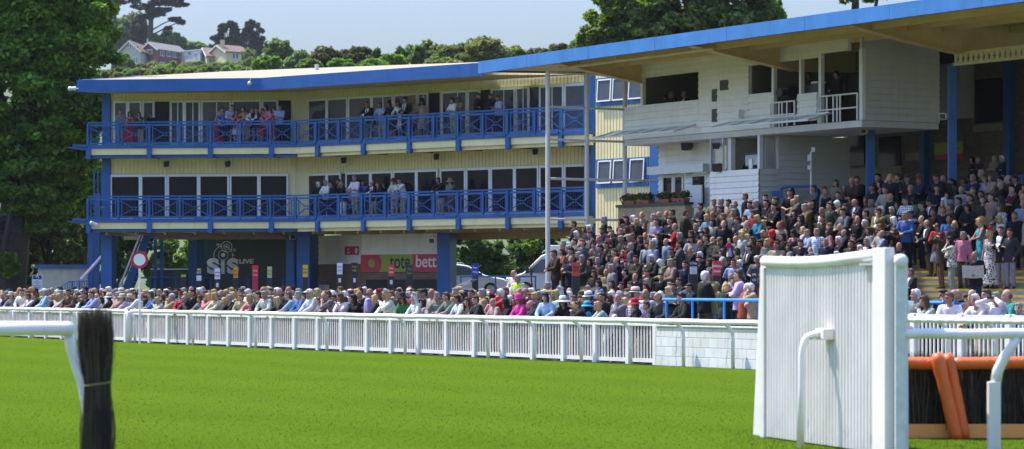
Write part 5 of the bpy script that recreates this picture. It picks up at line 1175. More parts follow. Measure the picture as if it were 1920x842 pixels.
# hilltop cypresses and pines
for i, (px, yt, yb, rx, lb) in enumerate(((427, 41, 92, 30, 'dark spreading cypress on the hilltop, left of a pair'), (475, 38, 102, 27, 'dark spreading cypress on the hilltop, right of a pair'))):
    Y = 840; g = random.Random(70 + i); ells = []
    for j in range(46):
        q = (j / 45) ** .8; y = yt + (yb - yt) * q; w = rx * (.22 + .9 * q ** .6); ells.append(E(px + g.uniform(-1, 1) * w, y + 4 + g.uniform(-4, 3), g.uniform(3.5, 7.5), g.uniform(3, 5.5), Y))
    tree('cypress_tree', lb, (ray(px) * Y, Y, hz_at(ray(px) * Y, Y)), ells, 6, 26, .75, L_PINE, .6, None, 71 + i, .34, .2, bark=BARKD)
def pine(px, ybase, shelves, lb, seed, lean=0):
    Y = 850; base = at(px, ybase, Y); base.z = min(base.z, hz_at(base.x, Y)); ells = [E(x, y, rx, ry, Y, .8) for x, y, rx, ry in shelves]
    t = thing('pine_tree', lb, 'tree', base, None); cl = clumps_in(ells, 16, seed, .3, .15); V, Fc = leaves(cl, 42, .75, seed, .6); link_mesh('crown', raw_mesh('crown', V - np.array(base), Fc, L_PINE), t)
    mb = MB(); tp_ = at(px + lean, -30, Y); k = Y / F; mb.tube([base, at(px + lean * .3, ybase * .5, Y), tp_], [6.2 * k, 4.6 * k, 2 * k], 9)
    for x, y, rx, ry in shelves:
        q = at(px + lean * .6, min(ybase - 6, y + abs(x - px) * .35 + 4), Y); c = at(x, y, Y); mb.tube([q, q.lerp(c, .5) + Vector((0, 0, .3)), c, at(x + (rx * .7 if x > px else -rx * .7), y, Y)], [1.6 * k, 1.2 * k, .8 * k, .3 * k], 6)
    mb.build('trunk', BARKD, t)
pine(280, 72, [(300, 4, 38, 7), (262, 14, 20, 6), (335, 8, 16, 5), (290, -14, 40, 8), (290, 25, 30, 7), (326, 36, 10, 4), (338, 41, 7, 3), (250, 2, 14, 5), (308, 18, 20, 4), (275, 32, 16, 4), (320, -4, 26, 6), (315, 53, 8, 1.2)], 'great dark pine on the hilltop reaching above the photo', 81, 10)
pine(214, 40, [(205, 0, 22, 4), (226, 3, 12, 3), (196, 5, 8, 2.5), (214, -14, 26, 6)], 'smaller dark pine between the left tree and the great pine', 83)
# ---- houses on the hill
ROOFG = mat('grey_tiles', (.17, .16, .15), .8, var=.15); ROOFB = mat('brown_tiles', (.16, .095, .07), .8, var=.15); HBRICK = mat('house_brick', (.19, .085, .065), .85, var=.15, scale=1); HWHITE = mat('house_white', (.62, .62, .58), .7, var=.05); HCREAM = mat('house_cream', (.56, .48, .29), .7, var=.06)
def house(name, lb, pc, pl, pr, Yc, Yl, Yr, yb, ye, yr_, wm, rm, gable='left', wins=(), chim=None, flat=False):
    C, Lf, Rt = [at(p, 0, Y) for p, Y in ((pc, Yc), (pl, Yl), (pr, Yr))]; z0, z1 = zat(yb, Yc) - 3, zat(ye, Yc); zr = zat(yr_, Yc); O = Lf + Rt - C
    t = thing(name, lb, 'house', (C.x, C.y, z0)); q = [Vector((p.x, p.y, 0)) for p in (C, Rt, O, Lf)]
    mb = MB(); mb.poly([p + Vector((0, 0, z0)) for p in q]); mb.poly([p + Vector((0, 0, z1)) for p in q])
    for i in range(4): a, b = q[i], q[(i + 1) % 4]; mb.quad(a + Vector((0, 0, z0)), b + Vector((0, 0, z0)), b + Vector((0, 0, z1)), a + Vector((0, 0, z1)))
    Zv = lambda p, z: Vector((p.x, p.y, z)); ov = .5
    if not flat:
        if gable == 'left': g0, g1, e = (q[0], q[3]), (q[1], q[2]), (q[1] - q[0]).normalized()
        else: g0, g1, e = (q[0], q[1]), (q[3], q[2]), (q[3] - q[0]).normalized()
        for a, b in (g0, g1): m_ = (a + b) / 2; mb.poly([Zv(a, z1), Zv(b, z1), Zv(m_, zr)])
    mb.build('wall', wm, t)
    mb = MB()
    if flat: mb.poly([Zv(p, z1 + .05) for p in q]); prism(mb, [p + (p - (q[0] + q[2]) / 2).normalized() * .3 for p in q], z1 + .06, z1 + .35); mb.build('roof', HWHITE, t)
    else:
        m0, m1 = (g0[0] + g0[1]) / 2 - e * ov, (g1[0] + g1[1]) / 2 + e * ov
        for k in (0, 1):
            a, b = g0[k] - e * ov, g1[k] + e * ov; d = (a - m0); d2 = b - m1; sl = (zr - z1); o_ = 1.12
            A, B = Zv(m0 + d * o_, zr - sl * o_ + .12), Zv(m1 + d2 * o_, zr - sl * o_ + .12); M0, M1 = Zv(m0, zr + .12), Zv(m1, zr + .12); up = Vector((0, 0, .25))
            mb.hexa([A, B, M1, M0, A + up, B + up, M1 + up, M0 + up])
        rf = mb.build('roof', rm, t)
        mb = MB()
        for k in (0, 1): a = g0[k] - e * (ov + .06); d = a - m0; mb.bar(Zv(m0 - e * .07, zr), Zv(m0 - e * .07 + d * 1.12, zr - (zr - z1) * 1.12), .12, .3)
        mb.build('verge_board', HWHITE, rf)
        if chim:
            p = at(chim[0], chim[1], Yc + 3); mb = MB(); mb.box(p.x - .6, p.x + .6, p.y - .6, p.y + .6, zr - 2, p.z); mb.build('chimney', wm, rf)
    for f, pa, pb, ya, yb2 in wins:
        A, B = (q[3], q[0]) if f == 'l' else (q[0], q[1]); Pn = Plane((A.x, A.y), (B.x - A.x, B.y - A.y)); ua, ub = Pn.s(pa), Pn.s(pb); za, zb = Pn.z(pa, yb2), Pn.z(pa, ya)
        mb = MB(); mb.pbox(Pn, ua, ub, za, zb, .02, .14); w = mb.build('window', HWHITE, t); mb = MB(); n_ = 2 if ub - ua > 1.6 else 1
        for k in range(n_): mb.pbox(Pn, ua + .15 + (ub - ua) / n_ * k, ua - .15 + (ub - ua) / n_ * (k + 1), za + .18, zb - .18, .141, .16)
        mb.build('pane', mat('house_glass', (.10, .12, .15), .1, var=.1), w)
    return t
house('brick_house', 'red brick house with white window frames on the hill', 296, 264, 350, 800, 806, 815, 126, 92.8, 78.5, HBRICK, ROOFG, 'left', [('l', 270.5, 286, 94, 103), ('l', 270, 286, 115, 126)] + [('r', a, a + w, 94.5 + k * 1.6, 104.5 + k * 1.6) for k, (a, w) in enumerate(((300, 8), (312, 8), (323.5, 8), (336.5, 8)))] + [('r', 299, 308, 116, 125)])
house('white_house', 'white gabled house with brown roof at the edge of the left tree', 263, 221, 290, 795, 800, 812, 122, 96, 76, mat('house_grey_render', (.42, .40, .34), .8), ROOFB, 'left', [('l', 241, 247, 107, 118), ('l', 250, 258, 107, 120), ('l', 239, 247, 82, 90), ('l', 256, 261, 85, 93)])
house('flat_house', 'flat roofed white house between brick house and cream bungalow', 375, 338, 392, 806, 812, 815, 117, 94.5, 88, HWHITE, HWHITE, flat=True, wins=[('l', 353, 359, 97, 103), ('l', 364.5, 369, 99, 104)])
house('cream_bungalow', 'cream bungalow with broad brown tiled roof on the hill', 388, 374, 424, 802, 820, 808, 123, 105, 86, HCREAM, ROOFB, 'left', [('r', 391, 396, 109, 118), ('r', 399, 403, 110, 118), ('r', 407, 411, 110, 118), ('r', 414, 418, 111, 120)])
house('chimney_house', 'cream house with brown roof, square chimney and bay window', 424, 392, 464, 798, 806, 803, 121, 97, 83.5, HCREAM, ROOFB, 'left', [('r', 435, 447, 99, 110.5)], chim=(417, 75))

# ---- summer haze
mbz = MB(); mbz.box(-330, 300, -12, 1320, -1.2, 150); hzo = mbz.build('haze', None or mat('haze_air', (1, 1, 1), var=0)); hzo['kind'] = 'stuff'
hm = bpy.data.materials['haze_air']; hm.node_tree.nodes.remove(hm.node_tree.nodes['Principled BSDF']); pv = hm.node_tree.nodes.new('ShaderNodeVolumePrincipled'); pv.inputs['Color'].default_value = (.86, .90, 1, 1); pv.inputs['Density'].default_value = .00005; pv.inputs['Anisotropy'].default_value = .2; hm.node_tree.links.new(pv.outputs[0], hm.node_tree.nodes['Material Output'].inputs['Volume'])
# ---- world, sun, camera
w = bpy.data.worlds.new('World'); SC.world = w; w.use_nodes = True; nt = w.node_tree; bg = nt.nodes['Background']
SUN_EL, SUN_DIR = 60.0, Vector((-.84, .54, 0)).normalized()
sky = nt.nodes.new('ShaderNodeTexSky'); sky.sky_type = 'NISHITA'; sky.sun_disc = False; sky.sun_elevation = R(SUN_EL)
az = math.atan2(SUN_DIR.x, SUN_DIR.y); sky.sun_rotation = az; sky.air_density = 1.0; sky.dust_density = .6; sky.ozone_density = 1.5; sky.altitude = 0
tint = mixc(nt, 1.0, sky.outputs[0], (.96, .94, 1.05), 'MULTIPLY')
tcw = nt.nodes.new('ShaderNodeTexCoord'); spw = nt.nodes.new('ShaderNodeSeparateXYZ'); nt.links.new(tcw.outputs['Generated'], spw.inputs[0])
mrw = nt.nodes.new('ShaderNodeMapRange'); mrw.inputs[1].default_value = .08; mrw.inputs[2].default_value = .40; mrw.inputs[3].default_value = .335; mrw.inputs[4].default_value = 1.4; nt.links.new(spw.outputs[2], mrw.inputs[0])   # sky dimmed near the horizon and boosted overhead to add fill light
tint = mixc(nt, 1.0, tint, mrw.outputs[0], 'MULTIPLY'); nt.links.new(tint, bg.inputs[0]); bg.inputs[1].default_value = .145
sl = bpy.data.lights.new('sun', 'SUN'); sl.energy = 4.0; sl.angle = R(.55); sl.color = (1, .955, .88); so = bpy.data.objects.new('sun', sl); COL.objects.link(so)
d = Vector((SUN_DIR.x * math.cos(R(SUN_EL)), SUN_DIR.y * math.cos(R(SUN_EL)), math.sin(R(SUN_EL)))); so.rotation_euler = d.to_track_quat('Z', 'Y').to_euler(); so.location = (0, 0, 60)
cam = bpy.data.cameras.new('camera'); co = bpy.data.objects.new('camera', cam); COL.objects.link(co); co.location = (0, 0, HC); co.rotation_euler = (R(90), 0, 0)
cam.sensor_width = 36; cam.sensor_fit = 'HORIZONTAL'; cam.lens = 36 * F / 1920; cam.shift_y = (H0 - 421) / 1920; cam.clip_end = 9000; cam.clip_start = .5
cam.dof.use_dof = True; cam.dof.focus_distance = 84; cam.dof.aperture_fstop = 2.8
SC.camera = co
SC.view_settings.view_transform = 'Standard'; SC.view_settings.look = 'None'; SC.view_settings.gamma = 1; SC.view_settings.exposure = 1.1
try: SC.cycles.use_denoising = True; SC.cycles.max_bounces = 6; SC.cycles.transparent_max_bounces = 4
except Exception: pass
# =============================================================== people
def obj_mat(name, kind='plain', rough=.8, c2=(.7, .7, .7), sc=1.0):
    m, nt, b = nt_new(name); b.inputs['Roughness'].default_value = rough; b.inputs['Specular IOR Level'].default_value = .25
    oi = N(nt, 'ShaderNodeObjectInfo'); tc = N(nt, 'ShaderNodeTexCoord'); base = oi.outputs['Color']
    nz = N(nt, 'ShaderNodeTexNoise', Scale=9.0, Detail=4.0); nt.links.new(tc.outputs['Object'], nz.inputs['Vector'])
    mr = N(nt, 'ShaderNodeMapRange'); mr.inputs[1].default_value = .3; mr.inputs[2].default_value = .7; mr.inputs[3].default_value = .78; mr.inputs[4].default_value = 1.08; nt.links.new(nz.outputs['Fac'], mr.inputs[0])
    def grid(axis, freq, duty):
        sp = N(nt, 'ShaderNodeSeparateXYZ'); nt.links.new(tc.outputs['Object'], sp.inputs[0]); a = N(nt, 'ShaderNodeMath', operation='MULTIPLY'); a.inputs[1].default_value = freq; nt.links.new(sp.outputs[axis], a.inputs[0])
        f_ = N(nt, 'ShaderNodeMath', operation='FRACT'); nt.links.new(a.outputs[0], f_.inputs[0]); l = N(nt, 'ShaderNodeMath', operation='LESS_THAN'); l.inputs[1].default_value = duty; nt.links.new(f_.outputs[0], l.inputs[0]); return l.outputs[0]
    c = base
    if kind == 'check': c = mixc(nt, grid(0, 16, .35), c, c2); c = mixc(nt, grid(2, 16, .3), c, c2)
    if kind == 'stripe': c = mixc(nt, grid(2, 13, .45), c, c2)
    if kind == 'floral':
        v = N(nt, 'ShaderNodeTexVoronoi', Scale=17.0); nt.links.new(tc.outputs['Object'], v.inputs['Vector']); l = N(nt, 'ShaderNodeMath', operation='LESS_THAN'); l.inputs[1].default_value = .42; nt.links.new(v.outputs['Distance'], l.inputs[0]); c = mixc(nt, l.outputs[0], c, c2)
    if kind == 'vest': c = mixc(nt, grid(2, 5.5, .2), c, (.6, .6, .58))
    c = mixc(nt, 1.0, c, mr.outputs[0], 'MULTIPLY'); nt.links.new(c, b.inputs['Base Color'])
    if kind == 'hair':
        n2 = N(nt, 'ShaderNodeTexNoise', Scale=60.0, Detail=3.0); mp = N(nt, 'ShaderNodeMapping'); mp.inputs['Scale'].default_value = (1, 1, .2); nt.links.new(tc.outputs['Object'], mp.inputs[0]); nt.links.new(mp.outputs[0], n2.inputs['Vector'])
        bp = N(nt, 'ShaderNodeBump', Strength=.6, Distance=.01); nt.links.new(n2.outputs['Fac'], bp.inputs['Height']); nt.links.new(bp.outputs[0], b.inputs['Normal'])
    return m
M_SKIN = obj_mat('skin', rough=.55); M_CL = obj_mat('plain_cloth', rough=.85); M_HAIR = obj_mat('hair_strands', 'hair', .6); M_CHK = obj_mat('check_cloth', 'check'); M_STR = obj_mat('stripe_cloth', 'stripe'); M_FLO = obj_mat('floral_cloth', 'floral', c2=(.07, .03, .06)); M_VEST = obj_mat('vest_cloth', 'vest')
M_EYE = mat('eye_dark', (.03, .022, .018), .4, var=0); M_LIP = mat('lip', (.32, .11, .09), .5, var=0); M_SHOE = mat('shoe_leather', (.02, .017, .015), .45, var=.1); M_BAND = mat('hat_band', (.02, .02, .03), .7, var=0)
COLS = dict(wh=('white', (.70, .70, .72)), cr=('cream', (.58, .52, .40)), be=('beige', (.40, .32, .21)), ta=('tan', (.34, .22, .09)), ol=('olive', (.065, .065, .035)), gn=('green', (.05, .20, .06)), dg=('dark green', (.02, .04, .03)), sg=('sage green', (.30, .40, .20)), mt=('mint green', (.36, .52, .40)),
    lg=('pale grey', (.45, .45, .46)), gy=('grey', (.19, .19, .20)), ch=('charcoal', (.045, .046, .052)), bk=('black', (.013, .013, .015)), nv=('navy', (.016, .020, .055)), bl=('blue', (.07, .16, .45)), pb=('pale blue', (.36, .46, .68)), lb=('light blue', (.28, .50, .68)), tq=('turquoise', (.05, .40, .62)), tl=('teal', (.03, .30, .24)),
    rd=('red', (.52, .02, .035)), mr=('maroon', (.16, .012, .03)), pk=('pink', (.60, .22, .27)), hp=('bright pink', (.62, .04, .25)), ora=('orange', (.55, .13, .03)), ru=('rust', (.33, .07, .035)), pu=('purple', (.10, .045, .16)), li=('lilac', (.44, .38, .66)), br=('brown', (.10, .06, .035)), ye=('yellow', (.62, .72, .03)))
HAIRC = dict(g=(.22, .21, .20), w=(.58, .56, .52), b=(.055, .032, .018), k=(.014, .011, .010), y=(.40, .27, .11), r=(.13, .075, .04), a=(.16, .04, .02))
POSEW = dict(A='standing', F='with arms folded', C='with hands held together', L='leaning forward', N='with both hands on the rail', Q='leaning with chin on hand', B='raising binoculars', H='with hand at face', P='with hands at pockets', W='waving one arm', K='looking down')

def rotx(v, a, piv=(0, 0, 0)):
    v = Vector(v) - Vector(piv); c, s = math.cos(a), math.sin(a); return Vector((v.x, v.y * c - v.z * s, v.y * s + v.z * c)) + Vector(piv)
class Rig:
    def __init__(s, pose, sex, yaw):
        m = sex == 'm'; s.m = m; s.pose = pose
        lean = R(dict(L=30, N=13, Q=22, K=6, C=3, H=4, B=2).get(pose, 0)); s.lean = lean
        back = dict(L=.16, N=.05, Q=.11).get(pose, 0); s.P = Vector((0, back, .95 if pose not in 'LQ' else .935))
        s.T = lambda v: rotx(v, lean) + s.P            # torso frame -> world (forward is -Y)
        s.neck = s.T((0, .012, .515)); hp = R(dict(K=28, L=-2, N=4, Q=3, C=10, H=6).get(pose, 0)); s.hp = hp; s.yaw = R(yaw)
        s.head = s.neck + rotx((0, -.035, .155), lean * .45 + hp * .4)
        sw = .185 if m else .158; s.sh = {k: s.T((k * sw, .005, .455)) for k in (-1, 1)}
        rz = s.P.z
        hands = {}
        z = s.T((0, 0, 0)).z
        if pose in 'A': hands = {k: ((k * .27, -.05, .80), (k * .3, .5, -.2)) for k in (-1, 1)}
        if pose == 'P': hands = {k: ((k * .20, -.06, .93), (k * 1, .6, 0)) for k in (-1, 1)}
        if pose == 'F': hands = {1: ((-.10, -.185, 1.20), (1, -.1, -.7)), -1: ((.12, -.205, 1.17), (-1, -.1, -.7))}
        if pose in 'CK': hands = {k: ((k * .06, -.31, 1.10), (k * 1, .25, -.6)) for k in (-1, 1)}
        if pose == 'L': hands = {1: ((.02, -.47, 1.06), (1, .3, -.5)), -1: ((-.10, -.45, 1.06), (-1, .3, -.5))}
        if pose == 'N': hands = {1: ((.16, -.38, 1.08), (1, .3, -.5)), -1: ((-.05, -.40, 1.07), (-1, .3, -.5))}
        if pose == 'Q': hands = {1: ((.02, -.30, 1.38), (.8, -.4, -1)), -1: ((.0, -.44, 1.06), (-1, .3, -.5))}
        if pose == 'B': hands = {k: ((k * .065, -.17, 1.60), (k * 1, -.1, -.6)) for k in (-1, 1)}
        if pose == 'H': hands = {1: ((.05, -.17, 1.50), (.6, -.3, -1)), -1: ((.10, -.20, 1.15), (-1, 0, -.6))}
        if pose == 'W': hands = {1: ((.42, -.14, 1.86), (1, .2, -.4)), -1: ((-.2, -.32, 1.08), (-1, .2, -.5))}
        s.arm = {}
        for k in (-1, 1):
            t, pole = Vector(hands[k][0]), Vector(hands[k][1]); a = s.sh[k]; l1, l2 = (.29, .265) if m else (.28, .25); d = t - a; D = min(d.length, (l1 + l2) * .995); d.normalize(); t = a + d * D
            x = (l1 * l1 - l2 * l2 + D * D) / (2 * D); h = math.sqrt(max(0, l1 * l1 - x * x)); pp = (pole - d * pole.dot(d)).normalized(); s.arm[k] = (a, a + d * x + pp * h, t)
        sp = .10 if m else .085; s.leg = {}
        for k in (-1, 1):
            hip = s.P + Vector((k * .088, 0, -.04)); kn = Vector((k * sp, back * .6 - .02, .50)); an = Vector((k * (sp + .01), back * .2 + .03, .085))
            if pose == 'L' and k == 1: kn.y -= .06; an.y += .04
            s.leg[k] = (hip, kn, an)
        s.tl = [(-.10, .165, .112), (0, .172, .12), (.12, .158, .12), (.25, .165, .122), (.36, .178, .122), (.435, .17, .10), (.49, .10, .078), (.53, .056, .056)] if m else [(-.10, .176, .12), (0, .174, .125), (.13, .133, .102), (.27, .148, .128), (.35, .15, .118), (.43, .145, .092), (.49, .085, .068), (.53, .048, .05)]
    def loft(s, mb, rings, grow, vert=False, n=18):
        base = len(mb.v)
        for z, rx, ry in rings:
            for j in range(n):
                a = 2 * PI * j / n; v = (math.cos(a) * (rx + grow), math.sin(a) * (ry + grow), z); mb.v.append(tuple(s.T(v) if not (vert and z < 0) else Vector(v) + s.P))
        for i in range(len(rings) - 1):
            for j in range(n): j2 = (j + 1) % n; mb.f.append((base + i * n + j, base + i * n + j2, base + (i + 1) * n + j2, base + (i + 1) * n + j)); mb.m.append(0)
        mb.f.append(tuple(base + j for j in reversed(range(n)))); mb.m.append(0); mb.f.append(tuple(base + (len(rings) - 1) * n + j for j in range(n))); mb.m.append(0)
    def hd(s, v): # head frame -> world
        v = Vector(v); c, q = math.cos(s.yaw), math.sin(s.yaw); v = Vector((v.x * c - v.y * q, v.x * q + v.y * c, v.z)); return rotx(v, s.hp + s.lean * .1) + s.head
    def hell(s, mb, c, r, n=12, m=8):
        base = len(mb.v); mb.ell(c, r, n, m)
        for i in range(base, len(mb.v)): mb.v[i] = tuple(s.hd(mb.v[i]))
def remesh(mb, name, mats, vox, smooth=2, noise=0.0, ns=9.0, fac=.5, dec=1.0, seed=0):
    me = mb.mesh(name, mats[0]); o = bpy.data.objects.new(name, me); COL.objects.link(o)
    r = o.modifiers.new('r', 'REMESH'); r.mode = 'VOXEL'; r.voxel_size = vox
    if smooth: q = o.modifiers.new('s', 'SMOOTH'); q.factor = fac; q.iterations = smooth
    if dec < 1: q = o.modifiers.new('d', 'DECIMATE'); q.ratio = dec
    dg = bpy.context.evaluated_depsgraph_get(); out = bpy.data.meshes.new_from_object(o.evaluated_get(dg)); bpy.data.objects.remove(o); bpy.data.meshes.remove(me); out.name = name
    if noise:
        nr = [v.normal.copy() for v in out.vertices]
        for v, n_ in zip(out.vertices, nr):
            c = v.co; q = mnoise.noise(Vector((c.x * ns + seed, c.y * ns, c.z * ns * .55))) + .5 * mnoise.noise(Vector((c.x * ns * 2.3, c.y * ns * 2.3 + seed, c.z * ns * 1.1))); v.co = c + n_ * noise * q
    out.materials.clear()
    for m in mats: out.materials.append(m)
    out.polygons.foreach_set('use_smooth', [True] * len(out.polygons)); return out
CACHE = {}
def rig(pose, sex, yaw):
    k = ('rig', pose, sex, yaw)
    if k not in CACHE: CACHE[k] = Rig(pose, sex, yaw)
    return CACHE[k]
def hand(mb, s, k):
    a, e, w = s.arm[k]; d = (w - e).normalized(); side = d.cross(Vector((0, 0, 1)) if abs(d.z) < .9 else Vector((1, 0, 0))).normalized(); nrm = side.cross(d)
    if s.pose == 'A': side, nrm = Vector((0, 1, 0)) - d * d.y, Vector((-k, 0, 0))
    side.normalize(); g = 1 if s.m else .9
    pc = w + d * .045 * g; mb.caps(w, w + d * .075 * g, .026 * g, .024 * g, 8); mb.caps(pc - side * .022 * g, pc + side * .022 * g, .021 * g, .021 * g, 8)
    curl = -nrm if nrm.z > 0 else nrm
    if s.pose == 'A': curl = nrm
    for i, (o_, L) in enumerate(((-.033, .066), (-.011, .078), (.011, .073), (.033, .056))):
        b = w + d * .082 * g + side * o_ * g; m_ = b + (d * .85 + curl * .35).normalized() * L * .5 * g; t = m_ + (d * .5 + curl * .8).normalized() * L * .5 * g
        mb.caps(b, m_, .0098 * g, .0092 * g, 6); mb.caps(m_, t, .0092 * g, .0082 * g, 6)
    b = w + d * .028 * g - side * .026 * g; m_ = b + (d * .6 - side * .7 + curl * .25).normalized() * .036 * g; t = m_ + (d * .95 - side * .1 + curl * .3).normalized() * .032 * g; mb.caps(b, m_, .0125, .0105, 6); mb.caps(m_, t, .0105, .0085, 6)
def body_mesh(pose, sex, yaw):
    key = ('body', pose, sex, yaw)
    if key in CACHE: return CACHE[key]
    s = rig(pose, sex, yaw); mb = MB(); g = 1 if s.m else .95
    s.hell(mb, (0, 0, .012), (.077 * g, .097 * g, .112 * g)); s.hell(mb, (0, -.022, -.058), (.056 * g, .068 * g, .066 * g)); s.hell(mb, (0, -.082, -.095), (.022, .022, .018))
    mb.caps(s.hd((0, -.094, .012)), s.hd((0, -.114, -.028)), .010, .0155, 6); s.hell(mb, (0, -.080, .034), (.048, .018, .012))
    for k in (-1, 1): s.hell(mb, (k * .079 * g, .005, -.008), (.012, .024, .034), 8, 6); s.hell(mb, (k * .036, -.070, -.035), (.026, .024, .024), 8, 6)
    s.hell(mb, (0, -.089, -.062), (.024, .012, .010), 8, 6)
    mb.caps(s.neck - Vector((0, -.01, .06)), s.hd((0, .012, -.06)), .060 * g if s.m else .050, .053 * g if s.m else .045)
    s.loft(mb, s.tl, 0); mb.caps(s.sh[-1] * .8 + s.T((0, 0, .455)) * .2, s.sh[1] * .8 + s.T((0, 0, .455)) * .2, .062 * g, .062 * g)
    for k in (-1, 1):
        a, e, w = s.arm[k]; mb.caps(a, e, .055 * g, .041 * g); mb.caps(e, w, .042 * g, .028 * g); mb.caps(e.lerp(w, .15), e.lerp(w, .5), .043 * g, .036 * g); hand(mb, s, k)
        h, kn, an = s.leg[k]; mb.caps(h, kn, .088, .056); mb.caps(kn, an, .055, .037); mb.caps(kn.lerp(an, .15) + Vector((0, .02, 0)), kn.lerp(an, .5) + Vector((0, .015, 0)), .052, .042)
        mb.caps(an + Vector((0, .03, -.035)), an + Vector((k * .02, -.15, -.048)), .043, .034); mb.caps(an, an + Vector((0, .01, -.04)), .038, .042)
    me = remesh(mb, 'person', [M_SKIN, M_EYE, M_LIP, M_SHOE], .0115, 2)
    eyes = [s.hd((k * .033, -.086, .010)) for k in (-1, 1)]; lip = s.hd((0, -.100, -.060)); mi = []
    for p in me.polygons:
        c = p.center; i = 0
        if c.z < .105: i = 3
        elif (c - eyes[0]).length < .0175 or (c - eyes[1]).length < .0175: i = 1
        elif abs((c - lip).x) < .024 and abs((c - lip).z) < .010 and abs((c - lip).y) < .03: i = 2
        mi.append(i)
    me.polygons.foreach_set('material_index', mi); CACHE[key] = me; return me
def top_mesh(kind, pose, sex):
    """returns list of (part name, mesh) ; part 0 is the garment"""
    key = ('top', kind, pose, sex)
    if key in CACHE: return CACHE[key]
    s = rig(pose, sex, 0); mb = MB(); jk = kind in 'juc'; t = .030 if jk else .034 if kind == 'v' else .019
    hem = {'j': -.22, 'u': -.22, 'c': -.18, 's': -.12, 'l': -.12, 'v': -.16}[kind]
    rings = [(hem, s.tl[1][1] + (.012 if jk else 0), s.tl[1][2] + .012)] + [q for q in s.tl[1:6]] + [(.485, .115 if s.m else .10, .085)]
    s.loft(mb, rings, t, vert=True); mb.caps(s.sh[-1], s.sh[1], .062 + t * .7, .062 + t * .7)
    if kind != 'v':
        for k in (-1, 1):
            a, e, w = s.arm[k]; mb.caps(a, e, .062 + t * .55, .048 + t * .75)
            if kind != 's': mb.caps(e, e.lerp(w, .93), .049 + t * .7, .036 + t * .55)
    if kind != 's' or True: mb.tube([s.T((math.cos(a) * .07, .012 + math.sin(a) * .064, .50 + .018 * math.sin(a))) for a in np.linspace(0, 2 * PI, 17)[:-1]], .017, 6, closed=True)
    me = remesh(mb, {'j': 'jacket', 'u': 'jacket', 'c': 'coat', 's': 'shirt', 'l': 'shirt', 'v': 'vest'}[kind], [M_CL], .016, 2, .011 if jk else .009, 9, seed=hash_(kind + pose + sex)); res = [me]
    if kind in 'ju':
        sel = {}; 
        for p in me.polygons:
            c = rotx(p.center - s.P, -s.lean)
            if c.y < -.03 and c.z > .08 and c.z < .515:
                w_ = .016 + .075 * max(0, (c.z - .08) / .42)
                if abs(c.x) < w_: sel[p.index] = 2 if (kind == 'u' and abs(c.x) < .024 and c.z < .49) else 1
        for nm, idx in (('shirt_front', 1), ('tie', 2)):
            fs = [i for i, q in sel.items() if q == idx]
            if fs: res.append(sub_mesh(me, fs, nm, .004 if idx == 1 else .008))
    CACHE[key] = res; return res
def hash_(t): return sum(ord(c) * (i + 3) for i, c in enumerate(t)) % 97
def sub_mesh(me, fs, nm, push):
    vm = {}; V = []; Fs = []
    for i in fs:
        q = []
        for vi in me.polygons[i].vertices:
            if vi not in vm: v = me.vertices[vi]; vm[vi] = len(V); V.append(tuple(v.co + v.normal * push))
            q.append(vm[vi])
        Fs.append(q)
    o = bpy.data.meshes.new(nm); o.from_pydata(V, [], Fs); o.materials.append(M_CL); o.polygons.foreach_set('use_smooth', [True] * len(Fs)); return o
def bottom_mesh(kind, pose, sex):
    key = ('bot', kind, pose, sex)
    if key in CACHE: return CACHE[key]
    s = rig(pose, sex, 0); mb = MB()
    if kind == 't':
        s.loft(mb, [(-.12, .16, .115)] + [q for q in s.tl[1:3]], .010, vert=True)
        for k in (-1, 1): h, kn, an = s.leg[k]; mb.caps(h, kn, .100, .076); mb.caps(kn, an + Vector((0, 0, .0)), .076, .062)
        me = remesh(mb, 'trousers', [M_CL], .017, 2, .010, 8)
    else:
        hz_ = {'k': -.47, 'd': -.50, 'D': -.82}[kind]; fl = {'k': .05, 'd': .07, 'D': .10}[kind]
        rings = [(hz_, .185 + fl, .14 + fl), (hz_ * .6, .185 + fl * .6, .14 + fl * .6), (-.12, .187, .135)]
        if kind == 'k': rings += [s.tl[1], s.tl[2]]
        else: rings += [s.tl[1], s.tl[2], s.tl[3], (.36, .150, .115), (.405, .135, .095)]
        s.loft(mb, rings, .016, vert=True)
        if kind != 'k':
            for k in (-1, 1): mb.tube([s.T((k * .09, -.10, .38)), s.T((k * .10, -.05, .49)), s.T((k * .10, .05, .49)), s.T((k * .09, .10, .38))], .016, 6)
        me = remesh(mb, 'skirt' if kind == 'k' else 'dress', [M_CL], .016, 2, .014, 7)
    CACHE[key] = me; return me
def hair_mesh(st):
    key = ('hair', st)
    if key in CACHE: return CACHE[key]
    mb = MB()
    if st == 's': mb.ell((0, .020, .026), (.083, .098, .108)); mb.ell((0, -.052, .082), (.062, .038, .040)); mb.ell((0, .05, -.03), (.077, .055, .075))
    if st == 'n': mb.ell((0, .042, -.018), (.084, .066, .060))
    if st in 'olu': mb.ell((0, .018, .028), (.088, .104, .112)); mb.ell((0, -.06, .078), (.064, .036, .040))
    if st in 'ol':
        for k in (-1, 1): mb.ell((k * .072, .008, -.045), (.030, .062, .100))
        mb.ell((0, .062, -.05), (.085, .058, .115))
    if st == 'l': mb.ell((0, .072, -.17), (.098, .046, .17)); [mb.ell((k * .085, .01, -.15), (.028, .045, .12)) for k in (-1, 1)]
    if st == 'u': mb.ell((0, .095, .065), (.052, .05, .05)); mb.ell((0, .055, -.02), (.078, .055, .08))
    CACHE[key] = remesh(mb, 'hair', [M_HAIR], .012, 1, .010, 26, seed=3); return CACHE[key]
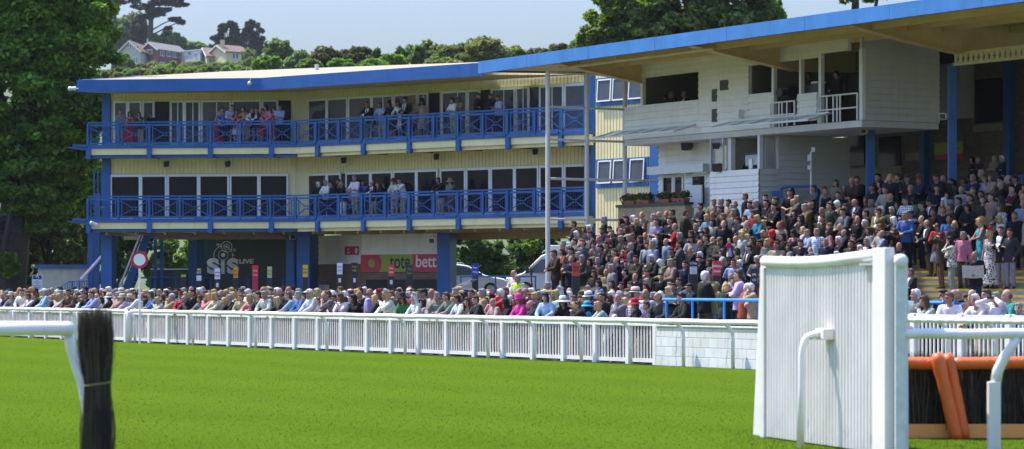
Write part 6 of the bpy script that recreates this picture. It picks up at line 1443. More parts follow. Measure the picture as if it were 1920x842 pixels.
def hat_mesh(k):
    key = ('hat', k)
    if key in CACHE: return CACHE[key]
    mb = MB()
    def finish(mats): 
        me = mb.mesh('hat', mats, smooth=True); CACHE[key] = me; return me
    if k in ('trilby', 'sunhat', 'widehat', 'panama'):
        br = {'trilby': .15, 'panama': .165, 'sunhat': .20, 'widehat': .255}[k]; dr = {'trilby': .012, 'panama': .015, 'sunhat': .05, 'widehat': .045}[k]
        mb.lathe([(.09, .058), (br, .058 - dr), (br, .064 - dr), (.098, .068), (.096, .12), (.085, .165), (.055, .180), (.01, .172)], n=24, sy=1.15)
        mb.mi = 1; mb.lathe([(.1005, .068), (.1015, .070), (.1005, .098), (.099, .099)], n=24, sy=1.15); return finish([M_CL, M_BAND])
    if k == 'cap':
        mb.ell((0, .012, .062), (.092, .108, .072)); 
        mb.hexa([(-.07, -.08, .062), (.07, -.08, .062), (.055, -.175, .045), (-.055, -.175, .045), (-.07, -.08, .075), (.07, -.08, .075), (.055, -.175, .052), (-.055, -.175, .052)]); return finish([M_CL])
    if k == 'flatcap': mb.ell((0, -.01, .078), (.100, .128, .042)); mb.ell((0, -.11, .060), (.07, .05, .012)); return finish([M_CL])
    if k == 'cloche': mb.lathe([(.118, .005), (.122, .012), (.100, .035), (.102, .09), (.085, .15), (.04, .178), (.005, .18)], n=20, sy=1.12); return finish([M_CL])
    if k == 'headset':
        mb.tube([(.09 * math.cos(a), 0, .03 + .105 * math.sin(a)) for a in np.linspace(-.2, PI + .2, 14)], .014, 6); [mb.ell((q * .092, 0, 0), (.022, .042, .045)) for q in (-1, 1)]; return finish([M_CL])
    g = random.Random(4)                           # fascinator, a spray of petals
    for _ in range(46):
        p = Vector((.04 + g.gauss(0, .035), -.02 + g.gauss(0, .035), .125 + abs(g.gauss(0, .03)))); a = Vector((g.gauss(0, 1), g.gauss(0, 1), g.gauss(0, .6))).normalized() * .045; b = a.cross(Vector((g.gauss(0, 1), g.gauss(0, 1), g.gauss(0, 1)))).normalized() * .03; mb.quad(p - a, p - b, p + a, p + b + Vector((0, 0, .015)))
    return finish([M_CL])
def glasses_mesh():
    if 'gl' in CACHE: return CACHE['gl']
    mb = MB(); [mb.ell((k * .034, -.092, .010), (.028, .012, .020)) for k in (-1, 1)]; mb.bar((-.01, -.10, .014), (.01, -.10, .014), .006); [mb.bar((k * .06, -.088, .016), (k * .082, .0, .012), .006) for k in (-1, 1)]; CACHE['gl'] = mb.mesh('sunglasses', BLACKP, smooth=True); return CACHE['gl']
SKINS = [(.40, .22, .15), (.36, .19, .125), (.44, .26, .185), (.32, .165, .11), (.38, .20, .145)]
PEOPLE = []; PLACED = []
def put(p, loc, rz, sc):
    """make one person with clothing from a parsed catalogue entry"""
    g = p['g']; sex = p['sex']; pose = p['pose']; yaw = p['yaw']; s = rig(pose, sex, yaw)
    o = link_mesh('person', body_mesh(pose, sex, yaw), None, loc); o.rotation_euler.z = rz; o.scale = (sc, sc, sc); sk = g.choice(SKINS); o.color = (*sk, 1)
    def ch(nm, me, col, m=None, head=False):
        c = bpy.data.objects.new(nm, me); COL.objects.link(c); c.parent = o; c.color = (*col, 1)
        if head: c.location = s.head; c.rotation_euler = (s.hp + s.lean * .1, 0, s.yaw); c.rotation_mode = 'ZYX'
        if m: c.material_slots[0].link = 'OBJECT'; c.material_slots[0].material = m
        return c
    jit = lambda c: tuple(min(.9, max(.008, x * g.uniform(.86, 1.14))) for x in c)
    k = p['top']; c = jit(COLS[p['col']][1]); c = tuple(x * (.5 if k in 'cju' and p['reg'][0] == 'T' else .66 if p['reg'][0] == 'T' else .85) for x in c); pm = {'check': M_CHK, 'stripe': M_STR, 'floral': M_FLO, '': None}[p['pat']]  # terrace clothes darkened in colour, partly for the shade under the roof
    if k in 'dD': ch('dress', bottom_mesh(k, pose, sex), c, pm)
    else:
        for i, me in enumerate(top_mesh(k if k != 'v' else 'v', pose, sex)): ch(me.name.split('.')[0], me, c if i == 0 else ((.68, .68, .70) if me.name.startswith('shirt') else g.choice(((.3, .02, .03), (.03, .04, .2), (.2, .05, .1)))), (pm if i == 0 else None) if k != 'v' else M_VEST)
        if k == 'v': ch('shirt', top_mesh('s', pose, sex)[0], (.62, .62, .6))
        b = p['bot']; ch('skirt' if b == 'k' else 'trousers', bottom_mesh(b, pose, sex), jit(COLS[p['bcol']][1]))
    if p['hs'] != 'z': ch('hair', hair_mesh(p['hs']), jit(HAIRC[p['hc']]), head=True)
    if p['hat']: ch('hat', hat_mesh(p['hat']), COLS[p['hcol']][1], head=True)
    if p['sg']: ch('sunglasses', glasses_mesh(), (0, 0, 0), head=True)
    return o
HATS = dict(t='trilby', p='panama', s='sunhat', w='widehat', c='cap', f='flatcap', x='fascinator', k='cloche', e='headset')
GAR = dict(s='short sleeved shirt', l='shirt', j='open jacket', u='jacket and tie', c='coat', d='dress', D='long dress', v='hi-vis vest')
HATN = dict(trilby='trilby', panama='panama hat', sunhat='sun hat', widehat='wide brimmed hat', cap='cap', flatcap='flat cap', fascinator='feathered headpiece', cloche='cloche hat', headset='headset')
def parse(line, reg, i):
    x0, y0, sc = REG[reg]; t = line.split(); g = random.Random(i * 7919 + 13)
    p = dict(px=x0 + float(t[0]) / sc, py=y0 + float(t[1]) / sc, reg=reg, g=g, sex=t[2], hc=t[3][0], hs=t[3][1], hat=None, hcol=None, sg=False, pose=None, pat='', yaw=g.choice((-26, 8)), face=None, zone=None)
    top = t[4].split(':'); p['top'] = top[0]; cc = top[1]
    for suf, nm in (('#', 'check'), ('=', 'stripe'), ('*', 'floral')):
        if cc.endswith(suf): p['pat'] = nm; cc = cc[:-1]
    p['col'] = cc; p['bot'] = 't' if p['sex'] == 'm' or g.random() < .55 else 'k'; p['bcol'] = g.choice(('ch', 'nv', 'be', 'bk', 'gy', 'ch', 'br')) if p['sex'] == 'm' else g.choice(('bk', 'nv', 'wh', 'be', 'gy'))
    for e in t[5:]:
        if e.startswith('h:'): p['hat'] = HATS[e[2]]; p['hcol'] = e[3:]
        elif e == 'g': p['sg'] = True
        elif e.startswith('p:'): p['pose'] = e[2]
        elif e.startswith('b:'): p['bot'] = e[2]; p['bcol'] = e[3:]
        elif e.startswith('f:'): p['face'] = float(e[2:])
        elif e.startswith('@'): p['zone'] = e[1:]
    return p
REG = dict(R1=(0, 480, 4.68), R2=(240, 480, 4.68), R3=(480, 480, 4.68), R4=(720, 480, 4.68), R5=(960, 500, 4.68), R6=(1200, 500, 4.68), R7=(1680, 480, 4.68), TA=(1040, 370, 5.615), TB=(1200, 370, 5.615), TC=(1360, 330, 5.615), TD=(1540, 290, 5.615), TE=(1720, 270, 5.615), TF=(1680, 400, 4.68), TG=(1480, 400, 4.68),
           BA=(160, 170, 6.475), BB=(360, 170, 6.475), BC=(560, 160, 6.475), BD=(740, 150, 6.475), BF=(560, 310, 6.475), BG=(740, 300, 6.015), XX=(0, 0, 1.0))
CAT = {
'R1': """38 352 m gn c:lg|80 335 m gs c:nv|122 352 m bs c:gy h:pcr|35 392 f yo c:bk|205 318 m bs l:wh|225 350 m ys l:lg|275 355 m bs s:wh|343 352 f rs c:bk h:xrd|378 380 f yo c:bk|330 380 f yo c:nv|412 312 m gs l:pb h:cwh|405 362 m bs j:bk|448 375 f yo c:bk|492 362 f yl c:bk|545 358 f yl c:cr|578 342 f yo c:be|620 320 m ks c:br|625 372 m rn s:be|662 392 f bo c:pk|726 375 m gs s:wh g|735 330 m bs c:ch|770 345 m ks c:bk|800 382 f yo c:be|842 325 m bs l:pb|878 390 f yo c:be g|850 362 f yl c:pk|925 385 f ko d:cr|990 365 f ko c:bk h:scr|1065 348 m gs c:be|1085 325 m gs c:lg h:pcr|1112 372 m bs c:lg h:pcr|1035 312 m gs c:gy|700 345 f bo c:bk|155 385 f bo c:nv|580 385 f yo c:cr|15 330 f yo c:be|960 340 m ks c:lg""",
'R2': """20 372 m gs l:wh h:pcr|98 345 m bs l:wh|132 348 m bn s:pb|130 402 f bo c:nv|185 405 f kl c:be|240 340 m bs s:bl|207 360 f yo c:ch|285 388 f yo c:lg|245 420 f ao c:rd|320 365 m bs c:ch|415 366 m gs c:be|478 352 f rs c:rd h:xrd|470 392 f wo c:cr|525 378 m gn c:br|515 418 m bs c:nv|582 300 m ks c:bk f:180|602 418 m ws c:bk|655 378 f bo c:gy|695 335 m bs c:br|727 410 f bl s:be|740 360 f yo c:pk|790 355 f yo c:cr|775 388 m gn s:pk|868 395 f yo c:nv|922 372 m gs c:bk|955 408 f yo c:sg|1002 425 f bo c:lg g|1000 285 m bs s:br|1078 262 m ws s:wh p:K|1005 365 m rs c:be|1092 368 f yo c:pk|1075 422 m bs s:wh|1118 395 f yo c:gn|150 380 f ko c:ch|360 400 f yo c:be|840 420 m gs c:bk""",
'R3': """12 352 m gs c:gy|42 345 m ks c:ch|95 342 m gs c:lg|30 418 f bo s:pk|70 385 m ks c:bk|135 378 m gs c:ch|212 392 f yl c:bk|262 355 m ks c:bk h:cbk p:H|328 325 m rs s:lb|378 298 m gs c:gy|350 382 m ws s:wh|400 345 m gs l:bl|412 385 f yo l:sg p:H|505 418 m ws l:nv|497 302 f yl c:wh h:cwh|540 298 f yl c:wh|512 345 m rs s:wh|672 338 m bs s:gy*|697 372 m ks s:wh|766 365 f ao s:wh h:xcr|792 388 f bo c:br|882 372 f kl c:bk|990 275 m rn l:li f:150|1070 378 f yl c:bk|1040 384 f yl s:wh|1098 345 f ro c:bk h:xrd|1096 282 m ks c:bk|580 395 m bs s:gy|940 400 f bo c:nv|290 420 f ko s:wh""",
'R4': """52 348 f yo c:wh h:xwh|38 388 f yl c:cr|80 392 f yo c:be|182 372 f bl l:gn h:wbk|292 372 f wl l:wh h:xwh|350 412 f kl s:be|368 288 m ks l:bl h:cbk|425 322 m yn c:be g|490 330 m gs c:gy|456 395 f ko s:wh h:kwh|590 340 m bs s:gy|590 402 f yo c:bk|672 378 m ks s:pb# g|752 402 f bl s:be|770 335 m bs c:mr|836 385 m bs c:bk g|720 352 f ko c:pu|870 322 m gs c:be|900 375 f yo c:dg h:sye|985 408 m wn c:be|1045 322 m ws c:rd g|958 372 f ko d:hp h:xhp|1056 375 f ro c:bk h:xrd|1100 420 f ko c:bk h:kbk|1110 380 m ws c:be|130 300 m ks c:bk|530 400 f ko c:ru""",
'R5': """38 302 f ko c:mr g h:xhp|90 288 f ro c:hp h:khp|75 358 f ko l:lg|212 332 m rn c:nv|280 335 f ko c:bk h:sbk|312 268 f ko l:pb|315 172 m gs j:gy @g|385 248 f yl s:lg|420 200 f wo c:cr h:xwh|466 312 f ko c:bk h:wwh|545 348 f yl c:bk|615 342 m bs c:bk|665 358 f kl s:tq h:stq|686 272 m bs c:nv h:twh|737 362 f bo c:be|795 345 f yo s:lg|945 280 m rn j:gy p:H|992 312 f yo s:pb g|1075 202 m bs s:mr# h:tcr f:170|1112 332 f ro c:bk h:srd|800 270 m ks c:bk|450 178 f ko c:pu|30 62 m wn l:cr @g|57 108 m gs v:ye @g|150 350 f yo c:pk|860 370 f bo s:wh""",
'R6': """18 332 f ko c:bk h:srd|88 342 m bs c:pu|185 268 m rn c:ch|55 185 m gn s:pb|400 272 m ks c:bk|565 85 m ws c:bk f:175 @w|612 78 m bs j:ta @w|740 190 f yo c:dg f:180 @w|910 185 m ws c:ru f:170 @w|827 130 m ks c:nv @w|872 72 m bs l:li @w|992 382 m ws c:be @r|455 205 m ks c:nv @w|300 290 m ks c:ch @w|1010 130 m gs c:rd @w""",
'R7': """135 145 m rs j:bk|180 290 m ws c:gy|292 398 f bl l:lg|237 412 f bo c:br|480 368 m rs s:wh g|530 302 m yn l:bl g|576 428 f ks c:bk g|690 335 m gn c:br|740 352 m ws l:wh|892 368 m gs l:wh p:B|1002 322 m rn s:tl|800 345 m bs l:wh|1100 460 m gs l:bl|430 125 m ks s:ch|555 145 m rn s:pb#|640 380 f ko c:bk""",
'TA': """95 495 m gs c:gy|217 468 m bs c:be|292 482 m rs j:gy|105 572 f bo l:ora|165 545 m gs s:pb|190 568 m ks c:nv|12 592 m bs c:br|395 390 m bs c:gy|380 472 m ks c:bk|422 518 m ks c:ol|466 442 m gn s:pb|495 355 m bs u:bk h:tcr|587 340 m ks j:nv|500 540 m ks c:nv|555 502 m bs c:ol|400 578 m wn j:be|272 612 m gs c:gy|300 648 m gs c:ol h:fbr|375 682 f ko c:dg|175 655 m rn u:nv|457 672 m gs c:gy|576 640 f bo c:gy|635 582 m bs c:nv|725 592 m gs l:pb p:F|695 370 m gs c:bk|715 442 m gs c:ol h:fbk|802 430 m gs c:br g|742 220 f ro c:mr= h:kmr|700 258 f ko l:mr|757 235 f ko c:ch|762 345 f bo c:cr|832 228 f wo c:cr|866 258 f yo c:bk|830 330 m bs c:bk|920 188 m bn s:be|805 522 m gs s:gy|768 512 f ko l:rd|907 445 f bo j:bk|1047 212 m gs j:lg|1072 262 m bs s:li|1102 188 m gn c:ol|977 512 f bo c:wh g|1032 497 m gs s:pb|1027 552 m gs c:nv|860 652 m ks c:ol|1042 642 m ws c:bk|490 778 f bo l:pk|546 792 m rn l:be|605 745 m gs c:lg|425 802 f bo c:br""",
'TB': """277 180 m gn c:bk|345 162 m bs c:ol|465 170 m bs c:ol h:tcr f:165|640 102 m ks u:nv h:fbk|375 312 m bn s:rd=|716 215 f yo l:lb|782 182 m rn c:gy|786 52 m gs c:be|858 47 m gs c:ol|936 58 f bo l:cr h:fbe|1005 78 m rn l:bl|852 130 m bs c:ch|982 112 m gs c:ru|987 165 m gs c:gy|880 208 m rs u:bk|882 285 m rn c:bk|772 268 f ko c:cr|642 278 f bo c:li|592 318 m gs c:bk h:fbk|547 388 f bo c:bk|652 392 f ko l:ol|702 350 f bo c:bk|425 410 m gs c:mr|546 440 f ko s:wh*|422 498 m ks j:gy|346 568 m bs c:ol|540 557 m wn c:bk|637 492 m rn c:bk|702 430 m ks c:bk|772 452 m gn c:ch|852 462 m gs c:ol h:col|782 508 m gs c:bk h:col|872 582 f bo c:wh|1012 442 m rn c:gy|1010 340 m ks l:lb g|1078 398 f yl l:lg|1046 248 m ks c:nv|1107 228 m bs c:wh|476 712 m ks c:nv|652 612 m ws c:bk|247 692 f wo c:be|342 690 m gs c:be|987 692 m ks l:pb g|1072 697 m ws j:bl""",
'TC': """215 218 m rs c:nv|282 285 m gs u:bk|337 297 m gs c:gy|427 232 m ks c:bk|437 292 m ks c:bk|520 328 m ks u:bk|532 268 m bs c:mr|642 218 m gs j:ch|672 182 f ko c:bk|737 178 m ks c:ch|832 182 f yo c:mr|720 282 f yo c:be|762 245 m gs c:gy|857 335 m gs u:ta h:tgy|722 392 f ko c:bk|927 278 f ko c:bk|982 168 f bo c:mr|1047 148 f ro s:wh*|937 202 m bs c:ch|1112 302 m bs c:ol|1017 372 m gs u:bk|802 452 f ko c:bk|312 398 f bo l:rd|352 452 f yo l:tq|402 502 f yl c:bk|236 508 m rn u:ch g|202 602 f yl c:cr|237 652 f yl c:be|292 682 f bo c:br|272 762 m ks u:bk|372 712 m ks c:bk|442 702 f yo c:gy|427 612 f yo c:dg|502 622 f ko c:rd h:krd|462 572 f bo c:ch|522 692 f ko c:rd h:krd|542 732 m bs l:be|612 512 f ro l:rd h:xrd|612 642 f ko c:bk|822 572 f yo c:wh|882 602 m gs l:pb|967 592 m gs s:lb#|1097 582 f bo s:pk*|737 602 f ko d:nv*""",
'TD': """132 402 f yl c:bk|252 358 m gs c:ch|97 542 m bs c:ol|207 522 m ws j:ta|157 302 f bo c:be|332 282 m rn c:br|387 268 m bs c:bk|362 402 m rn c:lg|452 422 f yo c:lg|387 507 m rn u:nv|367 642 m ks c:bk|477 622 m ks j:bk|527 512 m gs c:be|612 602 m bs j:ta p:H|692 288 m rs l:cr p:F|627 312 f ko l:pk|767 292 m wn c:gy|847 298 m gs l:mt|907 252 m bs c:bk h:cnv|1037 262 m bs c:nv h:tbr|1007 378 m bs l:pb|887 392 m rn s:ru|790 388 f bo l:lg= h:fol|802 532 f ko c:bk|902 487 m bs s:bl#|1007 487 f ko s:gn g|1077 537 m ks c:ch g|897 642 m gs l:bl|957 632 m bs j:lg|1082 378 m ks c:bk|602 242 m ks c:bk|722 248 f yo c:ch|817 242 m ks c:bk""",
'TE': """192 472 m gn s:pb|242 432 f bo c:be|217 352 m ks c:bk|282 372 m rn c:ch|62 482 m ks c:bk|157 612 m ks u:bk|302 502 m ks c:nv|432 492 m gs c:rd|487 392 m bs s:tl|587 362 m gs s:nv|722 362 m bs s:li|592 512 f bo l:wh p:F|442 602 m ks u:bk|357 672 m bs s:ol|172 722 m bs c:br|537 672 f ko c:bk p:C|792 432 f ko c:bk|872 427 m gs s:lb|787 562 m bs c:be|907 592 f ko c:ol g|982 472 m bs j:li|1052 472 m rn s:pb#|892 672 f bo s:wh*|682 312 m rn c:bk|792 352 f bo c:be|812 168 m gs c:be h:ccr @d|892 168 m ws c:nv @d|582 172 f ko c:bk @d|642 172 m rs c:ch @d|1047 372 m ks u:bk g|942 392 f yo c:be|682 802 f yo c:bk|872 792 f yo s:wh g""",
'TF': """290 92 m rn j:bk|367 122 f bo l:rd|397 205 m bs c:ol p:B|492 238 f kl s:wh*|592 195 m gs l:pk|467 55 m rn s:bl|522 102 f yo c:bk|747 78 f yl D:tq p:C|822 178 f yl D:wh* h:xrd|872 112 m ks c:bk h:cbk|922 152 m ks j:bk|1002 172 m ks c:ch|697 372 m rn c:bk p:K""",
'TG': """577 218 m ks c:bk|677 252 m gs j:nv g|932 168 m bs c:bk p:B""",
'BA': """425 258 m bs s:gy|535 283 f ko D:rd|665 288 f ko s:ol|800 300 m ks c:bk @b""", 'BB': """332 283 f yl D:rd|367 238 m ks s:bl|472 205 m bs s:pb|540 258 f kl c:rd b:kwh|637 228 f bo d:be|672 278 f bl d:be|737 238 m bs l:wh|777 238 m ks c:bk|862 252 f ko d:rd|907 208 f ko c:pk|987 232 f bl d:rd|1062 200 m bs s:pb f:150""",
'BC': """855 238 m bs u:bk|1005 242 m bs s:pb b:tbe|1132 232 f ko c:nv h:xbk b:kbk""", 'BD': """62 282 f ro c:wh h:kmr b:kwh|132 242 m ks u:bk|237 245 f yo c:be h:xpk @b|337 268 f ko d:be h:kbk @b|712 248 m ks s:wh b:tbe|775 240 m bs c:be @b|1035 198 m ks c:bk p:H|1182 203 m bs c:bk p:H|1262 218 m ks s:pb""",
'BF': """237 232 f wo c:bk p:W|335 212 m gs l:wh|417 228 m ks c:bk|490 198 m ks c:bk @b|532 232 f yo c:bk|640 235 m bs s:pk @b|690 158 m gs s:wh|787 215 m bs s:bl @b|905 218 m ws u:bk|977 235 m bs c:bk|1040 235 f ko c:bk @b|1167 198 f ro c:cr h:kmr|1255 190 m ks s:wh g""", 'BG': """515 230 f ko c:bk|632 245 f bo l:gy h:sta p:H b:kbr""",
'XX': """1249 184 m ks c:bk @u|1262 178 m gs c:ch @u|1286 177 m rn u:bk @u|1375 301 m gn c:gy @l|1393 292 m ks c:bk @l|1571 140 m ks c:bk h:ebk @t p:C|1457 141 m ks c:bk @t2 p:C|1518 137 m ks c:ch @t3"""}
NOMH = {}
def head_z(pose, sex):
    if (pose, sex) not in NOMH: NOMH[(pose, sex)] = rig(pose, sex, 0).head.z
    return NOMH[(pose, sex)]
def free(x, y, r): 
    return all((x - a) ** 2 + (y - b) ** 2 > (r + q) ** 2 for a, b, q in PLACED)
FACE_T = math.degrees(math.atan2(-V_.x, V_.y))          # facing the track
def place(p):
    px, py, reg, g = p['px'], p['py'], p['reg'], p['g']; zone = p['zone']; sexs = 1.0 if p['sex'] == 'm' else .95
    k = ray(px)
    if reg[0] == 'B':
        P = PA if px < 555 else PB; zf = Z_FL2 if reg in ('BA', 'BB', 'BC', 'BD') else Z_FL1; back = zone == 'b'
        if p['pose'] is None: p['pose'] = g.choice('ACF') if back or g.random() < .3 else g.choice('LLNQ')
        n = -.78 if back else (-.42 if p['pose'] in 'LNQ' else -.36)
        q = P.at(px, py, n); sc = (q.z - zf) / head_z(p['pose'], p['sex'])
        if p['pose'] == 'L' and sc > 1.12: p['pose'] = 'C'; sc = (q.z - zf) / head_z('C', p['sex'])
        if sc < .84 and p['pose'] not in 'LNQ': p['pose'] = 'L' if not back else p['pose']; sc = (q.z - zf) / head_z(p['pose'], p['sex'])
        sc = min(max(sc, .82), 1.1); f = 0 if px < 555 else -40
        return Vector((q.x, q.y, zf)), f + g.uniform(-22, 22), sc
    if zone in ('u', 'l', 't', 't2', 't3'):
        n, zf = {'u': (-1.0, ZB), 'l': (-.9, 4.66), 't': (-.55, ZB), 't2': (-1.1, ZB), 't3': (-1.5, ZB)}[zone]; p['pose'] = p['pose'] or 'C'
        q = PS.at(px, py, n); sc = min(1.12, max(.8, (q.z - zf) / head_z(p['pose'], p['sex']))); return Vector((q.x, q.y, zf)), FACE_T + g.uniform(-10, 10), sc
    best = None
    if reg[0] == 'R' and zone is None and not (reg == 'R7' and px < 1712 and py < 545):
        zn = None
        rows = [.43, .95, 1.45, 2.0, 2.6, 3.3, 4.1, 5.0, 6.2, 7.5, 9.0] if px < 1640 else [.75, 1.25, 1.8, 2.4, 3.0, 4, 5.5]
        for i, v in enumerate(rows):
            q = FENCE.at(px, py, -v); pose0 = p['pose']; pose = pose0 or (g.choice('LNLNQ') if i == 0 else g.choice('AFCPH'))
            sc = q.z / (head_z(pose, p['sex']))
            if i == 0 and not (.86 < sc < 1.10): continue
            pen = abs(sc - sexs) * (3 if i else 1) + .06 * i + (0 if free(q.x, q.y, .23) else .8 - .25 * min(1, 0)); 
            if best is None or pen < best[0]: best = (pen, q, pose, sc, i)
        pen, q, pose, sc, i = best; p['pose'] = pose; sc = min(1.04, max(.84, sc)); PLACED.append((q.x, q.y, .2)); zz = terr_z(q.x, q.y)
        f = FACE_T + g.uniform(-30, 30) if p['face'] is None else FACE_T + p['face']
        if i == 0: f = FACE_T + g.uniform(-32, 38)
        return Vector((q.x, q.y, 0)), f, sc
    # general: look along the ray for the ground, walkway or step whose standing head fits
    p['pose'] = p['pose'] or g.choice('AAFFCCPPHK')
    hz = head_z(p['pose'], p['sex'])
    if zone == 'd':
        o = T0 + VT * 10.4; Y = (VT.x * o.x + VT.y * o.y) / (VT.x * k + VT.y); q = at(px, py, Y); return Vector((q.x, q.y, 4.66)), FACE_T + g.uniform(-25, 25), min(1.1, max(.8, (q.z - 4.66) / hz))
    Yf = FENCE.Y(px, -.8); lo, hi = (Yf, Yf + 6) if zone in ('w', 'r') else (Yf + 3, 104)
    if zone == 'r': hi = Yf + .6
    Y = lo
    while Y < hi:
        q = at(px, py, Y); zg = .45 if zone in ('w', 'r') else terr_z(q.x, q.y); sc = (q.z - zg) / hz; a, b = terr_ab(q.x, q.y)
        pen = abs(sc - sexs) * 4 + (0 if free(q.x, q.y, .2) else .35) + (.0 if b > 0 or zone else .10)
        if best is None or pen < best[0]: best = (pen, q.copy(), zg, sc)
        Y += .12
    pen, q, zg, sc = best; sc = min(1.12, max(.86, sc)); PLACED.append((q.x, q.y, .19))
    f = FACE_T + (g.uniform(-38, 45) if p['face'] is None else p['face'])
    return Vector((q.x, q.y, zg)), f, sc
entries = []; i = 0
for reg in CAT:
    for ln in CAT[reg].split('|'): p = parse(ln, reg, i); i += 1; p['loc'], p['rz'], p['sc'] = place(p); entries.append(p)
LIMIT = 318
def keep_rank(p):
    if p['reg'][0] in 'BX': return -1e9
    if p['reg'] in ('TF', 'TG', 'R7', 'R6', 'R5', 'R4'): return -1e6 + p['loc'].y
    return p['loc'].y if p['reg'][0] == 'T' else p['loc'].y - 25
entries.sort(key=keep_rank)
people = entries[:LIMIT]; rest = entries[LIMIT:]
# ---- labels that single each person out
LMR = [(20, 'near the cream shed'), (69, 'in front of the notice sign'), (120, 'in front of the pale hut'), (180, 'in front of the blue stairs'), (262, 'beside the disc post'), (315, 'in front of the dark trailer'), (372, 'near the tall black board'), (408, 'below the pink and white board'), (443, 'below the orange board'), (478, 'below the tall red board'), (507, 'below the cream board'), (540, 'by the dark screen hood'), (572, 'below the yellow board'), (610, 'by the meter box'), (637, 'below the white board'), (664, 'below the black and yellow board'), (700, 'below the lime sign emblem'), (733, 'below the small red board'), (768, 'below the grey framed board'), (800, 'below the red betting sign'), (830, 'beside the blue pillar'), (872, 'by the blue draped stand'), (910, 'in front of the white car'), (960, 'in front of the van bonnet'), (1027, 'below the tall white post'), (1080, 'below the orange red board'), (1140, 'in front of the lower terrace'), (1200, 'near the end of the fence'), (1243, 'by the block wall corner'), (1299, 'by the black price board'), (1344, 'by the red price board'), (1400, 'by the wing edge'), (1720, 'right of the wing'), (1770, 'above the orange uprights'), (1830, 'above the hurdle'), (1900, 'by the sleeved rail leg')]
LMT = [(1060, 'near the white van'), (1100, 'below the middle white post'), (1150, 'below the cream end wall'), (1193, 'below the left flower trough'), (1220, 'below the second flower trough'), (1258, 'below the third flower trough'), (1288, 'below the right flower trough'), (1318, 'below the white notice board'), (1347, 'below the wire screen'), (1378, 'below the lower booth'), (1410, 'below the booth monitor'), (1440, 'below the lattice screen'), (1492, 'below the left blue column'), (1521, 'below the antenna mast'), (1560, 'left of the middle column'), (1633, 'by the middle blue column'), (1680, 'below the rear window'), (1730, 'left of the tallest column'), (1786, 'by the tallest blue column'), (1825, 'below the lime banner'), (1870, 'below the deck railing'), (1915, 'at the right edge')]
def desc(p):
    c = COLS[p['col']][0]; pat = {'check': 'checked ', 'stripe': 'striped ', 'floral': 'patterned ', '': ''}[p['pat']]
    t = f"person in {c} {pat}{GAR[p['top']]}"
    ex = []
    if p['hat']: ex.append((COLS[p['hcol']][0] + ' ' if p['hcol'] != 'bk' or True else '') + HATN[p['hat']])
    if p['sg']: ex.append('sunglasses')
    if ex: t += ' and ' + ' and '.join(ex)
    return t
def where(p):
    if p['reg'][0] == 'B': return ('on the upper balcony' if p['reg'] in ('BA', 'BB', 'BC', 'BD') else 'on the lower balcony')
    if p['reg'] == 'XX': return {'u': 'in the upper commentary opening', 'l': 'in the lower booth', 't': 'at the guard rail of the camera bay', 't2': 'behind the television camera', 't3': 'behind the equipment box'}[p['zone']]
    L = LMT if p['reg'][0] == 'T' else LMR
    return min(L, key=lambda e: abs(e[0] - p['px']))[1]
for p in people: p['d'] = desc(p); p['w'] = where(p)
from collections import Counter
def assign(fn, left):
    cand = {id(p): fn(p) for p in left}; cnt = Counter(cand.values()); out = []
    for p in left:
        s_ = cand[id(p)]
        if cnt[s_] == 1 and s_ not in USED and 4 <= len(s_.split()) <= 16: p['label'] = s_; USED.add(s_)
        else: out.append(p)
    return out
USED = set(); cd = Counter(p['d'] for p in people)
def neigh(p, want=None):
    best = None
    for q in people:
        if q is p or q['reg'][0] != p['reg'][0]: continue
        dx, dy = q['px'] - p['px'], q['py'] - p['py']; D = math.hypot(dx, dy * 1.3)
        if D > 70 or q['d'] == p['d']: continue
        sc = D + 30 * (cd[q['d']] - 1)
        if best is None or sc < best[0]: best = (sc, q, dx, dy)
    return best
def rel(p):
    b = neigh(p)
    if not b: return None
    _, q, dx, dy = b; r = ('left of' if dx > 0 else 'right of') if abs(dx) > abs(dy) * .8 else ('below' if dy < 0 else 'above')
    return f"{r} {q['d'].replace('person in ', 'one in ')}"
left = assign(lambda p: f"{p['d']}, {p['w']}", list(people))
left = assign(lambda p: f"{p['d']} {POSEW[p['pose']]}, {p['w']}", left)
left = assign(lambda p: f"{p['d']}, {rel(p) or p['w']}", left)
left = assign(lambda p: f"{p['d']} {POSEW[p['pose']]}, {rel(p) or ''}", left)
def order(p):
    same = sorted([q for q in people if q['d'] == p['d'] and q['w'] == p['w']], key=lambda q: q['px']); n = same.index(p)
    return ('leftmost', 'second from left', 'third from left', 'fourth from left', 'fifth from left', 'sixth from left')[min(n, 5)] + ' ' + p['d'] + ' ' + p['w']
left = assign(order, left)
for p in left: p['label'] = (f"{p['d']} {p['w']}")
for p in people:
    p['label'] = ' '.join(p['label'].split()[:16])
GRP = dict(R='racegoers along the rail', T='racegoers on the terrace', B='guests on the balconies', X='staff in the commentary block')
for p in people:
    o = put(p, p['loc'], R(p['rz']), p['sc']); tag(o, p['label'], 'person', GRP[p['reg'][0]]); p['obj'] = o
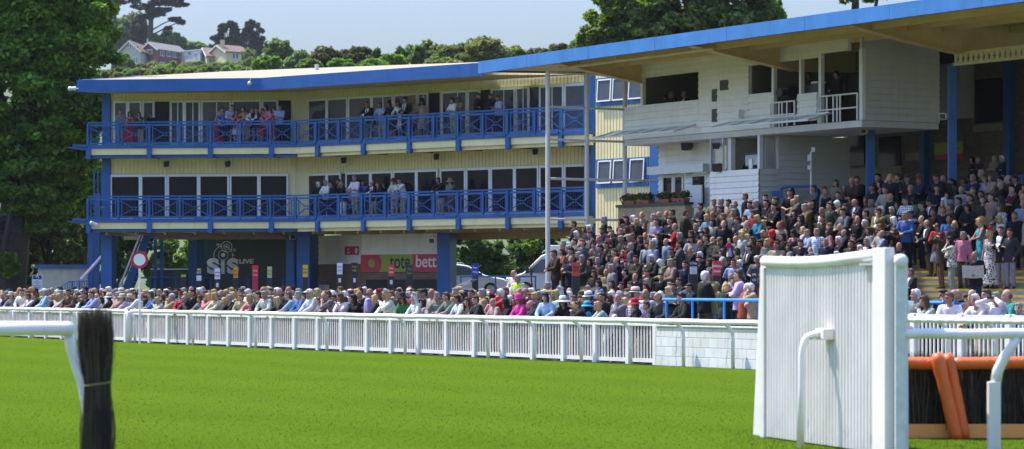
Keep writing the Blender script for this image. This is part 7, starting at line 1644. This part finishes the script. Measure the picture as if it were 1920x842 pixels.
# ---- the rest of the packed crowd, one mass
ARCH = {}; DEC = {}
def arch(pose, sex, top, bot, hs):
    key = (pose, sex, top, bot, hs)
    if key in ARCH: return ARCH[key]
    parts = [(0, body_mesh(pose, sex, 8), None)]
    if top in 'dD': parts.append((1, bottom_mesh(top, pose, sex), None))
    else: parts.append((1, top_mesh(top, pose, sex)[0], None)); parts.append((2, bottom_mesh(bot, pose, sex), None))
    s = rig(pose, sex, 0); parts.append((3, hair_mesh(hs), Matrix.Translation(s.head) @ Matrix.Rotation(s.hp + s.lean * .1, 4, 'X')))
    Vs, Fs, Cs, off = [], [], [], 0
    for idx, me, mx in parts:
        if me.name not in DEC:
            o = bpy.data.objects.new('t', me); COL.objects.link(o); q = o.modifiers.new('d', 'DECIMATE'); q.ratio = .14 if idx == 0 else .16
            dg = bpy.context.evaluated_depsgraph_get(); m2 = bpy.data.meshes.new_from_object(o.evaluated_get(dg)); m2.calc_loop_triangles()
            DEC[me.name] = (np.array([v.co[:] for v in m2.vertices]), np.array([t.vertices[:] for t in m2.loop_triangles])); bpy.data.objects.remove(o); bpy.data.meshes.remove(m2)
        V, T = DEC[me.name]
        if mx: M3 = np.array(mx); V = V @ M3[:3, :3].T + M3[:3, 3]
        Vs.append(V); Fs.append(T + off); Cs.append(np.full(len(V), idx)); off += len(V)
    ARCH[key] = (np.concatenate(Vs), np.concatenate(Fs), np.concatenate(Cs)); return ARCH[key]
def mass_mat():
    m, nt, b = nt_new('crowd_cloth'); a = N(nt, 'ShaderNodeAttribute'); a.attribute_name = 'tint'; nt.links.new(a.outputs['Color'], b.inputs['Base Color']); b.inputs['Roughness'].default_value = .85; b.inputs['Specular IOR Level'].default_value = .2; return m
MV, MF, MC, moff = [], [], [], 0
def mass_add(loc, rz, sc, pose, sex, top, bot, hs, cols):
    global moff
    V, T, C = arch(pose, sex, top, bot, hs); c, s = math.cos(rz), math.sin(rz); W = V * sc; W = np.stack([W[:, 0] * c - W[:, 1] * s, W[:, 0] * s + W[:, 1] * c, W[:, 2]], 1) + np.array(loc)
    MV.append(W); MF.append(T + moff); MC.append(np.array(cols)[C]); moff += len(V)
def simp(p): return 's' if p['top'] in 'sv' else ('d' if p['top'] in 'dD' else ('l' if p['top'] == 'l' else 'c'))
for p in rest:
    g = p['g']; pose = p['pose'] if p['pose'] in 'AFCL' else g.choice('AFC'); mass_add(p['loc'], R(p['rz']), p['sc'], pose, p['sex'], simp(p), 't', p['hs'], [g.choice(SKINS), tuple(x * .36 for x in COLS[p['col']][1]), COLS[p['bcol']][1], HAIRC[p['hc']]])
gf = random.Random(99); cols_m = ['bk', 'ch', 'nv', 'ol', 'gy', 'bk', 'br', 'nv', 'ch', 'bk', 'lg', 'pb', 'mr', 'cr', 'bk', 'ch']
nfill = 0
for kk in range(1, NSTEP + 5):
    a = -15.8 + gf.random() * .5
    while a < 19:
        b = (kk + .5) * TREAD if kk <= NSTEP else (NSTEP + .6) * TREAD + (kk - NSTEP) * .5
        q = T0 + UT * a + VT * (b + gf.uniform(-.08, .08)); px = 960 + F * q.x / q.y
        dens = .86 if px < 1690 else (.8 if b > 4.4 else .0)
        if kk > (13 if px < 1330 else 16 if px < 1480 else 18 if px < 1780 else 24): dens = 0
        if b > 8.2: dens *= .7
        if 1072 < px < 1990 and gf.random() < dens and free(q.x, q.y, .21):
            PLACED.append((q.x, q.y, .2)); sex = gf.choice('mmf'); pose = gf.choice('AFC'); nfill += 1
            mass_add((q.x, q.y, terr_z(q.x, q.y)), R(FACE_T + gf.uniform(-35, 40)), gf.uniform(.93, 1.04) * (1 if sex == 'm' else .95), pose, sex, gf.choice('cccls'), 't', gf.choice('ssn') if sex == 'm' else gf.choice('ol'), [gf.choice(SKINS), tuple(x * .42 for x in COLS[gf.choice(cols_m)][1]), COLS[gf.choice(('ch', 'nv', 'bk', 'bk', 'gy'))][1], HAIRC[gf.choice('gwbkbkbr')]])  # clothing tones lowered here too, partly as roof shade
        a += .47
for _ in range(1100):                                   # thinner standing crowd on the flat behind the rail
    u, v = gf.uniform(-52, -2), gf.uniform(.95, 5.0); q = F0 + U * u + V_ * v
    if free(q.x, q.y, .20):
        PLACED.append((q.x, q.y, .2)); sex = gf.choice('mf'); nfill += 1
        mass_add((q.x, q.y, 0), R(FACE_T + gf.uniform(-40, 40)), gf.uniform(.92, 1.08) * (1 if sex == 'm' else .94), gf.choice('AFC'), sex, gf.choice('ccls'), 't', gf.choice('ssn') if sex == 'm' else gf.choice('ol'), [gf.choice(SKINS), COLS[gf.choice(cols_m)][1], COLS[gf.choice(('ch', 'nv', 'bk', 'be', 'gy'))][1], HAIRC[gf.choice('gwbkyr')]])
me = raw_mesh('crowd', np.concatenate(MV), np.concatenate(MF), mass_mat()); at_ = me.color_attributes.new('tint', 'FLOAT_COLOR', 'POINT'); cc = np.concatenate(MC); at_.data.foreach_set('color', np.concatenate([cc, np.ones((len(cc), 1))], 1).astype(np.float32).ravel())
me.polygons.foreach_set('use_smooth', [True] * len(me.polygons))
cr = link_mesh('crowd', me); cr['kind'] = 'stuff'; cr['label'] = 'packed mass of racegoers further back on the terrace'; cr['category'] = 'crowd'
print('people', len(people), 'rest', len(rest), 'fill', nfill)
# ---- things people hold
def find(reg, x, y):
    return min((p for p in people if p['reg'] == reg), key=lambda p: abs((p['px'] - REG[reg][0]) * REG[reg][2] - x) + abs((p['py'] - REG[reg][1]) * REG[reg][2] - y))
def held(p, lc): return p['obj'].matrix_basis @ Vector(lc)
bpy.context.view_layer.update()
p = find('TF', 697, 372); c = held(p, (0, -.36, 1.12)); mx = p['obj'].matrix_basis.to_3x3()
t = thing('newspaper', 'open newspaper held by the bald person in black on the steps', 'newspaper', c)
for k in (-1, 1):
    mb = MB(); q = [c + mx @ Vector(v) for v in ((0, .0, -.14), (k * .30, .06, -.12), (k * .30, -.02, .22), (0, -.06, .20))]; n_ = Vector((0, 0, .004)); mb.hexa([q[0], q[1], q[2], q[3], q[0] + n_, q[1] + n_, q[2] + n_, q[3] + n_]); mb.build('newspaper_page', mat('newsprint', (.42, .41, .38), .9, var=.45, scale=22), t)
for reg, x, y, lb in (('R7', 892, 368, 'black binoculars raised by the person in white at the rail'), ('TF', 397, 205, 'black binoculars raised by the person in olive coat'), ('TG', 932, 168, 'black binoculars raised in the shade above the wing top')):
    p = find(reg, x, y); s = rig('B', p['sex'], p['yaw']); t = thing('binoculars', lb, 'binoculars', held(p, s.hd((0, -.17, .01))))
    for k in (-1, 1): mb = MB(); mb.tube([held(p, s.hd((k * .035, -.115, .01))), held(p, s.hd((k * .036, -.17, .01))), held(p, s.hd((k * .040, -.24, .005)))], [.02, .024, .032], 10); mb.build('barrel', BLACKP, t)
    mb = MB(); mb.bar(held(p, s.hd((-.03, -.17, .012))), held(p, s.hd((.03, -.17, .012))), .02); mb.build('bridge', BLACKP, t)
ncard = 0
for p in people:
    if p['pose'] == 'C' and p['reg'][0] in 'TR' and ncard < 14 and (p['loc'].y < 95):
        c = held(p, (0, -.36, 1.13)); mx = p['obj'].matrix_basis.to_3x3(); mb = MB(); q = [mx @ Vector(v) for v in ((-.07, .02, -.06), (.07, .02, -.06), (.07, -.05, .10), (-.07, -.05, .10))]; n_ = mx @ Vector((0, -.006, -.004)); mb.hexa([c + a for a in q] + [c + a + n_ for a in q]); ncard += 1
        lb_ = 'folded race card held by ' + p['d'].replace('person in', 'person in') + ' ' + p['w']; lb_ = ' '.join(lb_.split()[:16])
        tag(mb.build('race_card', mat('race_card_paper', (.66, .64, .58), .7, var=.2, scale=30), base=c), lb_, 'race card', 'race cards in hands')
# child carried on an arm, in bright pink
p = find('TB', 1012, 442); c = held(p, (-.16, -.16, 1.16))
t = parse('0 0 f yl l:hp b:kwh', 'XX', 9001); t['pose'] = 'C'; t['yaw'] = 8; o = put(t, c - Vector((0, 0, .33)), R(FACE_T - 60), .46); tag(o, 'small child in bright pink carried on the arm of person in grey', 'person', 'racegoers on the terrace')
# ---- bookmakers' pitches
def bookie(px, y0, y1, w, kind, lb, colr, tcol, txt, lower=None, v=6.0, post=None, frame=None, tw=.8):
    Y = FENCE.Y(px, -v); k = Y / F; P = Plane((ray(px) * Y, Y), (1, .06)); z1, z0 = zat(y0, Y), zat(y1, Y); hw = w * k / 2; zg = terr_z(ray(px) * Y, Y)
    t = thing('bookmaker_board', lb, 'board', (ray(px) * Y, Y, zg), "bookmakers' boards")
    mb = MB(); mb.pbox(P, -hw * 1.05, hw * 1.05, zg + .45, z0 - .002, -.12, -.0); mb.build('board_case', post or BLACKP, t, bevel=.01)
    mb = MB(); mb.pbox(P, -hw, hw, z0, z1, -.06, .0)
    if frame: mb.pbox(P, -hw - .02, hw + .02, z0 - .0, z0 + .02, .001, .015); mb.pbox(P, -hw - .02, hw + .02, z1 - .02, z1 + .01, .001, .015); mb.pbox(P, -hw - .02, -hw + .015, z0 + .021, z1 - .021, .001, .015); mb.pbox(P, hw - .015, hw + .02, z0 + .021, z1 - .021, .001, .015)
    n_ = mb.build('name_panel', mat('panel_' + lb.split()[0] + str(px), colr, .4, var=.04), t)
    tm = mat('panel_text_%s' % '_'.join('%d' % (c * 100) for c in tcol), tcol, .5, var=0); ls = txt.split('\n'); H = z1 - z0
    for i_, s_ in enumerate(ls): text_on(P, s_, 0, z1 - H * (lower[i_] if lower else (.36 + .3 * i_)), .006, hw * 2 * tw * min(1, .35 + len(s_) * .16), H * .17, tm, n_, bold=.02)
    for sx in (-1, 1): mb = MB(); mb.tube([P.pt(sx * hw * .8, zg, -.05), P.pt(sx * hw * .8, zg + .46, -.05)], .02, 6); mb.build('leg', GREYM, t)
    if kind == 'q':
        zq = z0 - 11 * k; mb = MB(); mb.pbox(P, -hw * .45, hw * .45, zq - 4 * k, zq + 4 * k, .003, .012); mb.build('white_sticker', WHITE, t)
    return t, P, k, zg
BW = (.80, .78, .80); YW = (.80, .50, .02); RW = (.70, .03, .05)
bookie(344, 515, 519.5, 9, 'n', 'low black board with a thin yellow strip on top', (.55, .55, .02), (.03, .03, .03), 'BETTING', (.5,))
t, P, k, zg = bookie(373, 503, 527, 9.5, 'n', 'black board with yellow top and white price list', (.02, .02, .024), (.7, .7, .7), 'BETS', (.34,))
mb = MB(); mb.pbox(P, -4.6 * k, 4.6 * k, zat(526.5, P.p0.y), zat(516.5, P.p0.y), .003, .012); mb.build('price_list', WHITE, t); mb = MB(); mb.pbox(P, -3.6 * k, 3.6 * k, zat(507, P.p0.y), zat(503.5, P.p0.y), .003, .02); mb.build('yellow_tab', mat('yellow_tab', YW, .5), t)
bookie(407.5, 503, 523.5, 10, 'q', 'white board with faint pink lettering before the silver lettering', BW, (.5, .12, .18), 'Jamie\nStewart', (.38, .66))
bookie(442, 500.5, 521, 8.5, 'n', 'orange board with dark lettering', (.68, .30, .03), (.25, .08, .02), 'M J\nBlott', (.38, .68))
bookie(478.5, 498, 519.5, 9.5, 'n', 'tall red board on a red case', RW, (.7, .66, .62), 'Ladbrook\nRacing', (.45, .82), post=REDS, frame=True)
bookie(505.5, 500, 521, 8.5, 'n', 'cream board with brown lettering', (.58, .52, .26), (.22, .14, .05), 'Gerry\nBerg', (.34, .66))
bookie(572.5, 496.5, 519.5, 9.5, 'n', 'plain yellow board with black lettering', YW, (.10, .06, .01), 'R & S\nRACING', (.34, .64))
bookie(637, 493, 514.5, 10.5, 'q', 'white board with violet lettering', BW, (.14, .10, .45), 'Jason\nJames', (.34, .68))
bookie(664.5, 493, 514.5, 9.5, 'q', 'black board with yellow lettering beside the white violet one', (.018, .018, .02), (.62, .42, .03), 'R & J\nRACING', (.36, .66), frame=True)
bookie(733.5, 495.5, 518, 11, 'q', 'red board with two lines of white lettering below the lime sign', RW, (.72, .70, .66), 'Ray\nGriffiths', (.34, .66))
bookie(767.5, 496.5, 519, 11.5, 'n', 'dark board in a pale grey frame with gold lettering', (.035, .035, .03), (.34, .27, .06), 'Tim\nRobson', (.36, .70), frame=True)
bookie(891, 495, 518, 11, 'n', 'blue board with white lettering in front of the car', (.02, .04, .30), (.68, .68, .72), 'Roger\nKing', (.30, .66), frame=True)
bookie(1080, 492, 517.5, 14, 'n', 'orange red board with dark lettering before the terrace crowd', (.58, .06, .04), (.12, .02, .02), 'Dave\nPhillips', (.34, .60), v=7.0)
t, P, k, zg = bookie(1300, 489.5, 516, 16, 'n', 'black framed board with white price list near block wall', (.02, .022, .04), (.72, .72, .74), 'P & T Wilson', (.16,), v=4.6, frame=True, tw=.9)
mb = MB(); mb.pbox(P, -6.5 * k, 6.5 * k, zat(514, P.p0.y), zat(500, P.p0.y), .003, .012); pl = mb.build('price_list', WHITE, t)
for j_, s_ in enumerate(('WIN', '1 PLACE', '2 EACH', '3 PLACES')): text_on(P, s_, 0, zat(502 + 3.2 * j_, P.p0.y), .014, 8.5 * k, 1.7 * k, MATS['panel_text_3_3_3'], pl)
bookie(1344.5, 489, 516.5, 15, 'n', 'red board with white lettering beside the black price board', RW, (.74, .72, .68), 'Mike\nSmale', (.36, .70), v=4.6, tw=.85)
bookie(1414, 504, 532, 12, 'n', 'dark board half hidden by the wing with white letters', (.02, .02, .03), (.74, .74, .76), 'PI\nCH', (.4, .75), v=4.0)
def pitch(px, v, lb, m, w=1.0, h=1.15, hood=False):
    Y = FENCE.Y(px, -v); P = Plane((ray(px) * Y, Y), (1, .12)); zg = terr_z(ray(px) * Y, Y); t = thing('bookmaker_stand', lb, 'stand', (ray(px) * Y, Y, zg), "bookmakers' stands")
    mb = MB(); n_ = 14
    for side in (0, 1):
        for j in range(n_):
            def c(j): q = j / n_; return -w / 2 + w * q, (.06 * math.sin(q * 17 + px))
            (a, na), (b, nb_) = c(j), c(j + 1)
            if side == 0: mb.quad(P.pt(a, zg + .15, na), P.pt(b, zg + .15, nb_), P.pt(b, zg + h, .0), P.pt(a, zg + h, .0))
            else: mb.quad(P.pt(a, zg + h, 0), P.pt(b, zg + h, 0), P.pt(b, zg + h + .02, -.6), P.pt(a, zg + h + .02, -.6))
    mb.quad(P.pt(-w / 2, zg + .15, 0), P.pt(-w / 2, zg + h, 0), P.pt(-w / 2, zg + h, -.6), P.pt(-w / 2, zg + .15, -.6)); mb.quad(P.pt(w / 2, zg + .15, 0), P.pt(w / 2, zg + h, 0), P.pt(w / 2, zg + h, -.6), P.pt(w / 2, zg + .15, -.6))
    mb.build('drape', m, t)
    mb = MB(); mb.pbox(P, -w * .42, w * .30, zg + h + .03, zg + h + .07, -.5, -.02); mb.build('desk_top', GREYM, t)
    if hood: mb = MB(); mb.hexa([P.pt(-w / 2, zg + h + .08, -.05), P.pt(w / 2, zg + h + .08, -.05), P.pt(w / 2, zg + h + .08, -.6), P.pt(-w / 2, zg + h + .08, -.6), P.pt(-w * .4, zg + h + .5, .1), P.pt(w * .45, zg + h + .55, .1), P.pt(w * .45, zg + h + .5, -.5), P.pt(-w * .4, zg + h + .45, -.5)]); mb.build('screen_hood', BLACKP, t, bevel=.02)
    else: mb = MB(); mb.bar(P.pt(-.2, zg + h + .12, -.4), P.pt(.25, zg + h + .34, -.05), .35, .03); mb.build('laptop_lid', GREYM, t)
DRB = mat('royal_blue_drape', (.014, .03, .19), .7, var=.15); DRK = mat('black_drape', (.014, .014, .017), .7, var=.2)
pitch(536, 6.2, 'black draped stand with dark screen hood left of the yellow board', DRK, .75, 1.35, True); pitch(350, 6, 'black draped stand with screen hood beside the low yellow strip', DRK, 1.3, 1.3, True); pitch(660, 5.2, 'black draped stand with silver laptop under the black yellow board', DRK, .9, 1.45)
pitch(874, 5.6, 'royal blue draped stand below the blue board', DRB, .75, 1.75); pitch(1105, 7.5, 'blue draped stand right of the orange red board', DRB, .6, 1.5); pitch(1275, 3.4, 'blue draped stand with shiny top left of black price board', DRB, .9, 1.45); pitch(1195, 6.4, 'black draped stand with laptop in front of lower terrace', DRK, .9, 1.3); pitch(795, 5.5, 'black draped stand with laptop left of the blue pillar', DRK, .8, 1.3); pitch(470, 6.2, 'black draped stand with laptop beside the tall red board', DRK, .9, 1.2)
